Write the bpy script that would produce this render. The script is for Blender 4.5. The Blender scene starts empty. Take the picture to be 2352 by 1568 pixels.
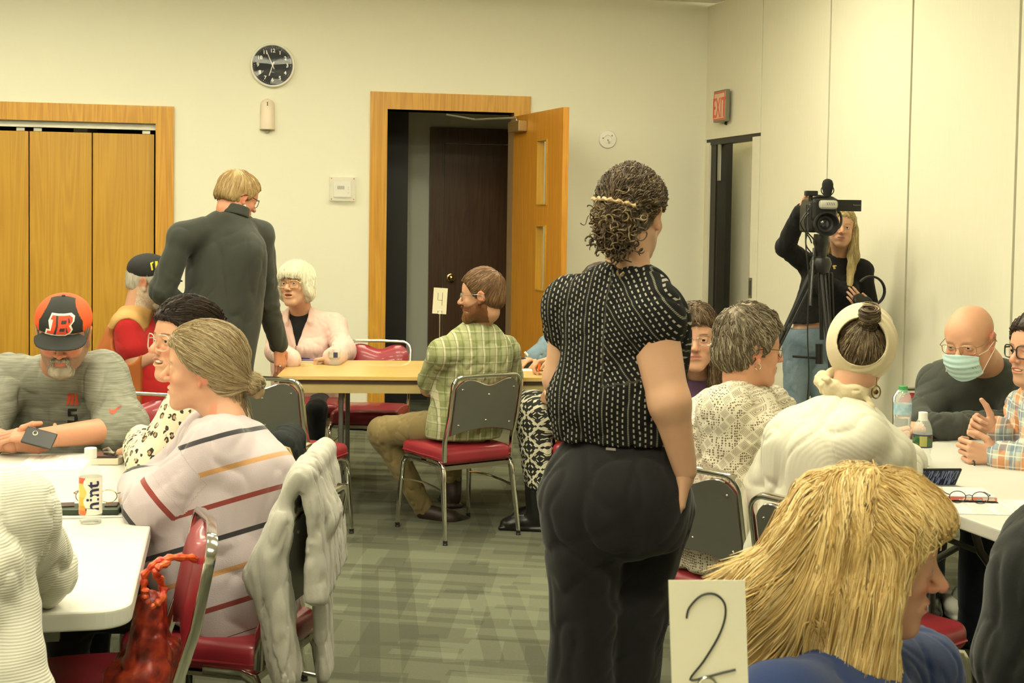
import bpy, bmesh, math, random, zlib
import numpy as np
from mathutils import Vector, Matrix
SC = bpy.context.scene
COL = SC.collection
PI = math.pi
def R(d): return math.radians(d)
def V3(*a): return np.array(a, dtype=float)
def nrm(a):
    a = np.asarray(a, float); return a / (np.linalg.norm(a) + 1e-12)
# ------------------------------------------------------------------ camera
F = 3100.0; CAMH = 1.6; PT = math.atan(0.0453); RL = 0.0150
W, H = 2352, 1568; CY = 644.0
_F = V3(0, math.cos(PT), -math.sin(PT)); _U0 = V3(0, math.sin(PT), math.cos(PT)); _R0 = V3(1, 0, 0)
_R = _R0 * math.cos(RL) + _U0 * math.sin(RL); _U = -_R0 * math.sin(RL) + _U0 * math.cos(RL)
CAM = V3(0, 0, CAMH)
def ray(px, py): return _F + _R * ((px - 1176) / F) - _U * ((py - CY) / F)
def D(px, py, d):            # place measured in the photo, d metres into the room
    r = ray(px, py); return CAM + r * (d / r[1])
def G(px, py, z=0.0):        # place measured in the photo, on a level surface at height z
    r = ray(px, py); return CAM + r * ((z - CAMH) / r[2])
def proj(p):
    v = np.asarray(p, float) - CAM; k = F / v.dot(_F)
    return 1176 + k * v.dot(_R), CY - k * v.dot(_U)
cd = bpy.data.cameras.new('camera'); co = bpy.data.objects.new('camera', cd); COL.objects.link(co)
cd.sensor_width = 36; cd.lens = F / 2352 * 36; cd.shift_y = (CY - 784) / 2352.0
M = Matrix(((_R[0], _U[0], -_F[0], CAM[0]), (_R[1], _U[1], -_F[1], CAM[1]), (_R[2], _U[2], -_F[2], CAM[2]), (0, 0, 0, 1)))
co.matrix_world = M; cd.clip_start = 0.05; cd.clip_end = 100
cd.dof.use_dof = True; cd.dof.focus_distance = 6.0; cd.dof.aperture_fstop = 15
SC.camera = co
# ------------------------------------------------------------------ materials
def srgb(r, g, b):
    f = lambda c: (c / 255 / 12.92) if c / 255 <= .04045 else ((c / 255 + .055) / 1.055) ** 2.4
    return (f(r), f(g), f(b))
class NT:
    def __init__(s, name):
        s.m = bpy.data.materials.new(name); s.m.use_nodes = True; s.t = s.m.node_tree
        s.b = s.t.nodes['Principled BSDF']; s.i = {}
    def n(s, typ, ins=None, **kw):
        nd = s.t.nodes.new(typ)
        for k, v in kw.items(): setattr(nd, k, v)
        for k, v in (ins or {}).items(): s.set(nd, k, v)
        return nd
    def set(s, nd, k, v):
        sock = nd.inputs[k]
        if isinstance(v, bpy.types.NodeSocket): s.t.links.new(v, sock)
        elif isinstance(v, bpy.types.Node): s.t.links.new(v.outputs[0], sock)
        else:
            if isinstance(v, (tuple, list)) and len(v) == 3 and sock.type == 'RGBA': v = (*v, 1)
            sock.default_value = v
    def math(s, op, a, b=0.0, c=None):
        nd = s.n('ShaderNodeMath', operation=op); s.set(nd, 0, a)
        s.set(nd, 1, b)
        if c is not None: s.set(nd, 2, c)
        return nd.outputs[0]
    def mix(s, f, a, b, mode='MIX'):
        nd = s.n('ShaderNodeMix', data_type='RGBA', blend_type=mode); s.set(nd, 0, f); s.set(nd, 6, a); s.set(nd, 7, b)
        return nd.outputs[2]
    def coord(s, which='Object', scale=(1, 1, 1), rot=(0, 0, 0)):
        c = s.n('ShaderNodeTexCoord').outputs[which]
        m = s.n('ShaderNodeMapping', {'Vector': c, 'Scale': scale, 'Rotation': rot}); return m.outputs[0]
    def noise(s, scale, vec=None, det=3, rough=.5, dist=0):
        nd = s.n('ShaderNodeTexNoise', {'Scale': scale, 'Detail': det, 'Roughness': rough, 'Distortion': dist})
        if vec is not None: s.set(nd, 'Vector', vec)
        return nd.outputs[0]
    def ramp(s, f, stops, interp='LINEAR'):
        nd = s.n('ShaderNodeValToRGB', {0: f}); cr = nd.color_ramp; cr.interpolation = interp
        while len(cr.elements) < len(stops): cr.elements.new(.5)
        for e, (p, c) in zip(cr.elements, stops):
            e.position = p; e.color = (*c, 1) if len(c) == 3 else c
        return nd.outputs[0]
    def bump(s, h, strength=.3, dist=.002):
        b = s.n('ShaderNodeBump', {'Height': h, 'Strength': strength, 'Distance': dist}); s.set(s.b, 'Normal', b.outputs[0])
    def attr(s, name, out='Fac'): return s.n('ShaderNodeAttribute', attribute_name=name).outputs[out]
    def xyz(s, vec): 
        nd = s.n('ShaderNodeSeparateXYZ', {0: vec}); return nd.outputs
    def P(s, **kw):
        nm = dict(col='Base Color', rough='Roughness', metal='Metallic', spec='Specular IOR Level', trans='Transmission Weight', ior='IOR',
                  coat='Coat Weight', emit='Emission Color', es='Emission Strength', alpha='Alpha', sss='Subsurface Weight', sheen='Sheen Weight')
        for k, v in kw.items(): s.set(s.b, nm[k], v)
        return s
_mats = {}
def mat(name, col, rough=.6, metal=0, var=.08, nscale=6, bump=0, bscale=200, **kw):
    if name in _mats: return _mats[name]
    t = NT(name); v = t.coord(); n = t.noise(nscale, v)
    c0 = tuple(max(0, c * (1 - var)) for c in col); c1 = tuple(min(1, c * (1 + var)) for c in col)
    t.P(col=t.ramp(n, [(.3, c0), (.7, c1)]), rough=rough, metal=metal, **kw)
    if bump: t.bump(t.noise(bscale, v, 2), bump, .001)
    _mats[name] = t.m; return t.m
def wood(name, c0, c1, axis='z', rough=.35, sc=1.0, ring=1.0):
    if name in _mats: return _mats[name]
    t = NT(name)
    s = {'z': (7, 7, .35), 'x': (.35, 7, 7), 'y': (7, .35, 7)}[axis]
    s2 = {'z': (60, 60, 1.5), 'x': (1.5, 60, 60), 'y': (60, 1.5, 60)}[axis]
    v = t.coord(scale=tuple(a * sc for a in s)); big = t.noise(1.3, v, 3, .5, .6)
    rings = t.math('FRACT', t.math('MULTIPLY', big, 9.0 * ring)); rings = t.math('ABSOLUTE', t.math('SUBTRACT', rings, .5))
    fine = t.noise(1.0, t.coord(scale=s2), 4, .6)
    f = t.math('ADD', t.math('MULTIPLY', rings, .7), t.math('MULTIPLY', fine, .65))
    t.P(col=t.ramp(f, [(.25, c0), (.8, c1)]), rough=rough, spec=.4, coat=.15); t.bump(fine, .08, .001)
    _mats[name] = t.m; return t.m
# ------------------------------------------------------------------ meshes
def link(name, me, mats, parent=None, smooth=True, loc=None):
    if not isinstance(mats, (list, tuple)): mats = [mats]
    for m in mats: me.materials.append(m)
    me.polygons.foreach_set('use_smooth', [bool(smooth)] * len(me.polygons))
    o = bpy.data.objects.new(name, me); COL.objects.link(o)
    if parent is not None: o.parent = parent
    if loc is not None: o.location = loc
    return o
def tag(o, label=None, cat=None, group=None, kind=None):
    if label: o['label'] = label
    if cat: o['category'] = cat
    if group: o['group'] = group
    if kind: o['kind'] = kind
    return o
def thing(name, label, cat, loc=(0, 0, 0), rz=0.0, group=None):
    o = bpy.data.objects.new(name, None); COL.objects.link(o); o.empty_display_size = .1
    o.location = tuple(float(a) for a in loc); o.rotation_euler = (0, 0, rz); return tag(o, label, cat, group)
class MB:
    def __init__(s): s.v = []; s.f = []; s.mi = []; s.cur = 0
    def add(s, vs, fs):
        o = len(s.v); s.v += [tuple(float(c) for c in v) for v in vs]
        for f in fs: s.f.append([o + i for i in f]); s.mi.append(s.cur)
        return s
    def box(s, c, size, M=None, bev=0):
        hx, hy, hz = [a / 2 for a in size]; M = np.eye(3) if M is None else np.asarray(M)
        bm = bmesh.new(); bmesh.ops.create_cube(bm, size=1)
        for v in bm.verts: v.co = Vector((v.co.x * size[0], v.co.y * size[1], v.co.z * size[2]))
        if bev: bmesh.ops.bevel(bm, geom=bm.edges[:], offset=bev, segments=3, affect='EDGES', profile=.6)
        bm.verts.index_update()
        vs = [M @ np.array(v.co) + np.asarray(c, float) for v in bm.verts]; fs = [[v.index for v in f.verts] for f in bm.faces]
        bm.free(); return s.add(vs, fs)
    def tube(s, pts, r, n=10, closed=False, flat=None, cap=True, up=None):
        pts = [np.asarray(p, float) for p in pts]; m = len(pts); rr = r if hasattr(r, '__len__') else [r] * m
        vs = []; fs = []; prev = None
        for i, p in enumerate(pts):
            if closed: t = nrm(pts[(i + 1) % m] - pts[i - 1])
            else: t = nrm(pts[min(i + 1, m - 1)] - pts[max(i - 1, 0)])
            if prev is None:
                ref = np.asarray(up, float) if up is not None else (V3(0, 0, 1) if abs(t[2]) < .9 else V3(1, 0, 0))
                a = nrm(np.cross(t, ref)); 
            else: a = nrm(prev - t * prev.dot(t))
            prev = a; b = np.cross(t, a)
            for k in range(n):
                an = 2 * PI * k / n
                if flat:   # rounded rectangle profile: flat = (half a, half b)
                    ca, sa = math.cos(an + PI / n), math.sin(an + PI / n); e = .35
                    ca = math.copysign(abs(ca) ** e, ca); sa = math.copysign(abs(sa) ** e, sa)
                    q = p + a * ca * flat[0] * rr[i] + b * sa * flat[1] * rr[i]
                else: q = p + (a * math.cos(an) + b * math.sin(an)) * rr[i]
                vs.append(q)
        rng = m if closed else m - 1
        for i in range(rng):
            for k in range(n):
                j = (i + 1) % m; fs.append([i * n + k, i * n + (k + 1) % n, j * n + (k + 1) % n, j * n + k])
        if cap and not closed: fs.append(list(range(n))[::-1]); fs.append([(m - 1) * n + k for k in range(n)])
        return s.add(vs, fs)
    def lathe(s, prof, c=(0, 0, 0), n=32, M=None, closed=False):
        vs = []; fs = []; M = np.eye(3) if M is None else np.asarray(M); c = np.asarray(c, float)
        for (r, z) in prof:
            for k in range(n):
                a = 2 * PI * k / n; vs.append(M @ V3(r * math.cos(a), r * math.sin(a), z) + c)
        for i in range(len(prof) - 1):
            for k in range(n): fs.append([i * n + k, i * n + (k + 1) % n, (i + 1) * n + (k + 1) % n, (i + 1) * n + k])
        if not closed:
            if prof[0][0] > 1e-6: fs.append(list(range(n))[::-1])
            if prof[-1][0] > 1e-6: fs.append([(len(prof) - 1) * n + k for k in range(n)])
        return s.add(vs, fs)
    def prism(s, poly, h, c=(0, 0, 0), M=None, bev=0):
        # polygon in local x,y extruded along local z
        M = np.eye(3) if M is None else np.asarray(M); c = np.asarray(c, float)
        bm = bmesh.new(); vv = [bm.verts.new((x, y, 0)) for x, y in poly]; f = bm.faces.new(vv)
        ex = bmesh.ops.extrude_face_region(bm, geom=[f]); 
        for e in ex['geom']:
            if isinstance(e, bmesh.types.BMVert): e.co.z += h
        bmesh.ops.recalc_face_normals(bm, faces=bm.faces[:])
        if bev:
            ed = [e for e in bm.edges if len(e.link_faces) == 2 and e.calc_face_angle(0) > .6 and abs(e.verts[0].co.z - e.verts[1].co.z) < 1e-6]
            bmesh.ops.bevel(bm, geom=ed, offset=bev, segments=3, affect='EDGES', profile=.6)
        bm.verts.index_update()
        vs = [M @ np.array(v.co) + c for v in bm.verts]; fs = [[v.index for v in f.verts] for f in bm.faces]; bm.free()
        return s.add(vs, fs)
    def grid(s, fn, nu, nv, closed_u=False):
        vs = [fn(i / (nu - (0 if closed_u else 1)), j / (nv - 1)) for j in range(nv) for i in range(nu)]; fs = []
        for j in range(nv - 1):
            for i in range(nu if closed_u else nu - 1):
                i2 = (i + 1) % nu; fs.append([j * nu + i, j * nu + i2, (j + 1) * nu + i2, (j + 1) * nu + i])
        return s.add(vs, fs)
    def build(s, name, mats, parent=None, smooth=False, local=None, auto=True, solid=0, fixn=True):
        me = bpy.data.meshes.new(name); vs = s.v
        me.from_pydata(vs, [], s.f); me.update()
        if fixn:
            bm = bmesh.new(); bm.from_mesh(me); bmesh.ops.remove_doubles(bm, verts=bm.verts[:], dist=1e-6)
            bmesh.ops.recalc_face_normals(bm, faces=bm.faces[:]); bm.to_mesh(me); bm.free()
            ok = len(me.polygons) == len(s.mi)
        else: ok = True
        o = link(name, me, mats, parent, smooth)
        if ok and max(s.mi or [0]) > 0: me.polygons.foreach_set('material_index', s.mi)
        if auto and smooth: 
            me.set_sharp_from_angle(angle=R(40))
        if solid:
            md = o.modifiers.new('thickness', 'SOLIDIFY'); md.thickness = solid; md.offset = 0
        return o
def frame(fwd, up):
    """columns = right, forward, up"""
    y = nrm(fwd); x = nrm(np.cross(y, up)); z = np.cross(x, y); return np.stack([x, y, z], 1)
def rotz(a): c, s = math.cos(a), math.sin(a); return np.array([[c, -s, 0], [s, c, 0], [0, 0, 1]])
def rotx(a): c, s = math.cos(a), math.sin(a); return np.array([[1, 0, 0], [0, c, -s], [0, s, c]])
def roty(a): c, s = math.cos(a), math.sin(a); return np.array([[c, 0, s], [0, 1, 0], [-s, 0, c]])
def text_mesh(txt, size, depth=.001, bold=0.0, spacing=1.0, align='CENTER'):
    cu = bpy.data.curves.new('t', 'FONT'); cu.body = txt; cu.size = size; cu.extrude = depth; cu.offset = bold
    cu.align_x = align; cu.align_y = 'CENTER'; cu.space_character = spacing; cu.resolution_u = 4
    ob = bpy.data.objects.new('t', cu); COL.objects.link(ob)
    me = bpy.data.meshes.new_from_object(ob, depsgraph=bpy.context.evaluated_depsgraph_get())
    vs = [tuple(v.co) for v in me.vertices]; fs = [list(p.vertices) for p in me.polygons]
    bpy.data.objects.remove(ob); bpy.data.curves.remove(cu); bpy.data.meshes.remove(me); return vs, fs
def put_text(mb, txt, size, c, M, **kw):
    vs, fs = text_mesh(txt, size, **kw); c = np.asarray(c, float); M = np.asarray(M)
    mb.add([M @ np.array(v) + c for v in vs], fs)
# ------------------------------------------------------------------ smooth implicit surfaces -> meshes
f32 = np.float32
def _h(ix, iy, iz, seed):
    n = (ix * 374761393 + iy * 668265263 + iz * 1274126177 + seed * 974634777) & 0xffffffff
    n = ((n ^ (n >> 13)) * 1274126177) & 0xffffffff
    return ((n ^ (n >> 16)) & 0xffff).astype(f32) / 32768.0 - 1.0
def vnoise(P, scale, seed=0):
    Q = P * np.asarray(scale, f32); I = np.floor(Q).astype(np.int64); T = (Q - I).astype(f32); T = T * T * (3 - 2 * T)
    r = 0
    for dx in (0, 1):
        wx = T[:, 0] if dx else 1 - T[:, 0]
        for dy in (0, 1):
            wy = T[:, 1] if dy else 1 - T[:, 1]
            for dz in (0, 1):
                wz = T[:, 2] if dz else 1 - T[:, 2]
                r = r + wx * wy * wz * _h(I[:, 0] + dx, I[:, 1] + dy, I[:, 2] + dz, seed)
    return r
def cap(a, b, ra, rb=None, k=.02, op='u'):
    a = np.asarray(a, f32); b = np.asarray(b, f32); rb = ra if rb is None else rb; ba = b - a; L2 = max(float(ba.dot(ba)), 1e-9)
    def fn(P):
        pa = P - a; t = np.clip(pa @ ba / L2, 0, 1); q = pa - t[:, None] * ba
        return np.sqrt((q * q).sum(1)) - (ra + (rb - ra) * t)
    return dict(fn=fn, c=(a + b) / 2, R=float(math.sqrt(L2)) / 2 + max(ra, rb), k=k, op=op, a=a, b=b)
def ell(c, r, M=None, k=.02, op='u'):
    c = np.asarray(c, f32); r = np.asarray(r, f32); M = None if M is None else np.asarray(M, f32)
    def fn(P):
        q = P - c
        if M is not None: q = q @ M
        a = q / r; k0 = np.sqrt((a * a).sum(1)); b = a / r; k1 = np.sqrt((b * b).sum(1)) + 1e-6
        return k0 * (k0 - 1) / k1
    return dict(fn=fn, c=c, R=float(r.max()), k=k, op=op)
def sph(c, r, k=.02, op='u'): return ell(c, (r, r, r), None, k, op)
def rbox(c, hs, M=None, rad=.01, k=.01, op='u'):
    c = np.asarray(c, f32); hs = np.asarray(hs, f32) - rad; M = np.eye(3, dtype=f32) if M is None else np.asarray(M, f32)
    def fn(P):
        q = np.abs((P - c) @ M) - hs; o = np.maximum(q, 0)
        return np.sqrt((o * o).sum(1)) + np.minimum(q.max(1), 0) - rad
    return dict(fn=fn, c=c, R=float(np.linalg.norm(hs)) + rad, k=k, op=op)
def cut(p, n, k=.004):      # keeps the side the normal points away from
    p = np.asarray(p, f32); n = nrm(n).astype(f32)
    return dict(fn=lambda P: (P - p) @ n, c=None, R=0, k=k, op='i')
def func(fn, k=.004, op='i'): return dict(fn=fn, c=None, R=0, k=k, op=op)
def disp(fn): return dict(fn=fn, c=None, R=0, k=0, op='d')
def path(pts, rs, k=.02, op='u'):
    return [cap(pts[i], pts[i + 1], rs[i], rs[i + 1], k, op) for i in range(len(pts) - 1)]
def fold(amp=.004, sc=(14, 14, 5), seed=1, M=None):
    amp = amp * (.8 if sc[0] < 30 else 1)
    MM = None if M is None else np.asarray(M, f32)
    def fn(P):
        Q = P if MM is None else P @ MM
        if sc[0] < 30:
            wq = Q + .03 * np.stack([vnoise(Q, (7, 7, 7), seed + 11), vnoise(Q, (7, 7, 7), seed + 12), vnoise(Q, (7, 7, 7), seed + 13)], 1); a = vnoise(wq, tuple(s * 1.5 for s in sc), seed); b = vnoise(wq @ TW, tuple(s * 1.9 for s in sc), seed + 7)
            r = np.maximum(0, 1 - np.abs(a) * 3.2); r2 = np.maximum(0, 1 - np.abs(b) * 3.0); return amp * (r * r * 1.1 + r2 * r2 * .8 - .5 + .5 * a)
        a = vnoise(Q, sc, seed); b = vnoise(Q, tuple(s * 2.3 for s in sc), seed + 7)
        return amp * ((1 - 2 * np.abs(a)) * .7 + b * .5)
    return disp(fn)
TW = np.array([[.8, 0, .6], [0, 1, 0], [-.6, 0, .8]], f32)
def _comb(d, e, k, op):
    if op == 'u':
        if k <= 0: return np.minimum(d, e)
        h = np.clip(.5 + .5 * (d - e) / k, 0, 1); return d * (1 - h) + e * h - k * h * (1 - h)
    if op == 's': e = -e; op = 'i'
    if op == 'i':
        if k <= 0: return np.maximum(d, e)
        h = np.clip(.5 - .5 * (d - e) / k, 0, 1); return d * (1 - h) + e * h + k * h * (1 - h)
    return d + e
def ev(S, P):
    P = np.asarray(P, f32); d = np.full(len(P), 1e3, f32)
    for s in S: d = _comb(d, s['fn'](P), s['k'], s['op'])
    return d
def grad(S, P, e=.002):
    g = np.zeros_like(P)
    for a in range(3):
        o = np.zeros(3, f32); o[a] = e; g[:, a] = ev(S, P + o) - ev(S, P - o)
    return g / (np.linalg.norm(g, axis=1, keepdims=True) + 1e-9)
def bounds(S):
    lo = np.full(3, 1e9); hi = -lo
    for s in S:
        if s['op'] == 'u':
            lo = np.minimum(lo, s['c'] - s['R'] - .02); hi = np.maximum(hi, s['c'] + s['R'] + .02)
    for s in S:
        if s['op'] == 'i' and 'lim' in s: lo = np.maximum(lo, s['lim'][0]); hi = np.minimum(hi, s['lim'][1])
    return lo, hi
def surf(S, vox):
    """surface nets on a sparse block grid"""
    B = 8; lo, hi = bounds(S); nb = np.maximum(1, np.ceil((hi - lo) / (vox * B)).astype(int)); n = nb * B
    bi = np.stack(np.meshgrid(*[np.arange(k) for k in nb], indexing='ij'), -1).reshape(-1, 3)
    hd = vox * B * math.sqrt(3) / 2
    cen = (lo + (bi * B + (B - 1) / 2) * vox).astype(f32)
    def bev(C, rad):
        d = np.full(len(C), 1e3, f32)
        for s in S:
            if s['op'] == 'd': continue
            e = s['fn'](C); d = _comb(d, e, s['k'], s['op'])
        return d
    dc = bev(cen, hd); act = np.abs(dc) < hd * 1.5 + .02
    Dn = np.where(dc < 0, -1.0, 1.0).astype(f32)
    D4 = np.repeat(Dn[:, None], B ** 3, 1)
    ai = np.nonzero(act)[0]; loc = np.stack(np.meshgrid(*[np.arange(B)] * 3, indexing='ij'), -1).reshape(-1, 3)
    P = (lo + (bi[ai][:, None, :] * B + loc[None]) * vox).astype(f32); d = np.full(P.shape[:2], 1e3, f32); ca = cen[ai]
    for s in S:
        if s['c'] is None or s['R'] > 5: m = slice(None); PP = P.reshape(-1, 3); dd = d.reshape(-1)
        if s['c'] is not None:
            m = np.nonzero(np.linalg.norm(ca - s['c'], axis=1) < s['R'] + hd + s['k'] + .015 + (.03 if s['op'] == 'u' else 0))[0]
            if len(m) == 0: continue
            PP = P[m].reshape(-1, 3); dd = d[m].reshape(-1)
        e = s['fn'](PP); r = _comb(dd, e, s['k'], s['op'])
        if isinstance(m, slice): d = r.reshape(d.shape)
        else: d[m] = r.reshape(len(m), -1)
    D4[ai] = d
    A = D4.reshape(nb[0], nb[1], nb[2], B, B, B).transpose(0, 3, 1, 4, 2, 5).reshape(n)
    A = np.pad(A, 1, constant_values=1.0); A = np.ascontiguousarray(A); lo = lo - vox; n = n + 2
    I = A < 0
    cs = np.zeros(tuple(k - 1 for k in n), np.int8)
    offs = [(a, b, c) for a in (0, 1) for b in (0, 1) for c in (0, 1)]
    for (a, b, c) in offs: cs += I[a:n[0] - 1 + a, b:n[1] - 1 + b, c:n[2] - 1 + c]
    ci = np.stack(np.nonzero((cs > 0) & (cs < 8)), 1)
    if len(ci) == 0: return np.zeros((0, 3)), np.zeros((0, 4), int)
    val = np.stack([A[ci[:, 0] + a, ci[:, 1] + b, ci[:, 2] + c] for (a, b, c) in offs], 1)
    acc = np.zeros((len(ci), 3), f32); cnt = np.zeros(len(ci), f32)
    for i, o1 in enumerate(offs):
        for j, o2 in enumerate(offs):
            if j > i and sum(abs(x - y) for x, y in zip(o1, o2)) == 1:
                a, b = val[:, i], val[:, j]; m = (a < 0) != (b < 0); t = np.where(m, a / np.where(a == b, 1, a - b), 0)
                acc += m[:, None] * (np.array(o1, f32) + t[:, None] * (np.array(o2, f32) - np.array(o1, f32))); cnt += m
    V = lo + (ci + acc / cnt[:, None]) * vox
    idx = np.full(cs.shape, -1, np.int32); idx[ci[:, 0], ci[:, 1], ci[:, 2]] = np.arange(len(ci))
    Q = []
    for ax in range(3):
        sl0 = [slice(1, k - 1) for k in n]; sl0[ax] = slice(0, n[ax] - 1); sl1 = list(sl0); sl1[ax] = slice(1, n[ax])
        a = I[tuple(sl0)]; b = I[tuple(sl1)]; e = np.stack(np.nonzero(a != b), 1)
        flip = a[e[:, 0], e[:, 1], e[:, 2]]
        for x in range(3):
            if x != ax: e[:, x] += 1
        u, v = (ax + 1) % 3, (ax + 2) % 3
        def g(du, dv):
            q = e.copy(); q[:, u] -= du; q[:, v] -= dv; return idx[q[:, 0], q[:, 1], q[:, 2]]
        q = np.stack([g(1, 1), g(0, 1), g(0, 0), g(1, 0)], 1); q[~flip] = q[~flip][:, ::-1]; Q.append(q)
    Q = np.concatenate(Q); Q = Q[(Q >= 0).all(1)]
    # light relaxation along the surface
    return V, Q
def mesh_np(name, V, Q, tri=None):
    me = bpy.data.meshes.new(name); k = Q.shape[1]
    me.vertices.add(len(V)); me.vertices.foreach_set('co', np.asarray(V, f32).ravel())
    me.loops.add(Q.size); me.loops.foreach_set('vertex_index', Q.ravel().astype(np.int32))
    me.polygons.add(len(Q)); me.polygons.foreach_set('loop_start', np.arange(0, Q.size, k, dtype=np.int32))
    me.update(calc_edges=True); me.validate(); return me
def set_col(me, name, C):
    a = me.color_attributes.new(name, 'FLOAT_COLOR', 'POINT'); C = np.asarray(C, f32)
    if C.shape[1] == 3: C = np.concatenate([C, np.ones((len(C), 1), f32)], 1)
    a.data.foreach_set('color', C.ravel())
def set_f(me, name, C):
    a = me.attributes.new(name, 'FLOAT', 'POINT'); a.data.foreach_set('value', np.asarray(C, f32))
def set_v(me, name, C):
    a = me.attributes.new(name, 'FLOAT_VECTOR', 'POINT'); a.data.foreach_set('vector', np.asarray(C, f32).ravel())
# ------------------------------------------------------------------ the room
LW = (1.0, .93, .66)
def wallmat(name, col, sc=90, bump=.15, vert=False):
    t = NT(name); v = t.coord(scale=(1, 1, .12) if vert else (1, 1, 1)); n = t.noise(sc, v, 3); b = t.noise(1.2, t.coord(), 2)
    c = t.mix(t.math('MULTIPLY', n, .35 if vert else .1), col, tuple(x * .82 for x in col)); c = t.mix(t.math('MULTIPLY', b, .12), c, tuple(x * .9 for x in col))
    t.P(col=c, rough=.85, spec=.2); t.bump(n, bump, .002); return t.m
WALL = wallmat('wall_paint', (.79, .77, .62)); PANEL = wallmat('partition_fabric', (.80, .765, .60), 60, .3, True)
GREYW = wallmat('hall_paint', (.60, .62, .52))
OAK = wood('oak_frame', (.46, .215, .022), (.64, .34, .045)); OAKX = wood('oak_frame_head', (.46, .215, .022), (.64, .34, .045), 'x')
OAKD = wood('oak_bifold', (.44, .225, .022), (.56, .31, .035), sc=.7, ring=1.3); LEAF = wood('oak_door_leaf', (.46, .19, .018), (.58, .27, .03))
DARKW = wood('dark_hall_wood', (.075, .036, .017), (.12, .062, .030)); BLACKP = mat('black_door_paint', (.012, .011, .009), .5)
CHROME = mat('chrome', (.78, .76, .70), .12, 1, .03); STEEL = mat('brushed_steel', (.45, .43, .36), .38, 1); BRASS = mat('brass', (.75, .52, .2), .2, 1)
PLW = mat('white_plastic', (.82, .80, .72), .4, 0, .03); PLK = mat('black_plastic', (.014, .014, .013), .35, 0, .2)
TRANS = NT('clear_glass').P(col=(1, 1, 1), rough=.02, trans=1.0, ior=1.45).m
# carpet: overlapping planks of grey-green loop pile
def carpet():
    t = NT('carpet_tiles'); c = t.n('ShaderNodeTexCoord').outputs['Object']; tot = None
    for i, (rot, w, h, sq, off) in enumerate(((R(4), .52, .13, 1, .37), (R(94), .45, .11, 1, .43), (R(11), .9, .06, 1, .29), (R(2), .40, .17, 1, .51), (R(84), 1.0, .075, 1, .33))):
        m = t.n('ShaderNodeMapping', {'Vector': c, 'Rotation': (0, 0, rot), 'Location': (i * 3.7, i * 1.9, 0)})
        b = t.n('ShaderNodeTexBrick', {'Vector': m.outputs[0], 'Color1': (0, 0, 0), 'Color2': (1, 1, 1), 'Mortar': (.5, .5, .5), 'Scale': 1, 'Mortar Size': 0, 'Brick Width': w, 'Row Height': h, 'Bias': 0}, offset=off, offset_frequency=2)
        g = t.math('GREATER_THAN', b.outputs[0], (.55, .6, .68, .72, .74)[i])
        g = t.math('MULTIPLY', g, (.20, .18, .2, .16, .18)[i]); tot = g if tot is None else t.math('ADD', tot, g)
    pile = t.noise(420, c, 2, .7); p2 = t.noise(120, c, 2, .6)
    f = t.math('ADD', t.math('MINIMUM', tot, .75), t.math('MULTIPLY', t.math('SUBTRACT', pile, .5), .7)); f = t.math('ADD', f, t.math('MULTIPLY', t.math('SUBTRACT', p2, .5), .25))
    t.P(col=t.ramp(f, [(0, (.175, .180, .125)), (.5, (.105, .108, .075)), (1, (.06, .062, .045))]), rough=1, spec=.05); t.bump(pile, .5, .003); return t.m
CARPET = carpet()
CEIL = mat('ceiling_tile', (.78, .76, .66), .9)
# back wall line
WD = 10.33; A0 = D(848, 700, WD); A0[2] = 0
B0 = D(1612, 700, 3100 / 286.0); B0[2] = 0
wx = nrm(B0 - A0); wn = V3(wx[1], -wx[0], 0)     # wn points into the room (towards the camera)
WM = np.stack([wx, -wn, V3(0, 0, 1)], 1)          # columns: along, into wall, up
def hit(px, py, off=0.0):                          # point on the back wall plane (off metres in front)
    r = ray(px, py); p0 = A0 + wn * off; t = (p0 - CAM).dot(wn) / r.dot(wn); return CAM + r * t
def wu(p): return float((np.asarray(p) - A0).dot(wx))
CZ = float(hit(1612, 6)[2]); YB = -3.0
# partition direction from its measured vanishing point
pd = nrm(V3(-_R0[0] * 0, 0, 0) + V3((367 - 1176) / F, 1, 0)); pd = -pd / abs(pd[1])   # towards the camera
pn = nrm(V3(pd[1], -pd[0], 0)); pn = pn if pn[0] < 0 else -pn
PM = np.stack([nrm(pd), -pn, V3(0, 0, 1)], 1)
def phit(px, py, off=0.0):
    r = ray(px, py); p0 = B0 + pn * off; t = (p0 - CAM).dot(pn) / r.dot(pn); return CAM + r * t
def pu(p): return float((np.asarray(p) - B0).dot(nrm(pd)))
XL = -6.5
def wbox(mb, u0, u1, v0, v1, z0, z1, bev=0):      # v: depth behind the wall plane (negative = in front)
    c = A0 + wx * (u0 + u1) / 2 - wn * (v0 + v1) / 2 + V3(0, 0, (z0 + z1) / 2)
    mb.box(c, (u1 - u0, v1 - v0, z1 - z0), WM, bev)
def pbox(mb, u0, u1, v0, v1, z0, z1, bev=0):
    c = B0 + nrm(pd) * (u0 + u1) / 2 - pn * (v0 + v1) / 2 + V3(0, 0, (z0 + z1) / 2)
    mb.box(c, (u1 - u0, v1 - v0, z1 - z0), PM, bev)
def struct(mb, name, m, parent=None, smooth=False, **kw):
    o = mb.build(name, m, parent, smooth, **kw)
    if parent is None: o['kind'] = 'structure'
    return o
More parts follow.
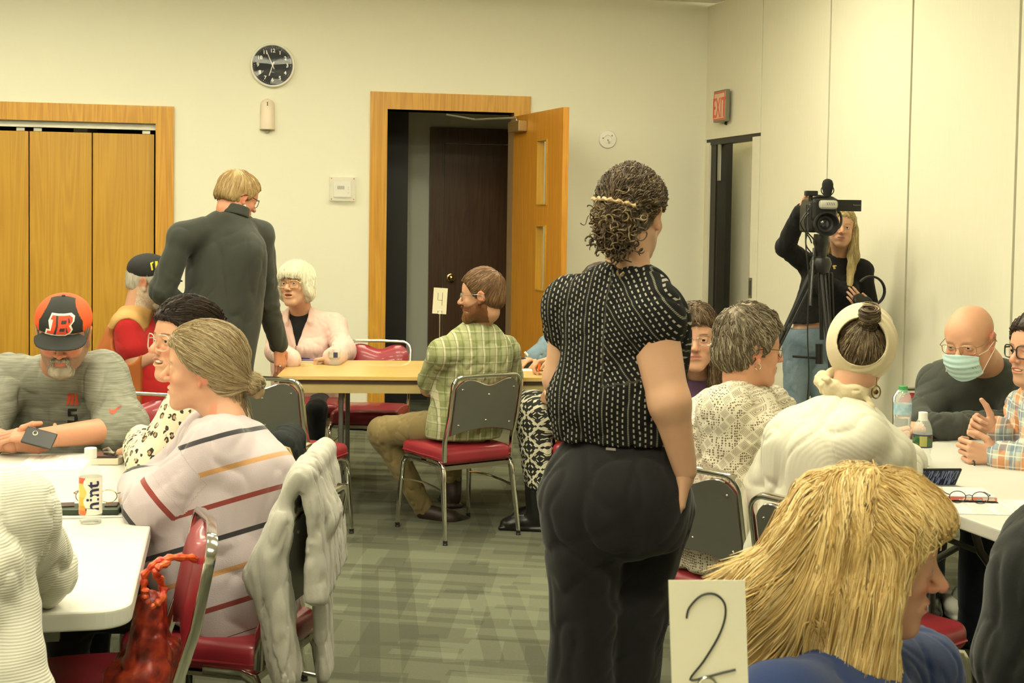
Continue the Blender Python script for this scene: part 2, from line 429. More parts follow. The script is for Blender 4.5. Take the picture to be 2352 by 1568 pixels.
# measured door opening
dL, dR_, dT = wu(hit(848, 500)), wu(hit(1214, 500)), float(hit(848, 210)[2])
ow = .13; oL, oR, oT = dL + ow, dR_ - ow, dT - ow
cR, cT = wu(hit(398.5, 600)), float(hit(398, 245)[2]); cL = cR - 3.6
coR, coT = cR - ow, cT - ow
mb = MB(); U0 = wu(V3(XL, 0, 0) + 0) - 1.0; U1 = wu(B0)
TH = .22
wbox(mb, -8, cL + .12, 0, TH, 0, CZ); wbox(mb, cL + .12, coR, 0, TH, coT, CZ); wbox(mb, coR, oL, 0, TH, 0, CZ)
wbox(mb, oL, oR, 0, TH, oT, CZ); wbox(mb, oR, U1 + .12, 0, TH, 0, CZ)
struct(mb, 'wall_back', WALL)
# floor / ceiling / unseen walls
mb = MB(); mb.box((0, 5, -.05), (18, 20, .1)); struct(mb, 'floor', CARPET)
mb = MB(); mb.box((0, 5, CZ + .05), (18, 20, .1)); struct(mb, 'ceiling', CEIL)
mb = MB(); mb.box((XL - 1.6, 3.5, CZ / 2), (.1, 17, CZ)); struct(mb, 'wall_left', WALL)
mb = MB(); mb.box((0, YB - .05, CZ / 2), (17, .1, CZ)); struct(mb, 'wall_front', WALL)
# baseboard
mb = MB(); wbox(mb, coR + ow, oL - ow, -.012, 0, 0, .1); wbox(mb, oR + ow, U1, -.012, 0, 0, .1)
struct(mb, 'baseboard_back', mat('dark_vinyl_base', (.03, .028, .022), .5))
# closet casing + bifold doors
def casing(name, L, Rr, T, w, left=True):
    # mitred oak casing, with jamb returning into the wall
    mb = MB(); 
    def board(poly, m):
        mb.cur = m; pts = []
        for v in (-.022, 0.0):
            for (u, z) in poly: pts.append(A0 + wx * u - wn * v + V3(0, 0, z))
        n = len(poly); fs = [list(range(n))[::-1], list(range(n, 2 * n))] + [[i, (i + 1) % n, n + (i + 1) % n, n + i] for i in range(n)]
        mb.add(pts, fs)
    board([(L, 0), (L + w, 0), (L + w, T - w), (L, T)], 0); board([(Rr - w, 0), (Rr, 0), (Rr, T), (Rr - w, T - w)], 0)
    board([(L, T), (L + w, T - w), (Rr - w, T - w), (Rr, T)], 1)
    mb.cur = 0; wbox(mb, L + w - .02, L + w, 0, TH, 0, T - w); wbox(mb, Rr - w, Rr - w + .02, 0, TH, 0, T - w)
    mb.cur = 1; wbox(mb, L + w, Rr - w, 0, TH, T - w, T - w + .02)
    return struct(mb, name, [OAK, OAKX])
casing('trim_1', cL, cR, cT, ow); casing('trim_2', dL, dR_, dT, ow)
mb = MB(); wbox(mb, cL + ow, coR, .03, .06, coT - .045, coT); struct(mb, 'trim_3', mat('bifold_track', (.72, .70, .58), .4))
edges = [wu(hit(p, 500, -.06)) for p in (-80, 67, 212, 356)]
wid = edges[2] - edges[1]; us = [edges[1] - 2 * wid, edges[1] - wid, edges[1], edges[2], coR - .012]
bt = coT - .075
for i in range(4):
    bf = thing('bifold_door', ('oak bifold closet panel at the far left edge of the photo', 'oak bifold closet panel cut by the left edge of the photo',
               'oak bifold closet panel behind the man in the orange and black cap', 'oak bifold closet panel next to the frame, behind the suited man')[i], 'closet door', A0 + wx * us[i] - wn * .07, 0, 'oak bifold closet panels')
    mb = MB(); wbox(mb, us[i] + .004, us[i + 1] - .004, .055, .09, .012, bt, .003); o = mb.build('panel', OAKD, None)
    o.parent = bf; o.matrix_parent_inverse = Matrix.Translation(-Vector(bf.location))
    if i == 2:
        mb = MB(); wbox(mb, us[3] - .030, us[3] - .003, .045, .056, .72, .79, .002); o = mb.build('hinge', STEEL, None); o.parent = bf; o.matrix_parent_inverse = Matrix.Translation(-Vector(bf.location))
    mb = MB(); wbox(mb, us[i] + (.03 if i % 2 == 0 else wid - .09), us[i] + (.09 if i % 2 == 0 else wid - .03), .06, .085, bt, bt + .028, .004); o = mb.build('pivot', STEEL, None); o.parent = bf; o.matrix_parent_inverse = Matrix.Translation(-Vector(bf.location))
mb = MB(); wbox(mb, cL - .3, cR + .3, .9, .95, 0, CZ); wbox(mb, cL - .3, cR + .3, TH, .9, 2.9, 2.95); struct(mb, 'wall_closet', BLACKP)
# door leaf, hinged at the right jamb and swung into the room
hinge = A0 + wx * (oR - .005) + wn * .03
fe = phit(0, 0) if False else None
leaf_w = 1.02
q = hit(1289, 500, 0)  # free face edge at x=1289; solve the swing angle for a leaf of this width
best = None
for k in range(200):
    a = R(5 + k * .8); dirv = wx * math.cos(a) + wn * math.sin(a); e = hinge + dirv * leaf_w; x, y = proj((e[0], e[1], 1.6))
    if a > R(60) and (best is None or abs(x - 1289) < best[0]): best = (abs(x - 1289), a)
LA = best[1]; ld = wx * math.cos(LA) + wn * math.sin(LA); ln = nrm(V3(-ld[1], ld[0], 0)); ln = ln if ln.dot(wx) > 0 else -ln   # away from camera side
LM = np.stack([ld, ln, V3(0, 0, 1)], 1)
def lbox(mb, u0, u1, v0, v1, z0, z1, bev=0): mb.box(hinge + ld * (u0 + u1) / 2 + ln * (v0 + v1) / 2 + V3(0, 0, (z0 + z1) / 2), (u1 - u0, v1 - v0, z1 - z0), LM, bev)
def lhit(px, py, off=0):
    r = ray(px, py); t = (hinge + ln * off - CAM).dot(ln) / r.dot(ln); p = CAM + r * t; return float((p - hinge).dot(ld)), float(p[2])
dl = bpy.data.objects.new('door_1', None); COL.objects.link(dl); dl.location = Vector(hinge); dl['kind'] = 'structure'
def child(o, p): o.parent = p; o.matrix_parent_inverse = Matrix.Translation(-Vector(p.location)); return o
w0, z1a = lhit(1240, 322); w1, _ = lhit(1254, 322); _, z0a = lhit(1240, 470); _, z1b = lhit(1240, 518); _, z0b = lhit(1238, 666)
if w1 < w0: w0, w1 = w1, w0
w0 = leaf_w * .52; w1 = w0 + .19; lt = oT - .03; tk = .045
mb = MB()
lbox(mb, 0, w0, 0, tk, .01, lt); lbox(mb, w1, leaf_w, 0, tk, .01, lt); lbox(mb, w0, w1, 0, tk, z1a, lt); lbox(mb, w0, w1, 0, tk, z1b, z0a); lbox(mb, w0, w1, 0, tk, .01, z0b)
child(mb.build('leaf', LEAF), dl)
for (a, b) in ((z0a, z1a), (z0b, z1b)):
    mb = MB()
    for (u0_, u1_, zz0, zz1) in ((w0 - .004, w0 + .006, a - .004, b + .004), (w1 - .006, w1 + .004, a - .004, b + .004), (w0, w1, a - .004, a + .006), (w0, w1, b - .006, b + .004)):
        lbox(mb, u0_, u1_, -.008, tk + .004, zz0, zz1)
    g = child(mb.build('window_bead', OAKD), dl)
    mb = MB(); lbox(mb, w0, w1, .008, .014, a, b); gl = mb.build('pane', NT('wired_glass').P(col=(.8, .85, .75), rough=.15, trans=.85, ior=1.45).m); gl.parent = g; gl.matrix_parent_inverse = Matrix.Translation(-Vector(dl.location))
mb = MB(); lbox(mb, .06, .30, -.07, 0, lt - .13, lt - .05, .006); cl = child(mb.build('door_closer', mat('bronze_box', (.42, .27, .10), .35, .6)), dl)
mb = MB(); p0 = hinge + ld * .2 - ln * .05 + V3(0, 0, lt - .045); p1 = hinge - wx * .30 - wn * .02 + V3(0, 0, lt - .03); p2 = hinge - wx * .52 - wn * .06 + V3(0, 0, oT - .025)
mb.tube([p0, p0 + V3(0, 0, .02), p1, p2], .009, 8); child(mb.build('closer_arm', STEEL), dl)
mb = MB(); hp = hinge + ld * (leaf_w - .07) + V3(0, 0, 1.0); mb.lathe([(0, 0), (.026, 0), (.026, .012), (0, .012)], hp - ln * .012, 20, frame(V3(0, 0, 1), ln)); mb.tube([hp - ln * .01, hp - ln * .055, hp - ln * .06 - ld * .11], .009, 10)
 
child(mb.build('door_handle', mat('dark_handle', (.05, .045, .035), .3, .8)), dl)
# hallway behind the open door
hd_ = 1.45
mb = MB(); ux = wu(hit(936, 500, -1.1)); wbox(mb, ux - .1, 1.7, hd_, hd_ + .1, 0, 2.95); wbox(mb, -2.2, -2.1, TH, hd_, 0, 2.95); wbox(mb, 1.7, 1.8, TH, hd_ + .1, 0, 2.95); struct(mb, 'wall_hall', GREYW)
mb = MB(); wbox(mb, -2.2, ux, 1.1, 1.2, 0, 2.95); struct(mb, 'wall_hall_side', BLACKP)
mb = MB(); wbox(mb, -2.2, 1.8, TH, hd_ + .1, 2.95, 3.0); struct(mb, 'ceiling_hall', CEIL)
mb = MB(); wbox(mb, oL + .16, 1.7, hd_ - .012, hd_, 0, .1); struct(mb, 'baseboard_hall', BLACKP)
def hh(px, py): return hit(px, py, -hd_)
h0 = wu(hh(985, 500)); h1 = wu(hh(1017, 500)); htop = float(hh(985, 292)[2]); h1t = float(hh(1017, 328)[2])
mb = MB(); wbox(mb, h0, h1, hd_ - .04, hd_, 0, htop); wbox(mb, h1, h1 + .96, hd_ - .04, hd_, h1t, htop); wbox(mb, h1 + .96, h1 + 1.06, hd_ - .04, hd_, 0, htop)
struct(mb, 'trim_4', DARKW)
d2 = bpy.data.objects.new('door_2', None); COL.objects.link(d2); d2.location = Vector(A0 + wx * h1 - wn * hd_); d2['kind'] = 'structure'
mb = MB(); wbox(mb, h1 + .008, h1 + .952, hd_ - .025, hd_ + .02, .01, h1t - .008); child(mb.build('leaf', DARKW), d2)
kp = hh(1034, 637); kp = A0 + wx * wu(kp) - wn * (hd_ - .025) + V3(0, 0, kp[2])
mb = MB(); mb.lathe([(0, 0), (.034, 0), (.034, .006), (.014, .012), (.012, .03), (.022, .038), (.031, .052), (.028, .068), (.012, .078), (0, .079)], kp, 24, frame(V3(0, 0, 1), wn)); child(mb.build('door_knob', BRASS, smooth=True), d2)
# ---- folding partition on the right
es = [0.0] + [pu(phit(x, 200)) for x in (1748.5, 1904.5, 2092.5, 2339)]
step = (es[4] - es[2]) / 2; es += [es[4] + step * i for i in range(1, 10)]
hz = float(phit(1676, 314)[2])
po0 = pu(phit(1625, 500)); po1 = pu(phit(1724, 500))
mb = MB(); pbox(mb, .0, es[1] - .006, 0, .09, hz, CZ - .03, .003); hdp = struct(mb, 'wall_right_header', PANEL)
mb = MB(); pbox(mb, .0, po0, 0, .09, 0, hz - .024, .003); pbox(mb, po1, es[1] - .010, 0, .09, 0, hz - .024, .003); struct(mb, 'wall_right_post', PANEL)
mb = MB(); pbox(mb, po0, po1, .0, .09, hz - .045, hz - .012); pbox(mb, es[0], es[-1], .03, .08, 0.0, CZ); 
mb2 = MB(); pbox(mb2, es[1] - .006, es[-1], .03, .07, 0, CZ); struct(mb2, 'wall_right_core', BLACKP)
mb2 = MB(); pbox(mb2, 0, es[1] - .01, .012, .08, hz - .045, hz + .01); pbox(mb2, po0, po0 + .10, .02, .16, 0, hz - .02); pbox(mb2, po0 + .10, po0 + .13, .03, .10, 0, hz - .02); struct(mb2, 'trim_5', mat('black_rubber_jamb', (.02, .018, .013), .45))
mb2 = MB(); pbox(mb2, po0 + .14, po0 + .18, .015, .03, hz - .33, hz - .04, .004); struct(mb2, 'trim_6', mat('grey_latch', (.30, .29, .22), .5))
for i in range(1, len(es) - 1):
    if (B0 + nrm(pd) * es[i])[1] < -2: break
    mb = MB(); pbox(mb, es[i] + .010, es[i + 1] - .010, 0, .03, .02, CZ - .01, .003); o = mb.build('partition_panel', PANEL)
    tag(o, ('tall cream partition panel right of the doorway under the exit sign', 'tall cream partition panel directly behind the woman with the video camera', 'tall cream partition panel behind the masked man',
            'tall cream partition panel at the right edge of the photo')[min(i - 1, 3)] if i < 5 else 'cream partition panel beyond the right edge of the photo', 'partition panel', 'cream folding partition panels')
# panel seen through the pass door and space behind
mb = MB(); e1 = B0 - pn * 1.1
pbox(mb, -.6, 6, 1.3, 1.35, 0, CZ); struct(mb, 'wall_beyond', PANEL)
mb = MB(); pbox(mb, pu(phit(1661, 500, -.30)), pu(phit(1728, 500, -.30)) + .05, .29, .33, .01, hz + .1); struct(mb, 'door_3', PANEL)
for (x, y, nm) in ((1607.5, 647, 'left'), (1723.5, 661, 'right')):
    u = pu(phit(x, y)); z = float(phit(x, y)[2]); t = thing('flush_pull', 'small grey recessed pull on the %s jamb of the partition doorway' % nm, 'door pull', B0 + nrm(pd) * u + V3(0, 0, z))
    mb = MB(); pbox(mb, u - .028, u + .028, -.004, .002, z - .075, z + .075, .002); child(mb.build('plate', mat('bronze_plate', (.19, .17, .11), .4, .6)), t)
    mb = MB(); pbox(mb, u - .013, u + .013, -.006, .0, z - .055, z + .055); child(mb.build('recess', PLK), t)
# ---- lamps in the ceiling (unseen boxes, dropped below it to light the wall tops) and light
GLOW = NT('lamp_diffuser').P(col=(1, .95, .8), emit=(1.0, .95, .70), es=25.0).m
fi = 0
for (x, y) in ((-5.2, 7.9), (-3.1, 7.9), (-1.0, 7.9), (-5.2, 5.5), (-3.1, 5.6), (-1.0, 5.6), (.9, 7.9), (.6, 5.7), (-3.1, 3.3), (-1.2, 3.3), (.6, 3.6), (-3.1, 1.0), (-1.2, 1.0), (.6, 1.3), (-1.2, -1.3), (2.55, 10.3)):  # last lamp is added beyond the partition to light the panel there
    t = thing('ceiling_light', 'boxy ceiling light above the room, outside the photo', 'ceiling light', (x, y, CZ - .01), 0, 'ceiling lights')
    mb = MB()
    for (a, b, c, d) in ((-.6, -.56, -.3, .3), (.56, .6, -.3, .3), (-.6, .6, -.3, -.27), (-.6, .6, .27, .3)): mb.box(((a + b) / 2, (c + d) / 2, .0), (b - a, d - c, .03))
    mb.build('lamp_frame', PLW, t); mb = MB(); mb.box((0, 0, -.025), (1.12, .42, .05), bev=.015); mb.build('diffuser', GLOW, t)
wd = bpy.data.worlds.new('world'); SC.world = wd; wd.use_nodes = True; wd.node_tree.nodes['Background'].inputs[0].default_value = (1, .9, .65, 1); wd.node_tree.nodes['Background'].inputs[1].default_value = .05
def area(x, y, z, sx, sy, pw, rot=(0, 0, 0)):
    l = bpy.data.lights.new('lamp', 'AREA'); l.shape = 'RECTANGLE'; l.size = sx; l.size_y = sy; l.energy = pw; l.color = LW
    o = bpy.data.objects.new('lamp', l); COL.objects.link(o); o.location = (x, y, z); o.rotation_euler = rot; return o
SC.view_settings.view_transform = 'Standard'; SC.view_settings.look = 'None'; SC.view_settings.gamma = 1; SC.view_settings.use_curve_mapping = False
SC.view_settings.exposure = 0.03
# ------------------------------------------------------------------ furniture
VINYL = NT('maroon_vinyl'); _v = VINYL.coord(); VINYL.P(col=VINYL.ramp(VINYL.noise(5, _v), [(.3, (.26, .020, .030)), (.7, (.34, .028, .042))]), rough=.34, coat=.25); VINYL.bump(VINYL.noise(180, _v, 2), .12, .001); VINYL = VINYL.m
SHELL = mat('grey_chair_shell', (.17, .17, .14), .42, .35, .05, bump=.05)
TZ = .76
def copy_tree(o, parent=None):
    c = o.copy(); COL.objects.link(c); c.parent = parent
    for ch in list(o.children): copy_tree(ch, c)
    return c
def slab(mb, front, back, nu, nv):
    vs = []; fs = []
    for fn in (front, back):
        for j in range(nv):
            for i in range(nu): vs.append(fn(i / (nu - 1), j / (nv - 1)))
    o = nu * nv
    for j in range(nv - 1):
        for i in range(nu - 1):
            a = j * nu + i; fs.append([a, a + 1, a + nu + 1, a + nu]); fs.append([o + a, o + a + nu, o + a + nu + 1, o + a + 1])
    rim = [i for i in range(nu)] + [j * nu + nu - 1 for j in range(1, nv)] + [(nv - 1) * nu + i for i in range(nu - 2, -1, -1)] + [j * nu for j in range(nv - 2, 0, -1)]
    for k in range(len(rim)):
        a, b = rim[k], rim[(k + 1) % len(rim)]; fs.append([a, o + a, o + b, b])
    return mb.add(vs, fs)
def make_chair():
    t = thing('banquet_chair', 'x', 'chair')
    # seat pad: crowned cushion
    def sp(a, b, z, gx=1.0):
        y = -.205 + b * .43; w = .205 + .018 * b; u = (a * 2 - 1)
        e = 1 - .10 * abs(u) ** 6 * (1 if b > .5 else .6) ; return u * w * gx, y - (.03 * abs(u) ** 4 if b > .99 else 0)
    def top(a, b):
        x, y = sp(a, b, 1); u = a * 2 - 1; v = b * 2 - 1; return (x, y + .015 * (1 - u * u) * (v > .9), .440 + .034 * (1 - u ** 4) * (1 - v ** 4) - .01 * max(0, v) ** 3)
    def bot(a, b): x, y = sp(a, b, 0); return (x * .97, y * .985, .374)
    Sd = [rbox((0, .006, .421), (.206, .212, .042), None, .034, 0), ell((0, .01, .445), (.17, .17, .032), None, .03)]; V_, Q_ = surf(Sd, .007); s = link('seat', mesh_np('seat', V_, Q_), VINYL, t)
    mb = MB(); pth = []
    for a, b in [(0, 0), (.5, 0), (1, 0), (1, .5), (1, 1), (.75, 1), (.5, 1), (.25, 1), (0, 1), (0, .5)]:
        x, y, z = top(a, b); pth.append((x * (.985 if b < 1 else .93), .006 + (y - .006) * (.985), .412))
    mb.tube(pth, .004, 6, closed=True); mb.build('piping', VINYL, s, smooth=True)
    # backrest
    def by(u, w): return -.205 - (w - .42) * .20 - .018 * (1 - (u / .19) ** 2)
    def prof(a, b, sh=0):
        u = (a * 2 - 1) * (.182 - sh); k = (u / .18)
        topw = .815 - .036 * math.exp(-(u / .075) ** 2) - .045 * abs(k) ** 7 - sh; botw = .535 + .030 * (1 - k * k) + sh
        return u, botw + (topw - botw) * b
    def bf(a, b):
        u, w = prof(a, b); return (u, by(u, w) + .003, w)
    def bb(a, b):
        u, w = prof(a, b); return (u, by(u, w) - .007, w)
    mb = MB(); slab(mb, bf, bb, 29, 13); mb.build('back_shell', SHELL, t, smooth=True)
    for (u, w) in ((-.15, .765), (0, .735), (.15, .765), (-.15, .585), (0, .605), (.15, .585)):
        mb = MB(); mb.lathe([(0, .004), (.004, .003), (.006, 0)], (u, by(u, w) - .007, w), 10, np.array([[1, 0, 0], [0, 0, -1], [0, 1, 0]], float)); mb.build('screw', CHROME, t, smooth=True)
    def cf(a, b):
        u, w = prof(a, b, -.004); return (u, by(u, w) + .008 + .034 * (1 - abs(a * 2 - 1) ** 5) * (1 - abs(b * 2 - 1) ** 5), w)
    def cb(a, b):
        u, w = prof(a, b, -.004); return (u, by(u, w) + .002, w)
    mb = MB(); slab(mb, cf, cb, 29, 13); mb.build('backrest', VINYL, t, smooth=True)
    # thin chrome edge at the hand hole
    mb = MB(); mb.tube([(lambda p: (p[0], p[1] - .005, p[2] + .001))(bf(a / 20, 1)) for a in range(2, 19)], .0032, 6); mb.build('edge_trim', CHROME, t, smooth=True)
    # bow tube
    mb = MB(); pts = [(-.198, -.2, .40), (-.2, -.205, .5), (-.2, by(.19, .62) , .62), (-.2, by(.19, .74), .74)]
    r = .055; zt = .83
    for k in range(7):
        a = PI / 2 * k / 6; z = zt - r + r * math.sin(a); pts.append((-.2 + r - r * math.cos(a), by(.19, z), z))
    pts += [(0, by(.1, zt) , zt + .002)]; pts += [(-x, y, z) for (x, y, z) in pts[-2::-1]]
    mb.tube(pts, 1, 12, flat=(.008, .0135), up=(0, 1, 0)); mb.build('back_frame', CHROME, t, smooth=True)
    for sx in (-1, 1):
        for fr in (1, 0):
            if fr: p = [(sx * .19, .02, .388), (sx * .195, .13, .386), (sx * .2, .175, .375), (sx * .204, .196, .345), (sx * .206, .203, .30), (sx * .218, .222, .02)]
            else: p = [(sx * .195, -.04, .388), (sx * .198, -.15, .386), (sx * .2, -.185, .375), (sx * .203, -.2, .345), (sx * .206, -.205, .30), (sx * .218, -.25, .02)]
            mb = MB(); mb.tube(p, [1, 1, 1, 1.05, 1, .72], 12, flat=(.0095, .015), up=(0, 0, 1)); lg = mb.build('leg', CHROME, t, smooth=True)
            q = p[-1]; mb = MB(); mb.lathe([(0, 0), (.013, 0), (.013, .006), (.010, .01), (.012, .012), (.012, .024), (0, .024)], (q[0], q[1], 0), 14); mb.build('glide', PLK, lg, smooth=True)
        mb = MB(); mb.tube([(sx * .206, .207, .25), (sx * .2, .12, .262), (sx * .198, 0, .268), (sx * .2, -.12, .262), (sx * .206, -.213, .25)], .006, 8); mb.build('stretcher', CHROME, t, smooth=True)
    mb = MB(); mb.box((0, 0, .368), (.37, .36, .012)); mb.box((0, -.17, .362), (.39, .02, .02)); mb.box((0, .15, .362), (.39, .02, .02)); mb.build('seat_frame', STEEL, t)
    return t
CH0 = make_chair(); _first = [True]
GRP = None
def chair(x, y, rz, label):
    o = CH0 if _first[0] else copy_tree(CH0); _first[0] = False
    o.location = (x, y, 0); o.rotation_euler = (0, 0, R(rz)); o['label'] = label; o['group'] = 'maroon banquet chairs around the tables'; return o
chair(-.27, 6.876, 34.5, 'maroon banquet chair with grey back shell under the man in the green plaid shirt')
chair(-1.075, 6.64, -20, 'empty maroon banquet chair seen from behind, next to the suited man')
chair(-.84, 8.08, 176, 'empty maroon banquet chair tucked behind the tan table beside the woman in pink')
chair(-1.26, 8.35, 184, 'maroon banquet chair under the white haired woman in the pink jacket')
chair(-.80, 3.76, 76, 'maroon banquet chair of the woman in the striped sweater, hoodie hung on it')
chair(-1.03, 3.26, 108, 'empty maroon banquet chair in the left foreground with a red bag on its back')
chair(-.98, 4.42, 80, 'maroon banquet chair of the woman in leopard print, dark jacket on its back')
chair(-1.62, 5.45, 176, 'maroon banquet chair under the man in the orange and black cap')
chair(-1.86, 7.25, -100, 'maroon banquet chair under the man in the orange quilted vest')
chair(.46, 7.0, 82, 'maroon banquet chair under the person in black and white patterned trousers')
chair(.78, 4.40, -48, 'maroon banquet chair with grey back under the woman in the geometric print blouse')
chair(.82, 5.12, -75, 'maroon banquet chair under the long haired person in purple')
chair(1.98, 6.02, 175, 'maroon banquet chair behind the bald man with the face mask')
chair(1.04, 3.86, -50, 'maroon banquet chair under the woman in the cream blouse and headband')
# ---- tables
WHITE = mat('white_table_plastic', (.66, .65, .585), .42, 0, .02, 2, .06, 300); GREYLEG = mat('grey_steel_leg', (.16, .16, .14), .4, .7)
TAN = wood('tan_laminate', (.58, .39, .12), (.66, .46, .165), 'x', .3, .6, .4); TANE = mat('tan_apron', (.42, .33, .13), .5); DKB = mat('gap_shade_emblem_brown', (.06, .028, .012), .5)
def rrect(w, d, r, n=6):
    p = []
    for (cx, cy, a0) in ((w / 2 - r, d / 2 - r, 0), (-w / 2 + r, d / 2 - r, 90), (-w / 2 + r, -d / 2 + r, 180), (w / 2 - r, -d / 2 + r, 270)):
        for k in range(n + 1): a = R(a0 + 90 * k / n); p.append((cx + r * math.cos(a), cy + r * math.sin(a)))
    return p
def plastic_table(x, y, rz, w, d, label):
    t = thing('folding_table', label, 'table', (x, y, 0), R(rz), 'white folding tables')
    mb = MB(); mb.prism(rrect(w, d, .07), .042, (0, 0, TZ - .042), bev=.008); mb.build('tabletop', WHITE, t)
    mb = MB(); mb.box((0, d / 2 - .06, TZ - .06), (w - .3, .025, .03)); mb.box((0, -d / 2 + .06, TZ - .06), (w - .3, .025, .03)); mb.build('under_frame', GREYLEG, t)
    for sx in (-1, 1):
        for sy in (-1, 1):
            mb = MB(); x0 = sx * (w / 2 - .3); mb.tube([(x0, sy * .12, TZ - .05), (x0, sy * .2, TZ - .2), (x0, sy * (d / 2 - .12), .3), (x0, sy * (d / 2 - .12), 0)], .0135, 10)
            mb.build('leg', GREYLEG, t, smooth=True)
        mb = MB(); mb.tube([(sx * (w / 2 - .3), -.2, TZ - .2), (sx * (w / 2 - .3), .2, TZ - .2)], .010, 8); mb.build('leg_brace', GREYLEG, t, smooth=True)
    return t
def tab_from_corner(cx, cy, ang, w, d, sx, sy):   # corner given, table extends sx*w, sy*d in its own frame
    M_ = rotz(R(ang)); c = V3(cx, cy, 0) + M_ @ V3(sx * w / 2, sy * d / 2, 0); return c[0], c[1], ang
TA = 12
a = tab_from_corner(-.80, 2.83, TA, 1.83, .91, -1, 1); plastic_table(*a, 1.83, .91, 'white folding table in the left foreground with a rounded corner')
MA = rotz(R(TA)); cB = V3(-.80, 2.83, 0) + MA @ V3(.0, .925, 0)
a = tab_from_corner(cB[0] - .02, cB[1], TA - 4, 1.83, 1.02, -1, 1); plastic_table(*a, 1.83, 1.02, 'white folding table behind the foreground one, under the arms of the man in the cap')
a = tab_from_corner(1.385, 3.66, 17, 1.0, 1.5, 1, 1); TR = a; plastic_table(*a, 1.0, 1.5, 'white folding table at the right with two water bottles on it')
# tan laminate table
tl = G(637, 863, TZ); t4 = thing('laminate_table', 'tan laminate table with a pale apron in the middle of the room', 'table', (tl[0] + .92, tl[1] + .47, 0), R(3.5))
mb = MB(); mb.box((0, 0, TZ - .011), (1.9, .80, .022), bev=.003); mb.build('tabletop', TAN, t4)
mb = MB(); mb.box((0, 0, TZ - .032), (1.88, .78, .02)); mb.build('shadow_gap', DKB, t4)  # shadow gap above the apron, painted in as a dark strip
mb = MB()
for s in (-1, 1): mb.box((0, s * .375, TZ - .067), (1.86, .02, .05)); mb.box((s * .92, 0, TZ - .067), (.02, .74, .05))
mb.build('apron', TANE, t4)
for sx in (-1, 1):
    for sy in (-1, 1):
        mb = MB(); mb.tube([(sx * .62, sy * .30, TZ - .06), (sx * .62, sy * .30, 0)], 1, 8, flat=(.013, .013)); mb.build('leg', GREYLEG, t4)
    mb = MB(); mb.box((sx * .62, 0, .12), (.02, .6, .02)); mb.build('leg_brace', GREYLEG, t4)
# foreground table carrying number card 2 (below the frame)
# ------------------------------------------------------------------ wall things
def wallthing(name, label, cat, px, py, off=0.0):
    p = hit(px, py, off); return thing(name, label, cat, p, math.atan2(wx[1], wx[0])), p
# local frame of wall things: x along the wall, -y out of the wall, z up
t, p = wallthing('wall_clock', 'round black faced clock in a white rim high on the back wall', 'clock', 626, 151)
sw = 2 * 50 / (3100 / p[1]); rc = sw / 2
FR = frame((0, 0, 1), (0, -1, 0)); FY = np.array([[1, 0, 0], [0, 0, -1], [0, 1, 0]], float)   # lathe z -> -y
mb = MB(); mb.lathe([(0, 0), (rc, 0), (rc, .03), (rc - .004, .04), (rc - .012, .044), (rc - .016, .040), (rc - .017, .03), (0, .03)], (0, 0, 0), 64, FY); mb.build('rim', PLW, t, smooth=True)
mb = MB(); mb.lathe([(0, 0), (rc - .0175, 0)], (0, -.0305, 0), 48, FY); mb.build('dial', mat('clock_black', (.012, .012, .012), .5), t)
WH = mat('clock_white', (.85, .84, .76), .5); rd = rc - .018
mb = MB()
for h in range(1, 13):
    a = PI / 2 - h * PI / 6; rr = rd * .74; put_text(mb, str(h), .038, (rr * math.cos(a), -.0315, rr * math.sin(a)), FY, depth=.0004, bold=.0009)
mb.build('numerals', WH, t); mb = MB()
for m_ in range(60):
    a = m_ * PI / 30; r0 = rd * (.935 if m_ % 5 else .915); k = .0018 if m_ % 5 else .003
    mb.box((r0 * math.cos(a), -.0318, r0 * math.sin(a)), (k * 2, .001, k), roty(-a))
mb.build('minute_marks', WH, t)
for nm, ang, L, w in (('minute_hand', 90 + 24, .118, .0045), ('hour_hand', 252, .082, .006)):
    a = R(ang); mb = MB(); mb.box(((L / 2 - .015) * math.cos(a), -.034, (L / 2 - .015) * math.sin(a)), (L + .03, .0012, w), roty(-a)); mb.build(nm, WH, t)
mb = MB(); a = R(114); mb.box((0, -.036, 0), (.01, .002, .01)); mb.box((0, -.0318, -.05), (.024, .0006, .002)); mb.build('hub', WH, t)
GL = NT('clock_glass').P(col=(1, 1, 1), rough=.0, trans=1, ior=1.45, alpha=.25).m
mb = MB(); mb.lathe([(0, .0015), (rc - .017, 0), (rc - .017, -.001), (0, .0)], (0, -.0395, 0), 48, FY); mb.build('glass', GL, t)
# wall sconce / chime
t, p = wallthing('wall_sensor', 'small rounded beige half cylinder fitting under the clock', 'wall fitting', 614, 262)
k = 3100 / p[1]
def hc(a, b):
    an = PI * a; hh = -36 / k + 71 / k * b; r = 17 / k * (1 - .10 * b) * math.sqrt(max(0, 1 - max(0, (b - .78) / .22) ** 2.2)); r = max(r, .001); return (r * math.cos(an), -r * math.sin(an) * 1.1, hh)
mb = MB(); mb.grid(hc, 24, 24); mb.build('cover', mat('beige_metal', (.78, .66, .52), .4), t, smooth=True, solid=.002)
mb = MB(); mb.box((0, -17 / k * 1.08, 22 / k), (.006, .012, .03), bev=.002); mb.build('emblem', DKB, t)
mb = MB(); mb.lathe([(0, -.03), (.012, -.025), (.018, 0), (.018, .05), (0, .05)], (0, -.022, -36 / k), 20); mb.build('inner_core', mat('grey_core', (.3, .28, .2), .5), t, smooth=True)
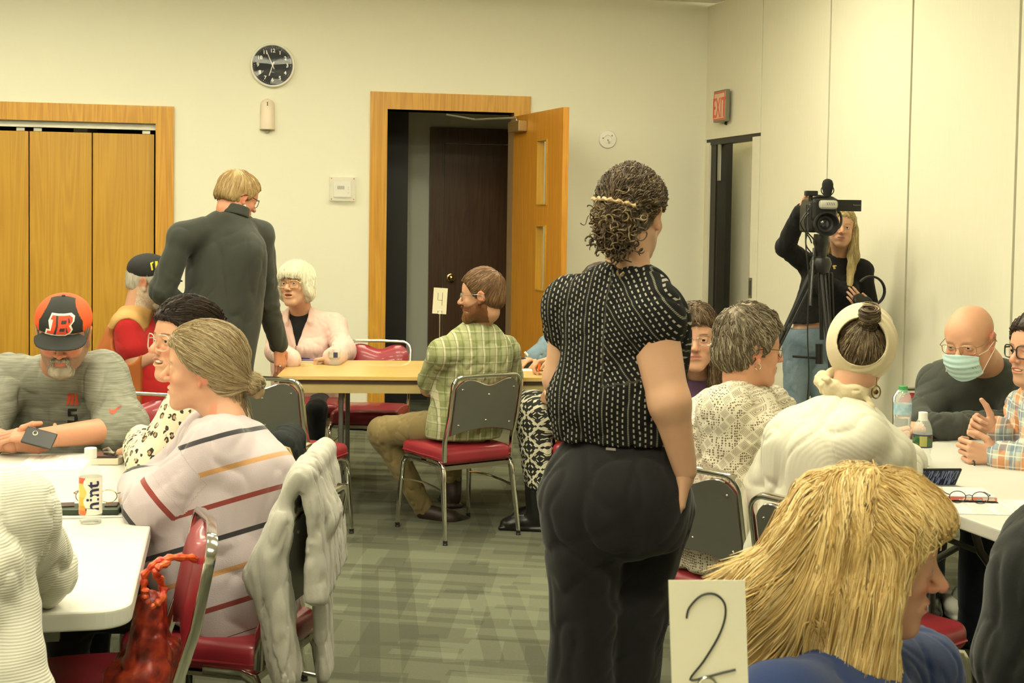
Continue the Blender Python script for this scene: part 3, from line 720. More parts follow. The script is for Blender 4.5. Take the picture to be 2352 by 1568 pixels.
# thermostat
t, p = wallthing('thermostat', 'white thermostat inside a clear guard box on the back wall', 'thermostat', 786, 434)
CLR = NT('guard_plastic').P(col=(.95, .93, .85), rough=.1, spec=.6, alpha=.22).m
mb = MB(); gw, gh = 58 / k, 54 / k
for (c, s) in (((0, -.055, 0), (gw, .003, gh)), ((-gw / 2, -.028, 0), (.003, .055, gh)), ((gw / 2, -.028, 0), (.003, .055, gh)), ((0, -.028, gh / 2), (gw, .055, .003)), ((0, -.028, -gh / 2), (gw, .055, .003))): mb.box(c, s)
mb.build('guard_cover', CLR, t); mb = MB(); mb.box((.0, -.014, .0), (40 / k, .028, 38 / k), bev=.006); b = mb.build('body', PLW, t)
mb = MB(); mb.box((-.012, -.029, .01), (.055, .002, .026)); mb.build('display', mat('lcd', (.2, .21, .15), .3), b)
mb = MB(); [mb.box((.045, -.029, z), (.008, .003, .008)) for z in (.012, -.004, -.03)]; mb.build('buttons', mat('grey_btn', (.5, .48, .4), .5), b)
mb = MB(); [mb.lathe([(0, .003), (.005, 0)], (sx * gw * .44, -.057, sz * gh * .44), 8, FY) for sx in (-1, 1) for sz in (-1, 1)]; mb.build('screws', mat('red_screw', (.35, .1, .05), .4), t)
# round alarm plate
t, p = wallthing('alarm_plate', 'round white alarm disc on the back wall right of the open door', 'alarm', 1395, 320)
k = 3100 / p[1]; r = 21 / k
mb = MB(); mb.lathe([(0, 0), (r, 0), (r, .008), (r - .006, .016), (r * .45, .02), (r * .42, .014), (0, .014)], (0, 0, 0), 40, FY); mb.build('disc', PLW, t, smooth=True)
mb = MB(); [mb.lathe([(0, .004), (.006, 0)], (q[0] * r, -.02, q[1] * r), 10, FY) for q in ((-.55, .1), (.45, .4), (0, -.1))]; mb.build('screws', STEEL, t)
mb = MB(); mb.box((.01, -.02, -.025), (.014, .006, .02)); mb.build('test_button', mat('grey_btn', (.5, .48, .4), .5), t)
# EXIT sign on the partition header
u0, u1 = pu(phit(1656, 245)), pu(phit(1684, 245)); z1_ = float(phit(1652, 212)[2]); z0_ = float(phit(1652, 283)[2])
uc = (u0 + u1) / 2; ex = thing('exit_sign', 'red EXIT sign in a grey metal box above the partition doorway', 'exit sign', B0 + nrm(pd) * uc + V3(0, 0, (z0_ + z1_) / 2), math.atan2(pd[1], pd[0]))
ew = abs(u1 - u0); eh = z1_ - z0_
mb = MB(); mb.box((0, -.045, 0), (ew, .034, eh), bev=.004); mb.build('housing', mat('grey_sign_box', (.22, .21, .15), .4, .4), ex)
mb = MB(); mb.box((0, -.062, 0), (ew * .92, .006, eh * .9)); fc = mb.build('sign_face', mat('pink_sign_face', (.72, .48, .33), .4), ex)
mb = MB(); [mb.box((x_, -.0645, z_), (a_, .002, b_)) for x_, z_, a_, b_ in ((0, eh * .42, ew * .9, eh * .05), (0, -eh * .42, ew * .9, eh * .05), (-ew * .43, 0, ew * .05, eh * .86), (ew * .43, 0, ew * .05, eh * .86))]; mb.build('red_border', mat('exit_red', (.72, .09, .04), .4), fc); mb = MB(); put_text(mb, 'EXIT', eh * .78, (0, -.066, -.02), FY @ np.diag([ew * .62 / (eh * .78 * 1.15) * .95, 1.15, 1]), depth=.0005, bold=.001); mb.build('lettering', mat('exit_red', (.72, .09, .04), .4), fc)
mb = MB(); mb.tube([(0, 0, -eh / 2 - .0), (0, -.01, -eh / 2 - .02)], .012, 8); mb.build('conduit', PLK, ex)
# ------------------------------------------------------------------ things on tables
def number_card(px0, px1, py, d, digit, label, w, h, stem, M_, tz):
    c = D((px0 + px1) / 2, py, d); t = thing('number_card', label, 'table number', (c[0], c[1], tz), M_)
    zc = c[2] - tz - h / 2
    mb = MB(); mb.box((0, 0, zc), (w, .0012, h), roty(R(-3 if digit == '2' else 3)), bev=.0003); cd_ = mb.build('card', mat('card_paper', (.66, .63, .48), .7, 0, .02), t)
    strokes = {'2': [[(-.028, .022), (-.024, .036), (-.008, .052), (.010, .054), (.022, .042), (.022, .022), (.012, -.004), (-.008, -.036), (-.026, -.060), (-.004, -.056), (.018, -.050), (.034, -.046)]],
               '4': [[(-.016, .052), (-.016, .0), (.018, .0)], [(.016, .056), (.016, -.038)]]}[digit]
    k = w / .1; mb = MB()
    for st in strokes:
        pts = []
        for i in range(len(st) - 1):
            for q in range(4 if digit == '2' else 1):
                f = q / 4; i0 = max(i - 1, 0); i3 = min(i + 2, len(st) - 1); P0, P1, P2, P3 = [np.array(st[j]) for j in (i0, i, i + 1, i3)]
                pts.append(.5 * ((2 * P1) + (P2 - P0) * f + (2 * P0 - 5 * P1 + 4 * P2 - P3) * f * f + (3 * P1 - P0 - 3 * P2 + P3) * f ** 3))
        pts.append(np.array(st[-1])); mb.tube([roty(R(-3 if digit == '2' else 3)) @ V3(p_[0] * k, -.0012, p_[1] * k) + V3(0, 0, zc + .004) for p_ in pts], .0015 * k, 6)
    mb.build('digit', PLK, cd_)
    mb = MB(); mb.tube([(0, .003, 0), (0, .003, zc - h / 2 + .02)], .0025, 8); ln_ = [(.012 * math.cos(a), -.0025, zc - h / 2 + .012 + .012 * math.sin(a)) for a in [PI * 2 * i / 14 for i in range(14)]]; mb.tube(ln_, .0015, 6, closed=True)
    mb.lathe([(0, 0), (.045, 0), (.045, .004), (.01, .009), (0, .009)], (0, 0, 0), 28); mb.build('stand', CHROME, t, smooth=True)
    return t
number_card(995, 1027, 661, 7.62, '4', 'white card with a handwritten 4 on a wire stand on the tan table', .079, .147, 0, 0, TZ)
number_card(1540, 1720, 1332, 1.72, '2', 'white card with a handwritten 2 on a wire stand in the right foreground', .098, .150, 0, R(-8), TZ)
pc = G(1630, 2000, TZ)
tb = plastic_table(D(1800, 1500, 1.5)[0] + .15, 1.28, 8, 1.83, .76, 'white folding table below the card with the 2, mostly outside the photo')
def bottle(px, py, h, rad, label, capcol, style, ang=0, z=TZ):
    p = G(px, py, z); t = thing('water_bottle', label, 'bottle', p, ang)
    s = h / .2
    if style == 'hint': pr = [(0, .004), (.85, 0), (1, .03), (1, .62), (.93, .68), (.70, .76), (.56, .83), (.50, .90), (.46, .93), (.46, .955)]
    elif style == 'big': pr = [(0, .003), (.85, 0), (1, .03), (.96, .09), (1, .15), (.96, .21), (1, .27), (.96, .33), (1, .39), (.96, .45), (1, .5), (1, .74), (.9, .83), (.6, .92), (.42, .95), (.42, .965)]
    else: pr = [(0, .003), (.8, 0), (1, .04), (1, .14), (.88, .22), (.9, .30), (1, .34), (1, .62), (.98, .67), (.8, .78), (.5, .88), (.4, .91), (.4, .94)]
    PET = NT('clear_plastic').P(col=(.93, .96, .92), rough=.06, spec=.9, alpha=.26).m if 'PET' not in _mats else _mats['PET']; _mats['PET'] = PET
    mb = MB(); mb.lathe([(r * rad, q * h) for r, q in pr], (0, 0, 0), 36); mb.build('bottle_body', PET, t, smooth=True)
    WAT = NT('water').P(col=(.95, .98, .95), rough=.02, trans=1, ior=1.04).m if 'WAT' not in _mats else _mats['WAT']; _mats['WAT'] = WAT
    lv = {'hint': .12, 'big': .45, 'small': .30}[style]; w_ = [(r * rad * .93, q * h + .002) for r, q in pr if q <= lv]
    mb = MB(); mb.lathe(w_ + [(0, w_[-1][1])], (0, 0, 0), 36); mb.build('water', WAT, t, smooth=True)
    mb = MB(); cr = pr[-1][0] * rad + .0025; n = 28
    mb.lathe([(0, pr[-1][1] * h - .018), (cr, pr[-1][1] * h - .018), (cr, h - .001), (cr - .0015, h), (0, h)], (0, 0, 0), 28); mb.build('cap', mat('cap_' + style + str(capcol), capcol, .45), t, smooth=False)
    # label wraps round the body
    z0l, z1l = {'hint': (.13, .62), 'big': (.52, .70), 'small': (.36, .60)}[style]
    NTl = NT('label_' + style + str(px)); v = NTl.coord(); x, y, zz = NTl.xyz(v)
    a = NTl.math('ARCTAN2', x, NTl.math('MULTIPLY', y, -1.0)); zn = NTl.math('DIVIDE', zz, h)
    if style == 'hint':
        ln_ = NTl.noise(9, v, 2); col = (.86, .83, .70)
        m1 = NTl.math('MULTIPLY', NTl.math('LESS_THAN', a, -.12), NTl.math('GREATER_THAN', a, -1.2)); c = NTl.ramp(zn, [(.13, (.85, .16, .04)), (.19, (.9, .3, .03)), (.25, (.92, .42, .05)), (.36, (.85, .55, .12)), (.44, (.92, .55, .12)), (.54, (.82, .10, .05))], 'CONSTANT')
        curve = NTl.math('LESS_THAN', NTl.math('ADD', a, NTl.math('MULTIPLY', NTl.math('SINE', NTl.math('MULTIPLY', zn, 26.0)), .16)), -.30)
        NTl.P(col=NTl.mix(NTl.math('MULTIPLY', m1, curve), col, c), rough=.4)
    elif style == 'big':
        NTl.P(col=NTl.ramp(NTl.noise(40, v, 2), [(.4, (.45, .62, .66)), (.6, (.30, .48, .60))]), rough=.4, alpha=.8)
    else:
        band = NTl.math('LESS_THAN', NTl.math('ABSOLUTE', NTl.math('SUBTRACT', zn, .48)), .095); vo = NTl.n('ShaderNodeTexVoronoi', {'Vector': v, 'Scale': 60}).outputs['Color']
        sq = NTl.math('LESS_THAN', NTl.math('ABSOLUTE', NTl.math('SUBTRACT', a, .18)), .38); mid = NTl.mix(sq, NTl.mix(1.0, vo, (.10, .16, .07), 'MULTIPLY'), (.42, .40, .12)); mid = NTl.mix(.0, mid, mid)
        NTl.P(col=NTl.mix(band, (.035, .05, .12), mid) if px > 1000 else NTl.mix(sq, (.60, .57, .45), (.04, .04, .13)), rough=.4)
    mb = MB(); rl = rad * (1.0 if style != 'small' else 1.0) + .0008; mb.grid(lambda a_, b_: (rl * math.cos(a_ * 2 * PI), rl * math.sin(a_ * 2 * PI), h * (z0l + (z1l - z0l) * b_)), 48, 2, closed_u=True); lb = mb.build('label', NTl.m, t, smooth=True)
    if style == 'hint':
        mb = MB(); vs, fs = text_mesh('hint', .052, .0002, .0010); rr_ = rl + .0014
        out = []
        for (x_, y_, z_) in vs:   # runs up the bottle, wrapped on the curve
            an = .42 + (y_ + .0) / rr_ * -1.0; up = h * .375 + x_; out.append(((rr_ + z_) * math.sin(an), -(rr_ + z_) * math.cos(an), up))
        mb.add(out, fs); mb.build('lettering', mat('hint_navy', (.025, .02, .075), .4), lb)
    if style == 'small' and px < 1000:
        pass
    return t
bottle(208, 1200, .205, .030, 'clear flavoured water bottle with white cap and fruit label on the left table', (.85, .83, .75), 'hint', R(6))
bottle(2071, 1020, .225, .0335, 'taller clear water bottle with a green cap on the right table', (.05, .33, .10), 'big', R(-24))
bottle(2117, 1070, .19, .033, 'shorter clear water bottle with a white cap and dark label on the right table', (.85, .83, .75), 'small', R(-22))
bottle(768, 838, .125, .033, 'small clear water bottle by the fist of the woman in pink', (.85, .83, .75), 'small', R(8))
def boxthing(name, label, cat, p, size, m, rz=0, bev=.002, parts=None):
    t = thing(name, label, cat, p, R(rz)); mb = MB(); mb.box((0, 0, size[2] / 2 + .0006), size, bev=bev); mb.build(parts or 'body', m, t); return t
PAPER = NT('printed_paper'); _v = PAPER.coord(); _x = PAPER.xyz(_v); _l = PAPER.math('LESS_THAN', PAPER.math('FRACT', PAPER.math('MULTIPLY', _x[1], 110.0)), .35); _w = PAPER.math('GREATER_THAN', PAPER.noise(60, PAPER.coord(scale=(1, .15, 1)), 1), .47)
_in = PAPER.math('LESS_THAN', PAPER.math('ABSOLUTE', _x[0]), .085); PAPER.P(col=PAPER.mix(PAPER.math('MULTIPLY', PAPER.math('MULTIPLY', _l, _w), _in), (.86, .84, .76), (.35, .33, .3)), rough=.8); PAPER = PAPER.m
PLAIN = mat('plain_paper', (.86, .84, .74), .8, 0, .02)
def sheet(px, py, w, d, rz, label, m=PLAIN, z=TZ):
    p = G(px, py, z); t = thing('paper_sheet', label, 'paper', p, R(rz)); mb = MB(); mb.box((0, 0, .0012), (w, d, .0012)); mb.build('page', m, t); return t
sheet(128, 1063, .216, .28, 8, 'printed sheet of paper in front of the man in the cap', PAPER)
# green hard case with spectacles, behind the flavoured water bottle
gc = G(200, 1176, TZ); t = thing('folder', 'dark green slim case lying behind the flavoured water bottle', 'case', gc, R(6))
mb = MB(); mb.box((0, 0, .009), (.185, .085, .016), bev=.003); mb.build('body', mat('dark_green', (.035, .052, .028), .35), t)
mb = MB(); [mb.box((x, .012, .019), (w_, .05, .004), rotz(r_), bev=.001) for x, w_, r_ in ((-.06, .045, .2), (.005, .05, -.1), (.065, .035, .1))]; mb.build('patches', mat('camouflage', (.055, .025, .018), .4, 0, .5, 90), t)
def specs_loose(p, rz, label, m, w=.13):
    t = thing('eyeglasses', label, 'eyeglasses', p, R(rz))
    for s in (-1, 1):
        mb = MB(); mb.tube([(s * .033 + .024 * math.cos(a), .004 * math.sin(a) * 0, .021 + .018 * math.sin(a)) for a in [2 * PI * i / 18 for i in range(18)]], .0014, 6, closed=True); mb.build('rim', m, t, smooth=True)
        mb = MB(); mb.tube([(s * .058, 0, .028), (s * .064, .01, .028), (s * .062, .09, .022), (s * .058, .125, .004)], .0016, 6); mb.build('temple', m, t, smooth=True)
    mb = MB(); mb.tube([(-.010, 0, .026), (0, -.002, .029), (.010, 0, .026)], .0014, 6); mb.build('bridge', m, t, smooth=True); return t
GOLD = mat('gold_wire', (.5, .36, .14), .25, 1); DKW = mat('dark_wire', (.04, .03, .025), .3, .3)
specs_loose(gc + V3(.02, .02, .021), 6, 'thin wire eyeglasses lying on the dark green case', GOLD)
# small boxed gadget beside the paper
t = thing('boxed_phone', 'phone and keys on a low beige box beside the printed sheet', 'phone', G(246, 1062, TZ), R(6))
mb = MB(); mb.prism([(-.045, -.05), (.045, -.05), (.055, -.03), (.05, .07), (-.045, .07)], .022, (0, 0, .001), bev=.003); mb.build('case', mat('beige_case', (.70, .62, .48), .5), t)
mb = MB(); mb.box((.0, .0, .027), (.078, .10, .008), bev=.003); mb.build('phone', mat('maroon_black', (.05, .02, .02), .2), t)
mb = MB(); mb.tube([(-.02, .05, .035), (0, .02, .045), (.02, -.02, .036), (.03, -.03, .036)], .005, 8); mb.tube([(-.01, .0, .035), (.01, -.02, .038), (.03, -.035, .036)], .004, 8); mb.build('keys', STEEL, t, smooth=True)
# notebook and pen by the woman in pink
p = G(695, 830, TZ); t = thing('notebook', 'purple covered notebook on the tan table by the woman in pink', 'notebook', p, R(4))
mb = MB(); mb.box((0, 0, .006), (.20, .13, .010), bev=.001); mb.build('pages', PLAIN, t); mb = MB(); mb.box((0, 0, .0125), (.205, .135, .002)); mb.build('cover', mat('purple_cover', (.14, .07, .20), .35, 0, .3, 20), t)
t = thing('pen', 'dark blue pen lying on the purple notebook', 'pen', p + V3(-.02, -.02, .0175), R(80)); mb = MB(); mb.tube([(0, -.07, .004), (0, -.06, .004), (0, .06, .004), (0, .068, .004)], [.0015, .0045, .0045, .003], 10); mb.build('barrel', mat('navy_pen', (.02, .025, .09), .3), t, smooth=True); mb = MB(); mb.tube([(0, .02, .0085), (0, .06, .0085)], .0012, 6); mb.build('clip', CHROME, t)
# things at the right end of the tan table
p = G(1226, 845, TZ); t = thing('organizer_tray', 'dark green tray at the right end of the tan table', 'tray', p + V3(.03, .05, 0), R(3)); mb = MB(); mb.box((0, 0, .014), (.24, .09, .026), bev=.003); mb.build('tray_body', mat('bottle_green', (.02, .055, .035), .3), t); mb = MB(); mb.box((0, 0, .029), (.236, .086, .004)); mb.build('lid', PLK, t)
sheet(1232, 850, .22, .10, 3, 'white sheet of paper at the right end of the tan table', PLAIN)
t = thing('binder_clip', 'yellow topped black and white clip standing on the green tray', 'clip', p + V3(-.01, .05, .032), R(20))
mb = MB(); mb.prism([(-.02, 0), (.02, 0), (.004, .03), (-.004, .03)], .04, (0, .02, 0), FY @ np.diag([1, 1, 1])); mb.build('clip_body', mat('yellow_plastic', (.75, .62, .02), .4), t); mb = MB(); mb.tube([(0, 0, .01), (-.045, 0, .055)], .006, 8); mb.build('lever', PLW, t)
# things on the right table
p = G(2130, 1012, TZ); t = thing('remote_mouse', 'small black rounded gadget behind the shorter water bottle', 'gadget', p, R(-60)); mb = MB(); mb.lathe([(0, 0), (.03, .001), (.034, .008), (.026, .02), (.012, .026), (0, .027)], (0, 0, .0005), 28, np.diag([.8, 1.5, 1.0])); mb.build('body', PLK, t, smooth=True)
p = G(2205, 1148, TZ); t = thing('magazine', 'teal and red folded booklet on the right table', 'booklet', p, R(-4))
mb = MB(); mb.box((0, .03, .012), (.20, .14, .010), bev=.001); mb.build('pages', mat('teal_pages', (.05, .32, .30), .5), t); mb = MB(); mb.box((-.005, .03, .0195), (.20, .14, .003), rotx(0)); mb.build('cover', NT('booklet_cover').m, t)
n_ = NT('booklet_print'); _v = n_.coord(); n_.P(col=n_.ramp(n_.noise(30, n_.coord(scale=(1, .3, 1)), 2), [(.40, (.70, .16, .12)), (.5, (.75, .6, .5)), (.6, (.72, .2, .15)), (.7, (.2, .5, .5))], 'CONSTANT'), rough=.4); t.children[1].data.materials[0] = n_.m
mb = MB(); mb.box((0, .03, .003), (.205, .145, .004)); mb.build('lower_cover', PLK, t)
p2 = G(2150, 1118, TZ); t = thing('smartphone', 'dark smartphone with lit text screen propped on the right table', 'phone', p2 + V3(0, .03, .0), R(6))
Mp = rotx(R(38)); mb = MB(); mb.box(Mp @ V3(0, 0, .035) + V3(0, 0, .004), (.15, .008, .075), Mp, bev=.003); mb.build('body', PLK, t)
n_ = NT('phone_screen'); _v = n_.coord(scale=(260, 1, 30)); _t = n_.math('GREATER_THAN', n_.noise(1, _v, 1), .52); n_.P(col=n_.mix(_t, (.012, .014, .025), (.12, .14, .2)), rough=.15, emit=n_.mix(_t, (.002, .003, .01), (.10, .12, .18)), es=.6)
mb = MB(); mb.box(Mp @ V3(0, -.0045, .035) + V3(0, 0, .004), (.138, .001, .065), Mp); mb.build('screen', n_.m, t)
sheet(2285, 1165, .30, .22, -3, 'printed white sheet under the eyeglasses on the right table', PAPER)
specs_loose(G(2225, 1160, TZ) + V3(0, 0, .003), -8, 'dark wire eyeglasses lying in front of the teal booklet', DKW)
# floor things
t = thing('bag_strap', 'tan leather strap curling on the carpet by the chair legs', 'strap', G(1262, 1205, 0))
mb = MB(); q = [(-.02, .1, .012), (-.06, .03, .012), (-.075, -.02, .012), (-.03, -.04, .012), (.05, -.05, .012), (.14, -.06, .012), (.22, -.03, .012)]; mb.tube(q, 1, 8, flat=(.0015, .011), up=(0, 0, 1)); mb.build('strap', mat('tan_leather', (.34, .10, .025), .45), t, smooth=True)
p = G(820, 985, 0); t = thing('black_bag', 'black bag slumped on the floor behind the tan table', 'bag', p); S = [ell((p[0], p[1], .09), (.17, .10, .10), k=.03), ell((p[0] + .1, p[1] - .02, .07), (.10, .09, .08), k=.03), fold(.012, (12, 12, 12), 5), cut((0, 0, .004), (0, 0, -1))]
V, Q = surf(S, .008); me = mesh_np('bag', V - p, Q); link('bag_body', me, mat('black_nylon', (.012, .012, .012), .6), t)
t = thing('green_pouch', 'bright green pouch on top of the black bag', 'pouch', p + V3(-.12, -.06, 0)); S = [ell((0, 0, .17), (.03, .02, .02), k=.03), cap((0, 0, .17), (-.03, .0, .12), .014)]; V, Q = surf(S, .005); me = mesh_np('pouch', V, Q); link('pouch_body', me, mat('lime', (.10, .25, .03), .5), t)
# ------------------------------------------------------------------ people: helpers
def skinmat():
    t = NT('skin'); c = t.attr('Col', 'Color'); v = t.coord(); n = t.noise(55, v, 3); n2 = t.noise(14, v, 2)
    c = t.mix(t.math('MULTIPLY', n2, .22), c, t.mix(1.0, c, (.95, .62, .55), 'MULTIPLY')); c = t.mix(t.math('MULTIPLY', n, .12), c, t.mix(1.0, c, (.7, .55, .5), 'MULTIPLY'))
    t.P(col=c, rough=.48, spec=.35, sss=.06); t.set(t.b, 'Subsurface Radius', (.02, .008, .004)); t.set(t.b, 'Subsurface Scale', .3); t.bump(t.noise(260, v, 2), .12, .0008); return t.m
SKIN = skinmat()
def fabric(name, c, var=.12, rough=.85, weave=260, bump=.25, sheen=.15, big=7, sc=(1, 1, 1)):
    if name in _mats: return _mats[name]
    t = NT(name); v = t.coord(scale=sc); n = t.noise(big, v, 3); w = t.noise(weave, v, 2, .6)
    f = t.math('ADD', t.math('MULTIPLY', n, .6), t.math('MULTIPLY', w, .4))
    t.P(col=t.ramp(f, [(.3, tuple(x * (1 - var) for x in c)), (.7, tuple(min(1, x * (1 + var)) for x in c))]), rough=rough, spec=.15, sheen=sheen); t.bump(w, bump, .0015); _mats[name] = t.m; return t.m
def hairmat(name, c0, c1, c2=None, rough=.42):
    if name in _mats: return _mats[name]
    t = NT(name); a = t.attr('sv', 'Fac'); v = t.coord(); n = t.noise(30, v, 3)
    f = t.math('ADD', t.math('MULTIPLY', a, .7), t.math('MULTIPLY', n, .3)); st = [(.15, c0), (.85, c1)] if c2 is None else [(.1, c0), (.5, c1), (.9, c2)]
    t.P(col=t.ramp(f, st), rough=rough, spec=.35); _mats[name] = t.m; return t.m
EYEW = mat('eye_white', (.75, .70, .62), .15, 0, .02); IRIS = mat('iris_brown', (.07, .04, .02), .1); IRISB = mat('iris_blue', (.12, .18, .2), .1); PUP = mat('pupil', (.004, .004, .004), .05)
TEETH = mat('teeth', (.82, .78, .66), .25, 0, .02)
LENS = NT('spectacle_lens').P(col=(1, 1, 1), rough=.02, trans=1, ior=1.02, alpha=.30).m
class Fig:
    def __init__(s, label, base, yaw, group=None, name='person', cat='person'):
        s.yaw = R(yaw); s.base = V3(base[0], base[1], 0); s.M = rotz(s.yaw); s.root = thing(name, label, cat, s.base, s.yaw, group); s.f = s.M @ V3(0, 1, 0); s.r = s.M @ V3(1, 0, 0)
    def loc(s, V): return (np.asarray(V) - s.base) @ s.M
    def add(s, name, parts, m, col=None, attrs=None, parent=None, own=False):
        """parts: list of (S, vox); joined into one mesh object"""
        Vs = []; Qs = []; o = 0
        for S, vox in parts:
            V, Q = surf(S, vox); Vs.append(V); Qs.append(Q + o); o += len(V)
        V = np.concatenate(Vs); Q = np.concatenate(Qs); me = mesh_np(name, s.loc(V), Q)
        if col is not None: set_col(me, 'Col', col(V))
        for k, fn in (attrs or {}).items():
            a = fn(V); (set_v if a.ndim == 2 else set_f)(me, k, a)
        return link(name, me, m, parent or s.root)
    def mb(s, mb, name, m, parent=None, smooth=True, **kw):
        mb.v = [tuple(v) for v in s.loc(np.array(mb.v))]; return mb.build(name, m, parent or s.root, smooth, **kw)
class Head:
    def __init__(s, c, yaw, pitch=0, roll=0, sc=1.0, neck=None, rneck=.052, male=True, smile=0, open_=0, wide=1.0, nose=1.0, teeth=False, jaw=1.0, lid=.0040):
        s.c = np.asarray(c, float); s.H = rotz(R(yaw)) @ rotx(R(pitch)) @ roty(R(roll)); s.sc = sc; s.neck = neck; s.rn = rneck; s.p = dict(male=male, smile=smile, open=open_, wide=wide, nose=nose, teeth=teeth, jaw=jaw, lid=lid)
    def w(s, x, y, z): return s.c + s.H @ (V3(x * s.p['wide'], y, z) * s.sc)
    def l(s, P): q = ((np.asarray(P, float) - s.c) @ s.H) / s.sc; q[:, 0] /= s.p['wide']; return q
    def E(s, c, r, k=.02, op='u', rot=None):
        M_ = s.H if rot is None else s.H @ rot
        return ell(s.w(*c), (r[0] * s.sc * s.p['wide'], r[1] * s.sc, r[2] * s.sc), M_, k * s.sc, op)
    def C(s, a, b, ra, rb=None, k=.02, op='u'): return cap(s.w(*a), s.w(*b), ra * s.sc, (rb or ra) * s.sc, k * s.sc, op)
    def S(s, neck=True, ears=True):
        p = s.p; j = p['jaw']; o = p['open']; sm = p['smile']
        L = [s.E((0, -.012, .036), (.074, .096, .080)), s.E((0, .036, .032), (.061, .05, .060), .03), s.E((0, .034, -.03), (.057, .052, .058), .03), s.E((0, .03, -.070 - o * .01), (.046 * j, .048, .040), .03)]
        for q in (-1, 1):
            L += [s.C((q * .052 * j, -.008, -.048), (q * .018 * j, .062, -.100 - o * .01), .016, .012, .03), s.E((q * .037, .060, -.027 + sm * .003), (.022, .018 + sm * .003, .018), .02)]
        L += [s.E((0, .069, -.101 - o * .012), (.020 * j, .016, .015), .025), s.C((-.034, .075, .019), (.034, .075, .019), .010 if p['male'] else .008, k=.016)]
        for q in (-1, 1): L.append(s.E((q * .032, .096, .001), (.020, .018, .0125), .014, 's'))
        n = p['nose']
        L += [s.C((0, .081, .012), (0, .100 + .010 * n, -.028), .0065, .0108 * n, .012)]
        for q in (-1, 1): L += [s.E((q * .0125 * n, .094, -.032), (.0078, .010, .0075), .007), s.E((q * .0065, .103, -.0405), (.0035, .006, .003), .002, 's')]
        z = -.060
        L += [s.E((0, .072, z - .004), (.034, .018, .020), .015), s.E((0, .0885, z + .003), (.023 + .005 * sm, .0085, .0055), .005), s.E((0, .087, z - .0085 - o * .012), (.020 + .005 * sm, .0088, .0065), .005)]
        if sm or o: L.append(s.E((0, .094, z - .002 - o * .005), (.021 + .006 * sm, .018, .0035 + .003 * sm + .006 * o), .003, 's'))
        else: L.append(s.E((0, .102, z - .002), (.024, .009, .0013), .0025, 's'))
        if sm:
            for q in (-1, 1): L.append(s.C((q * .022, .094, -.036), (q * .036, .080, -.062), .0022, k=.006, op='s'))
        for q in (-1, 1):
            L += [s.E((q * .0315, .0725, .002), (.0165, .0160, .0150), .005), s.E((q * .0315, .0905, .0006), (.0130, .0120, s.p['lid']), .002, 's'), s.C((q * .018, .0865, .0085), (q * .044, .079, .0085), .0018, k=.003)]
            if ears:
                L += [s.E((q * .0775, -.010, -.004), (.0075, .019, .031), .010, rot=roty(q * R(12)) @ rotx(R(-10))), s.E((q * .086, -.006, .000), (.006, .011, .019), .004, 's', rot=roty(q * R(12))), s.C((q * .082, -.026, .012), (q * .083, -.012, .026), .0035, k=.004), s.E((q * .076, .0, -.032), (.006, .008, .009), .006)]
        if neck and s.neck is not None:
            L += [cap(s.w(0, -.022, -.050), s.neck, s.rn * s.sc, s.rn * 1.08 * s.sc, .03), s.C((0, -.04, -.03), (0, -.035, -.08), .045, .05, .03)]
        return L
    def eyes(s, fig, iris=IRIS, gaze=(0, 0), parent=None):
        for q in (-1, 1):
            c = s.w(q * .0315, .0722, .0015); G_ = s.H @ rotz(R(gaze[0])) @ rotx(R(gaze[1])); r = .0143 * s.sc
            mb = MB(); rings = [(0, 0)] + [(math.sin(a), math.cos(a)) for a in [R(x) for x in (10, 17, 22, 26, 40, 60, 90, 120, 150)]] + [(0, -1)]
            FR_ = G_ @ np.array([[1, 0, 0], [0, 0, 1], [0, -1, 0]], float)
            prof = [(r * a if a > 0 else 0, r * b) for a, b in rings]; prof[0] = (0, r); mb.lathe(prof, c, 20, FR_)
            for i in range(len(mb.f)): mb.mi[i] = (i // 20 < 2) * 2 or (i // 20 < 4) * 1
            fig.mb(mb, 'eye', [EYEW, iris, PUP], parent, fixn=False)
    def color(s, skin, lip=None, brow=None, beard=None, stubble=0, blush=.5, scalp=None):
        skin = np.array(skin, float); lip = np.array(lip if lip is not None else skin * (.85, .5, .5)); brow = np.array(brow if brow is not None else skin * .35)
        def fn(V):
            q = s.l(V); x = np.abs(q[:, 0]); y = q[:, 1]; z = q[:, 2]; C = np.tile(skin, (len(V), 1)); nearf = (np.abs(q).max(1) < .16)
            def m(d, w=.004): return (np.clip(-d / w, 0, 1) * nearf)[:, None]
            bl = np.maximum(m(np.hypot((x - .036) / 1.2, (z + .03)) - .022, .02), m(np.hypot(x, z + .028) - .014, .012)) * (y > .04)[:, None] * blush
            ear = m(.070 - x, .006) * (np.abs(y + .01) < .04)[:, None] * .6 * blush; bl = np.maximum(bl, ear)
            C = C * (1 - bl * np.array([.02, .30, .32]))
            lz = -.061; L = m(np.hypot(x / 1.0, (z - lz) * 2.3) - .0245, .003) * (y > .078)[:, None]; C = C * (1 - L) + lip * L
            b = m(np.maximum(np.abs(x - .031) - .017, np.abs(z - (.0235 - (x - .031) ** 2 * 9)) - .0032), .002) * (y > .045)[:, None]; C = C * (1 - b * .85) + brow * b * .85
            if beard is not None:
                jz = np.interp(y, [-.03, .0, .03, .06, .09], [-.02, -.012, -.030, -.044, -.040]); d = z - jz
                M_ = m(np.maximum(d, -.135 - z), .008) * (y > -.035)[:, None] * (1 - L) * (x > -1)[:, None]; M_ = M_ * (1 - .0)
                vn = (vnoise((q * 1).astype(f32), (300, 300, 300), 3) * .5 + .5)[:, None]; C = C * (1 - M_ * stubble) + np.array(beard) * (.7 + .6 * vn) * M_ * stubble
            return C
        return fn
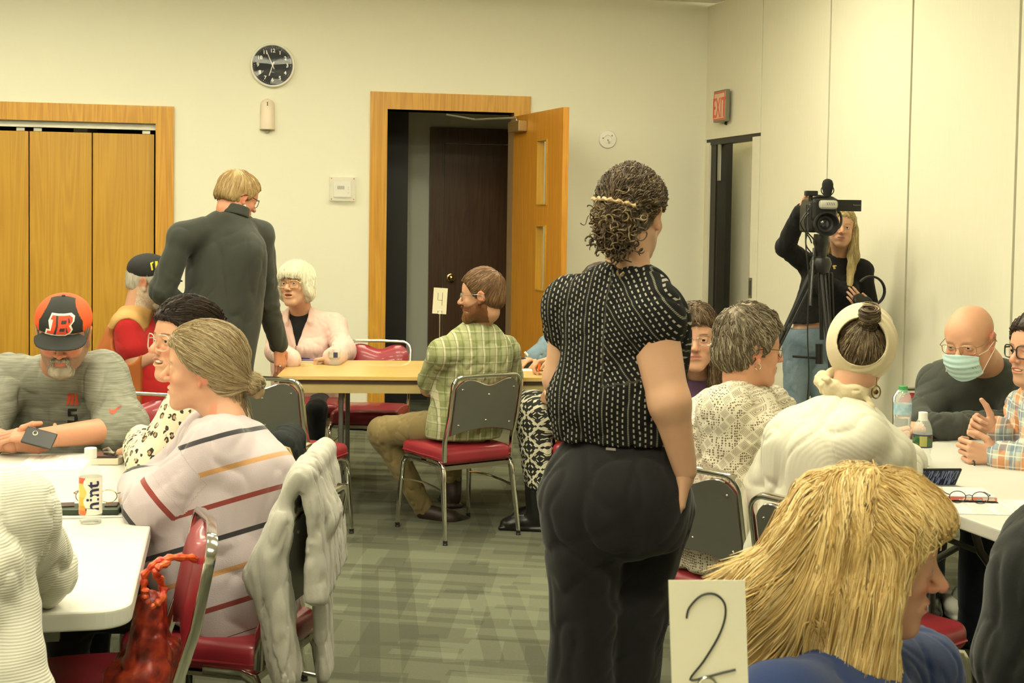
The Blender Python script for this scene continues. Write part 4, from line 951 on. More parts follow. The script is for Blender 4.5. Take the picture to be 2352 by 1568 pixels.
SK_ = {'f': (.62, .375, .235), 'm': (.60, .335, .20), 'p': (.68, .43, .30), 't': (.50, .29, .16), 'r': (.64, .30, .18)}
def loft(o, M_, zs, A, B, O, k=.03):
    """body trunk: elliptic sections A (half width), B (half depth), O (shift forward) at heights zs"""
    zt = np.linspace(zs[0], zs[-1], 90); T = []
    for arr in (A, B, O):
        y = np.interp(zt, zs, arr); ker = np.hanning(15); ker /= ker.sum(); yp = np.concatenate([np.full(7, y[0]), y, np.full(7, y[-1])]); T.append(np.convolve(yp, ker, 'valid'))
    o = np.asarray(o, f32); M_ = np.asarray(M_, f32); c = o + M_[:, 2] * (zs[0] + zs[-1]) / 2
    def fn(P):
        q = (P - o) @ M_; z = q[:, 2]; a = np.interp(z, zt, T[0]).astype(f32); b = np.interp(z, zt, T[1]).astype(f32); y = q[:, 1] - np.interp(z, zt, T[2]).astype(f32); x = q[:, 0]
        u = x / a; v = y / b; k0 = (np.abs(u) ** 2.3 + np.abs(v) ** 2.3) ** (1 / 2.3); k1 = np.sqrt((x / a / a) ** 2 + (y / b / b) ** 2) + 1e-5; d = np.where(k0 > .3, k0 * (k0 - 1) / k1, -np.minimum(a, b) * .7)
        e = np.maximum(z - zs[-1], zs[0] - z); h = np.clip(.5 - .5 * (d - e) / .03, 0, 1); return (d * (1 - h) + e * h + .03 * h * (1 - h)).astype(f32)
    return dict(fn=fn, c=c.astype(f32), R=(zs[-1] - zs[0]) / 2 + max(A) + .05, k=k, op='u')
def torso(J, f, g=0.0, w=1.0, dep=1.0, belly=0.0, k=.035, hips=1.0, bust=0, sh=.050, low=0, back=0):
    pel, nk, sl, sr = [np.asarray(J[a], float) for a in ('pel', 'nk', 'sl', 'sr')]; up = nrm(nk - pel); y = nrm(np.asarray(f) - up * np.dot(f, up)); M_ = np.stack([np.cross(y, up), y, up], 1); L = np.linalg.norm(nk - pel)
    t = np.array([-.26 - low / L, 0, .2, .4, .58, .72, .83, .91, 1.0]); sw = np.linalg.norm(sl - sr) / 2 + .02
    A = np.array([.155 * hips, .168 * hips, .158 * (w + hips) / 2, .152 * w, .160 * w, .166 * w, .154 * w, .108, .060]) + g
    B = np.array([.115, .125, .112 + belly, .106 + belly, .112 + belly * .3, .108, .092, .070, .050]) * dep + g
    O = np.array([0, 0, belly * .7, belly * .8, .008 - back * .5, -back, -back * .8, -back * .4, 0])
    S = [loft(pel, M_, t * L, A, B, O, k), cap(sl, sr, sh + g, k=k), cap(nk - up * .05, sl, .040 + g, sh + g, k), cap(nk - up * .05, sr, .040 + g, sh + g, k)]
    if bust:
        for q in (-1, 1): S.append(ell(pel + up * L * .62 + y * .085 + M_[:, 0] * q * .075, (.07 + g, .055 + bust + g, .07), M_, .05))
    return S
def wrk(c, ax, rad, amp=.006, freq=38, seed=0):
    """cloth wrinkles running across the axis ax, round a bend"""
    c = np.asarray(c, f32); ax = nrm(ax).astype(f32)
    def fn(P):
        q = P - c; w = np.exp(-(q * q).sum(1) / (rad * rad)); s = q @ ax * freq + vnoise(P, (16, 16, 16), seed) * 2.4; return (amp * w * (np.abs(np.sin(s)) - .5)).astype(f32)
    return disp(fn)
def arm(J, side, r=(.052, .041, .028), g=0, k=.03, to=1.0):
    a, b, c = J['s' + side], J['e' + side], J['w' + side]; S = [cap(a, b, r[0] + g, r[1] + g, k)]
    if to > 0: c2 = np.asarray(b) + (np.asarray(c) - b) * to; S.append(cap(b, c2, r[1] + g, r[2] + g + (r[1] - r[2]) * (1 - to), k))
    return S
def leg(J, side, r=(.088, .062, .045), g=0, k=.04):
    return [cap(J['h' + side], J['k' + side], r[0] + g, r[1] + g, k), cap(J['k' + side], J['a' + side], r[1] + g, r[2] + g, k)]
def hand(w, d, n, t, sc=1.0, curl=(.5, .5, .55, .6), thumb=.5, spread=.0, fan=None):
    """w wrist, d finger direction, n palm-facing direction, t towards the thumb side"""
    w = np.asarray(w, float); d = nrm(d); n = nrm(np.asarray(n) - d * np.dot(n, d)); tt = nrm(np.cross(d, n)); t = tt if np.dot(tt, t) > 0 else -tt
    S = [cap(w - d * .03 * sc, w + d * .02 * sc, .026 * sc, .024 * sc, .012)]
    Ls = ((.044, .026, .021), (.048, .030, .022), (.044, .028, .021), (.035, .020, .018))
    for i in range(4):
        b = w + (d * (.092 - .004 * abs(i - 1)) + t * (.030 - .0200 * i)) * sc; S.append(cap(w + (t * (.012 - .008 * i) + d * .012) * sc, b, .0145 * sc, .0100 * sc, .012))
        c = curl[i] if hasattr(curl, '__len__') else curl; dd = nrm(d + t * spread * (1.5 - i)); p = b; ang = 0; rr = (.0088, .0082, .0074, .0062)
        if i == 3: rr = tuple(x * .88 for x in rr)
        for q, L in enumerate(Ls[i]):
            ang += c * (1.1, 1.5, .9)[q]; v = dd * math.cos(ang) + n * math.sin(ang); p2 = p + v * L * sc; S.append(cap(p, p2, rr[q] * sc, rr[q + 1] * sc, .0035)); p = p2
    a = w + (t * .018 + d * .018) * sc; v1 = nrm(d * .55 + t * .75 + n * .35 * thumb); b = a + v1 * .040 * sc; v2 = nrm(d * .85 + t * (.5 - .5 * thumb) + n * .6 * thumb); c = b + v2 * .032 * sc; v3 = nrm(d * .9 + t * (.2 - .6 * thumb) + n * .8 * thumb); e = c + v3 * .025 * sc
    S += [cap(a, b, .0165 * sc, .0115 * sc, .012), cap(b, c, .0112 * sc, .0098 * sc, .004), cap(c, e, .0096 * sc, .0075 * sc, .003)]
    return S
# ---- hair
LINE_M = ([-.14, -.06, -.025, -.005, .012, .03, .05, .07, .10], [-.045, -.050, -.045, .012, -.010, -.002, .034, .064, .077])
LINE_F = ([-.14, -.06, -.025, -.005, .012, .03, .05, .07, .10], [-.070, -.075, -.055, .018, .010, .018, .040, .060, .072])
def haircap(h, line=LINE_M, th=.012, top=0, side=0, back=0, extra=(), rough=.003, sc=(60, 60, 16), seed=4):
    S = [h.E((0, -.013, .037 + top * .5), (.075 + th + side, .098 + th + back * .5, .082 + th + top), k=.02), h.E((0, .03, .040), (.062 + th, .050 + th * .6, .056 + th), k=.03), h.E((0, -.055 - back * .5, -.02), (.056 + th, .050 + th + back * .5, .055), k=.03)]
    def g(P):
        q = h.l(P); z = np.interp(q[:, 1], line[0], line[1]); return ((z - q[:, 2]) * h.sc * .8).astype(f32)
    S.append(func(g, .020 if th < .013 else .010)); S += list(extra)
    if rough: S.append(fold(rough, sc, seed, h.H))
    return S
def strands(h, S, n, length, flow, vox=None, r=.0009, steps=12, seed=1, region=None, lift=.001, wav=0, wavn=6, free=0, jitter=.25, gravity=0, over=3, clip=None):
    """combed locks: start on the hair surface, follow a direction field, stay on the surface"""
    rng = np.random.RandomState(seed); P = rng.normal(size=(n * over, 3)); P /= np.linalg.norm(P, axis=1, keepdims=True)
    lo = P * np.array([.10, .125, .11]) + np.array([0, -.012, .03]); Wp = (h.c + (lo * h.sc) @ h.H.T).astype(f32)
    for _ in range(5): Wp = Wp - ev(S, Wp)[:, None] * grad(S, Wp)
    q = h.l(Wp); ok = np.abs(ev(S, Wp)) < .004
    if region is not None: ok &= region(q)
    Wp = Wp[ok][:n]; n = len(Wp)
    if n == 0: return np.zeros((0, 3)), np.zeros((0, 4), int), np.zeros(0)
    off = rng.uniform(.3, 1.6, n) * lift; L = length * rng.uniform(.6, 1.15, n); jit = rng.normal(size=(n, 3)) * jitter; ph = rng.uniform(0, 6.28, n)
    pts = [Wp]; p = Wp.copy(); dprev = None
    for k in range(steps):
        d = flow(h.l(p)) @ h.H.T; d = d / (np.linalg.norm(d, axis=1, keepdims=True) + 1e-9) + jit * .3
        g = grad(S, p); out = (k / steps) > (1 - free) if free else False
        if not out: d = d - g * (d * g).sum(1, keepdims=True)
        d[:, 2] -= gravity
        d /= (np.linalg.norm(d, axis=1, keepdims=True) + 1e-9); p = p + d * (L / steps)[:, None]
        if not out: e = ev(S, p); p = p - (e - off)[:, None] * g * (np.abs(e) < .03)[:, None]
        if clip is not None: bad = clip(h.l(p)); p = np.where(bad[:, None], pts[-1], p)
        pts.append(p.astype(f32))
    T = np.stack(pts, 1)
    if wav:
        side = np.cross(T[:, -1] - T[:, 0], grad(S, Wp)); side /= (np.linalg.norm(side, axis=1, keepdims=True) + 1e-9); s_ = np.linspace(0, 1, steps + 1)
        T = T + side[:, None, :] * (np.sin(s_[None] * wavn + ph[:, None]) * wav * (s_[None] ** .5))[..., None]
    return tubes(T, r * rng.uniform(.6, 1.4, n)) + (rng.uniform(0, 1, n),)
def tubes(T, r):
    n, K, _ = T.shape; t = np.gradient(T, axis=1); t /= (np.linalg.norm(t, axis=2, keepdims=True) + 1e-9); ref = np.array([.31, .52, .79]); a = np.cross(t, ref); a /= (np.linalg.norm(a, axis=2, keepdims=True) + 1e-9); b = np.cross(t, a)
    tp = np.ones(K); tp[-3:] = np.linspace(.9, .15, 3) if K > 4 else 1; rr = (np.asarray(r)[:, None] * tp[None])[..., None]
    V = np.stack([T + (a * math.cos(x) + b * math.sin(x)) * rr for x in (0, 2.094, 4.189)], 2).reshape(-1, 3)
    i = np.arange(n)[:, None, None] * K * 3 + np.arange(K - 1)[None, :, None] * 3; k = np.arange(3)[None, None, :]; k2 = (k + 1) % 3
    Q = np.stack([i + k, i + k2, i + 3 + k2, i + 3 + k], -1).reshape(-1, 4); return V, Q
def hairobj(fig, h, S, m, groups, vox=.004, name='hair', parent=None):
    V, Q = surf(S, vox); Vs = [V]; Qs = [Q]; q = h.l(V); a = vnoise((q * 1.0).astype(f32), (70, 70, 22), 9) * .5 + .5; A = [a * .6 + .1]; o = len(V)
    for (V2, Q2, rv) in groups:
        if len(V2) == 0: continue
        Vs.append(V2); Qs.append(Q2 + o); o += len(V2); A.append(np.repeat(rv, len(V2) // len(rv)))
    V = np.concatenate(Vs); me = mesh_np(name, fig.loc(V), np.concatenate(Qs)); set_f(me, 'sv', np.concatenate(A)); return link(name, me, m, parent or fig.root)
def flow_short(wh=(0, -.05, .12), fwd=0.0, down=.5):
    wh = np.array(wh)
    def f(q):
        d = q - wh; d = d / (np.linalg.norm(d, axis=1, keepdims=True) + 1e-6); d = d + np.array([0, fwd, -down]); return d
    return f
def flow_to(pt, k=1.0):
    pt = np.array(pt); return lambda q: pt - q
def glasses(fig, h, m, w=.028, hh=.019, y=.098, z=.0, round_=1.6, r=.0011, half=False, temple=True, lens=True):
    root = None; g = bpy.data.objects.new('eyeglasses', None)
    mb = MB(); y0 = y
    for q in (-1, 1):
        pts = []
        for i in range(28):
            a = 2 * PI * i / 28; ca, sa = math.cos(a), math.sin(a); e = 2 / (2 * round_); px = q * .034 + w * math.copysign(abs(ca) ** e, ca); pz = z + hh * math.copysign(abs(sa) ** e, sa)
            if half and sa < -.1 and False: continue
            pts.append(h.w(px, y0 - .012 * (abs(px) / .06) ** 2, pz))
        mb.tube(pts, r * h.sc, 6, closed=True)
    mb.tube([h.w(-.008, y0, z + .006), h.w(0, y0 + .003, z + .009), h.w(.008, y0, z + .006)], r * h.sc, 6)
    for q in (-1, 1): mb.tube([h.w(q * (.034 + w), y0 - .013, z + .008), h.w(q * .074, y0 - .024, z + .009), h.w(q * .083, .01, z + .010), h.w(q * .084, -.012, z + .006), h.w(q * .082, -.03, z - .012)], r * 1.15 * h.sc, 6)
    o = fig.mb(mb, 'eyeglasses', m)
    if lens:
        for q in (-1, 1):
            mb = MB(); c = [h.w(q * .034 + w * .97 * math.cos(2 * PI * i / 24), y0 - .012 * ((.034) / .06) ** 2, z + hh * .97 * math.sin(2 * PI * i / 24)) for i in range(24)]; mb.add(c, [list(range(24))]); fig.mb(mb, 'lens', LENS, o, smooth=False, fixn=False)
    return o
def shoe(a, toe, sc=1.0):
    a = np.asarray(a, float); d = nrm(V3(toe[0], toe[1], 0)); M_ = np.stack([np.cross(d, V3(0, 0, 1)), d, V3(0, 0, 1)], 1); z = .0
    b = V3(a[0], a[1], 0)
    return [ell(b + d * .05 + V3(0, 0, .042), (.044, .115, .045), M_, .02), ell(b - d * .02 + V3(0, 0, .07), (.042, .055, .06), M_, .02), ell(b + d * .13 + V3(0, 0, .032), (.047, .055, .032), M_, .02), rbox(b + d * .06 + V3(0, 0, .012), (.045, .13, .012), M_, .011, .004), cut((0, 0, .001), (0, 0, -1), .001)]
def shoes(fig, J, toe, m, parent=None):
    for s_ in 'lr':
        if 'a' + s_ in J: fig.add('shoe', [(shoe(J['a' + s_], toe), .006)], m)
def J_(**k): return {a: np.asarray(b, float) for a, b in k.items()}
def collar_cut(h, nk, rad=.07, drop=.0, f=None): # round neckline
    c = np.asarray(nk, float); return ell(c + V3(0, 0, .06 - drop), (rad, rad, .075), None, .01, 's')
def cast(S, pix, d0, off=.0012):
    """photo pixels -> points on the cloth surface S (seen from the photographer)"""
    R_ = np.array([ray(*p) for p in pix]); R_ /= R_[:, 1:2]; t = np.full(len(pix), d0 - .7)
    for _ in range(90): t = t + ev(S, CAM + R_ * t[:, None]) * .6
    P = (CAM + R_ * t[:, None]).astype(f32); return P + grad(S, P) * off
def decal(fig, S, polys, d0, name, m, off=.0015, parent=None, dens=5):
    mb = MB()
    for poly in polys:
        bm = bmesh.new(); vs = [bm.verts.new((x, y, 0)) for x, y in poly]; f = bm.faces.new(vs); bmesh.ops.triangulate(bm, faces=[f])
        for _ in range(2): bmesh.ops.subdivide_edges(bm, edges=[e for e in bm.edges if e.calc_length() > dens], cuts=1, use_grid_fill=False); bmesh.ops.triangulate(bm, faces=bm.faces[:])
        bm.verts.index_update(); P = cast(S, [(v.co.x, v.co.y) for v in bm.verts], d0, off); mb.add(P, [[v.index for v in f.verts] for f in bm.faces]); bm.free()
    return fig.mb(mb, name, m, parent, fixn=False)
def sheet_sdf(pts, d, L, r, k=.03, dirv=(0, 1, 0)):
    """hanging cloth: polyline in the photo at depth d swept a length L away"""
    S = []; dv = nrm(dirv)
    for i in range(len(pts) - 1):
        n = 5
        for j in range(n):
            f = j / n; x = pts[i][0] * (1 - f) + pts[i + 1][0] * f; y = pts[i][1] * (1 - f) + pts[i + 1][1] * f; a = D(x, y, d); S.append(cap(a, a + dv * L, r, r, k))
    return S
def sits(J, g, kf=.42, w=.11, dz=0.0):      # hips, knees and ankles of a seated figure
    p = J['pel']; f = g.f; r = g.r
    for s_, q in (('l', -1), ('r', 1)):
        J['h' + s_] = p + r * q * .09; J['k' + s_] = p + r * q * w + f * kf + V3(0, 0, dz); J['a' + s_] = V3(*(p + r * q * w + f * (kf + .02))[:2], .09)
    return J
import time as _tm
_T0 = _tm.time()
# ================================================================== man in the grey suit, standing
def p_suit():
    d = 7.1; g = Fig('standing man in a dark grey suit jacket seen from behind, leaning over the tan table', D(520, 800, d), -28)
    J = J_(pel=D(500, 790, 7.12), nk=D(530, 490, 7.12), sl=D(418, 545, 7.02), sr=D(597, 540, 7.25), el=D(372, 668, 6.98), wl=D(440, 735, 7.3), er=D(612, 690, 7.32), wr=D(640, 792, 7.42))
    b = g.base; J.update(hl=J['pel'] - g.r * .1, hr=J['pel'] + g.r * .1); J.update(kl=V3(*(b - g.r * .12)[:2], .48), kr=V3(*(b + g.r * .12)[:2], .48), al=V3(*(b - g.r * .13)[:2], .09), ar=V3(*(b + g.r * .13)[:2], .09))
    h = Head(D(547, 452, 7.15), -48, -22, 0, 1.06, J['nk'], .058)
    HD = hand(J['wr'] + V3(0, 0, -.01), V3(.10, .05, -1), g.r * -1 + V3(0, .1, 0), g.f, 1.12, (.35, .25, .2, .2), .4)
    g.add('body', [(h.S(), .0035), ([cap(J['nk'] + V3(0, 0, .02), J['nk'] - V3(0, 0, .1), .06), cap(J['sl'], J['sr'], .05, k=.05)] + arm(J, 'r') + arm(J, 'l'), .007), (HD, .0028)], SKIN, h.color(SK_['r'], brow=(.35, .22, .1), blush=1))
    h.eyes(g)
    S = torso(J, g.f, .022, 1.30, 1.15, .02, hips=1.14, sh=.050, low=.10) + arm(J, 'l', (.062, .056, .046), .010, k=.02) + arm(J, 'r', (.066, .056, .042), .008, to=.98, k=.02)
    S += [wrk(J['er'], J['er'] - J['sr'], .12, .009, 34, 1), wrk(J['el'], J['el'] - J['sl'], .11, .009, 34, 2), wrk(J['sr'] - V3(0, 0, .1), (0, 0, 1), .09, .007, 30, 3)]
    S += [cap(J['nk'] + V3(0, -.02, -.03), J['sl'] + V3(.02, 0, .012), .05, .052, .03), cap(J['nk'] + V3(0, -.02, -.03), J['sr'] + V3(-.02, 0, .012), .05, .052, .03)]
    S += [cut(J['pel'] - V3(0, 0, .135), (0, 0, -1), .006), fold(.006, (6, 6, 2.2), 3), collar_cut(h, J['nk'] + V3(.0, .03, .012), .060)]
    g.add('suit_jacket', [(S, .0065)], fabric('suit_grey', (.047, .050, .040), .14, .8, 400, .1))
    # jacket collar and shirt collar
    up = nrm(h.w(0, -.02, -.06) - J['nk'])
    mb = MB(); P_ = [J['nk'] + up * .010 + (g.M @ V3(.086 * math.cos(a) + .008, .070 * math.sin(a) + .01, .022 * -math.sin(a))) for a in [R(x) for x in range(-200, 21, 20)]]; mb.tube(P_, 1, 12, flat=(.007, .026), up=(0, 0, 1)); g.mb(mb, 'jacket_collar', fabric('suit_grey', (0, 0, 0)))
    mb = MB(); P_ = [J['nk'] + up * .026 + (g.M @ V3(.073 * math.cos(a) + .008, .062 * math.sin(a) + .01, .022 * -math.sin(a))) for a in [R(x) for x in range(-200, 21, 20)]]; mb.tube(P_, 1, 12, flat=(.003, .026), up=(0, 0, 1)); g.mb(mb, 'shirt_collar', fabric('white_shirt', (.80, .78, .72), .03))
    wd_ = nrm(J['wr'] - J['er']); mb = MB(); mb.tube([J['wr'] - wd_ * .03, J['wr'] + wd_ * .012], .037, 20); g.mb(mb, 'shirt_cuff', fabric('white_shirt', (0, 0, 0)))
    mb = MB(); rg = J['wr'] + V3(.01, -.012, -.115); mb.tube([rg + V3(.011 * math.cos(a), .011 * math.sin(a), 0) for a in [2 * PI * i / 12 for i in range(12)]], .003, 6, closed=True); g.mb(mb, 'ring', CHROME)
    tr = [ell(J['pel'] - V3(0, 0, .02), (.16, .13, .15), None, .05)] + leg(J, 'l', (.10, .075, .06)) + leg(J, 'r', (.10, .075, .06)) + [fold(.006, (9, 9, 4), 8)]
    g.add('trousers', [(tr, .009)], fabric('black_trousers', (.014, .014, .013))); shoes(g, J, g.f, mat('black_shoe', (.01, .01, .009), .3))
    S = haircap(h, LINE_M, .014, rough=.003, back=.004)
    hairobj(g, h, S, hairmat('hair_sandy', (.30, .19, .075), (.60, .42, .19)), [strands(h, S, 1500, .055, flow_short((.02, -.06, .11), .1), r=.0009, lift=.002, steps=8)], .005)
    glasses(g, h, DKW, r=.0017)
p_suit(); print('suit', _tm.time() - _T0)
# ================================================================== man in green plaid shirt, seated, back to camera
PLAID = NT('green_plaid'); _v = PLAID.coord(); _x = PLAID.xyz(_v)
def _band(t, x, f, w, o=0.0): return t.math('LESS_THAN', t.math('FRACT', t.math('ADD', t.math('MULTIPLY', x, f), o)), w)
def plaid(t, X, Z, base, bands):
    c = base
    for ax, f, w, o, col, k in bands: c = t.mix(t.math('MULTIPLY', _band(t, X if ax == 'x' else Z, f, w, o), k), c, col)
    return c
_c = plaid(PLAID, _x[0], _x[2], (.24, .26, .11), [('x', 15, .45, 0, (.42, .42, .24), .6), ('z', 13, .42, .1, (.38, .38, .21), .45), ('x', 15, .14, .6, (.60, .56, .40), .75), ('z', 13, .09, .55, (.55, .52, .37), .45), ('x', 30, .10, .3, (.12, .15, .06), .6), ('z', 26, .09, .2, (.13, .16, .07), .45)])
PLAID.P(col=_c, rough=.85, spec=.1, sheen=.1); PLAID.bump(PLAID.noise(300, _v, 2), .2, .001)
def p_plaid():
    g = Fig('seated man with short brown hair and beard in a green plaid short sleeved shirt', (-.30, 6.85), 22)
    J = J_(pel=D(1068, 975, 6.85), nk=D(1107, 742, 6.80), sl=D(1018, 812, 6.72), sr=D(1160, 806, 7.0), el=D(985, 890, 6.95), wl=D(1070, 885, 7.2), er=D(1172, 872, 7.08), wr=D(1062, 880, 7.22))
    J.update(hl=D(1035, 975, 6.85), hr=D(1095, 975, 6.95), kl=D(880, 992, 7.08), kr=D(1030, 985, 7.38), al=D(972, 1165, 7.15), ar=D(1040, 1100, 7.45))
    h = Head(D(1106, 679, 6.75), 82, -4, 0, 1.04, J['nk'], .048)
    HD = hand(D(1040, 872, 7.02), V3(-1, .12, .05), V3(.2, 1, 0), V3(0, 0, 1), 1.0, (.15, .15, .15, .2), .2)
    g.add('body', [(h.S(), .0035), ([cap(J['nk'], J['nk'] - V3(0, 0, .08), .056)] + arm(J, 'l') + arm(J, 'r'), .006), (HD, .003)], SKIN, h.color(SK_['m'], beard=(.16, .06, .02), stubble=.95, brow=(.2, .1, .04), blush=1))
    h.eyes(g)
    bS = [h.E((0, .05, -.085), (.048, .045, .042), k=.02), h.C((-.05, .0, -.045), (0, .075, -.108), .020, .022), h.C((.05, 0, -.045), (0, .075, -.108), .020, .022), h.C((-.02, .093, -.05), (.02, .093, -.05), .007, k=.01), fold(.003, (90, 90, 40), 2), func(lambda P: (h.l(P)[:, 2] + .036).astype(f32), .01), h.E((0, .097, -.063), (.018, .012, .006), .004, 's')]
    hairobj(g, h, bS, hairmat('beard_auburn', (.09, .035, .012), (.26, .11, .04)), [strands(h, bS, 500, .018, flow_short((0, 0, .1), .3, 1), r=.0008, steps=5, lift=.002)], .004, 'beard')
    S = torso(J, g.f, .020, 1.05, 1.0, .02, hips=1.05, low=.06) + [cap(J['sl'], J['sl'] * .22 + J['el'] * .78, .070, .074, .03), cap(J['sr'], J['sr'] * .15 + J['er'] * .85, .070, .070, .03)] + [fold(.006, (11, 11, 5), 12), wrk(J['pel'] + V3(0, -.1, .22), (0, 0, 1), .16, .006, 30, 4), wrk(J['el'] + V3(0, 0, .05), J['el'] - J['sl'], .1, .007, 40, 5), collar_cut(h, J['nk'] + V3(-.02, .03, .02), .052), cut((0, 0, .487), (0, 0, -1), .01)]
    ew = nrm(J['wl'] - J['el']); S.append(cut(J['el'] + ew * .03 - V3(0, 0, .0), ew * 0 + V3(0, 0, -1) * 0 + nrm(J['el'] - J['sl']), .004)) if False else None
    S = [s for s in S if s]
    g.add('shirt', [(S, .0055)], PLAID.m)
    mb = MB(); P_ = [J['nk'] + V3(0, 0, .030) + (g.M @ V3(.060 * math.cos(a), .058 * math.sin(a), -.018 * math.sin(a))) for a in [R(x) for x in range(-220, 41, 20)]]; mb.tube(P_, 1, 12, flat=(.004, .020), up=(0, 0, 1)); g.mb(mb, 'shirt_collar', PLAID.m)
    KH = fabric('khaki_trousers', (.235, .175, .075)); tr = [ell(J['pel'], (.165, .14, .10), None, .05)] + leg(J, 'l', (.092, .076, .052)) + leg(J, 'r', (.092, .07, .05)) + [fold(.006, (16, 16, 10), 8)]
    g.add('trousers', [(tr, .007)], KH); bt = mat('brown_boot', (.03, .018, .012), .5)
    g.add('shoe', [([cap(J['al'] + V3(0, 0, -.02), D(1035, 1190, 7.1), .042, .045), cap(D(1035, 1190, 7.1), D(1085, 1205, 7.2), .045, .036)], .007)], bt); g.add('shoe', [(shoe(J['ar'], V3(-.3, 1, 0)) + [cap(J['ar'] + V3(0, 0, .1), J['ar'] - V3(0, 0, .05), .05)], .007)], bt)
    ln = ([-.14, -.06, -.025, -.005, .012, .03, .05, .07, .10], [-.085, -.080, -.060, .004, -.012, .0, .040, .066, .078])
    S = haircap(h, ln, .009, top=.008, rough=.003); hairobj(g, h, S, hairmat('hair_brown', (.10, .045, .018), (.30, .17, .075)), [strands(h, S, 1800, .05, flow_short((0, -.07, .10), .35, .3), r=.0009, steps=8, lift=.002)], .004)
    glasses(g, h, mat('grey_frame', (.25, .24, .2), .3, .5), r=.0014)
p_plaid(); print('plaid', _tm.time() - _T0)
# ================================================================== white haired woman in pink
def p_pink():
    g = Fig('white haired woman with glasses in a pink zip jacket behind the tan table', D(700, 850, 8.5), 172)
    J = J_(pel=D(705, 920, 8.55), nk=D(690, 716, 8.5), sl=D(766, 750, 8.5), sr=D(640, 748, 8.5), el=D(792, 806, 8.3), wl=G(764, 822, TZ + .035) , er=D(636, 806, 8.25), wr=G(668, 826, TZ + .035))
    J.update(hl=J['pel'] + V3(.09, 0, 0), hr=J['pel'] - V3(.09, 0, 0), kl=J['pel'] + V3(.12, -.4, 0), kr=J['pel'] + V3(-.1, -.4, 0), al=V3(*(J['pel'] + V3(.12, -.42, 0))[:2], .09), ar=V3(*(J['pel'] + V3(-.1, -.42, 0))[:2], .09))
    h = Head(D(680, 652, 8.38), 160, 3, 3, 1.12, J['nk'], .058, male=False, open_=.4, jaw=1.12)
    HD = hand(J['wl'], V3(-1, -.2, -.12), V3(-.3, -.2, -1), V3(-.1, .2, 1), 1.05, (1.0, 1.0, 1.0, 1.0), .9)
    g.add('body', [(h.S(), .0032), ([cap(J['nk'], J['nk'] - V3(0, .0, .06), .056, .06)] + arm(J, 'l') + arm(J, 'r'), .007), (HD, .003)], SKIN, h.color(SK_['f'], lip=(.48, .20, .14), brow=(.42, .30, .18)))
    h.eyes(g, IRISB, (10, 4))
    S = torso(J, g.f, .012, 1.12, 1.05, .03, bust=.01) + [collar_cut(h, J['nk'] + V3(0, -.07, .0), .075)]
    g.add('top', [(S, .008)], fabric('black_top', (.013, .013, .013)))
    S = torso(J, g.f, .030, 1.14, 1.05, .03, bust=.02, hips=1.1) + arm(J, 'l', (.062, .056, .046), .012) + arm(J, 'r', (.062, .056, .046), .012)
    c = J['nk']; S += [cap(c + V3(.06, -.02, .01), c + V3(.075, -.10, -.06), .028, .02, .02), cap(c + V3(-.06, -.02, .01), c + V3(-.075, -.10, -.06), .028, .02, .02)]
    def vee(P):
        q = P - (c + V3(.0, 0, .03)).astype(f32); z = -q[:, 2]; wdt = np.clip(.060 - (z - .06) * .33, -.02, .062); return np.minimum(wdt - np.abs(q[:, 0]), -q[:, 1] + .0).astype(f32)
    S += [func(lambda P: vee(P), .008), ell(c + V3(0, -.01, .05), (.068, .066, .08), None, .01, 's'), fold(.006, (12, 12, 6), 4)]
    g.add('jacket', [(S, .006)], fabric('pink_fleece', (.72, .50, .43), .06, .9, 200, .3))
    mb = MB(); zc = [c + V3(.0, -.165, -.20), c + V3(0, -.18, -.28), c + V3(0, -.19, -.34)]; mb.tube(zc, .0045, 6); mb.tube([zc[0] + V3(0, -.008, 0), zc[0] + V3(0, -.010, -.05)], .005, 6); g.mb(mb, 'zip', CHROME)
    tr = [ell(J['pel'], (.18, .15, .11), None, .05)] + leg(J, 'l') + leg(J, 'r') + [fold(.005, (9, 9, 5), 8)]; g.add('trousers', [(tr, .01)], fabric('black_trousers', (0, 0, 0))); shoes(g, J, g.f, mat('black_shoe', (0, 0, 0)))
    ln = ([-.14, -.06, -.025, -.005, .012, .03, .05, .07, .10], [-.085, -.095, -.10, -.095, -.075, -.060, -.020, .028, .036])
    S = [h.E((0, -.012, .030), (.100, .112, .104)), h.E((-.068, .0, -.045), (.036, .060, .055), k=.03), h.E((.068, .0, -.045), (.036, .060, .055), k=.03), h.E((0, -.05, -.05), (.085, .06, .055), k=.03), h.E((0, .062, .058), (.06, .040, .030), k=.03)]
    def gg(P): q = h.l(P); return ((np.interp(q[:, 1], ln[0], ln[1]) - q[:, 2]) * h.sc * .8).astype(f32)
    S += [func(gg, .008), h.E((0, .10, -.035), (.053, .075, .075), .01, 's'), fold(.004, (50, 50, 14), 5, h.H)]
    hairobj(g, h, S, hairmat('hair_white', (.78, .73, .52), (.95, .92, .74)), [strands(h, S, 2600, .11, flow_short((0, -.02, .13), .15, .8), r=.0011, steps=10, lift=.0035)], .005)
    glasses(g, h, GOLD, w=.030, hh=.022, r=.0015, z=-.004)
p_pink(); print('pink', _tm.time() - _T0)
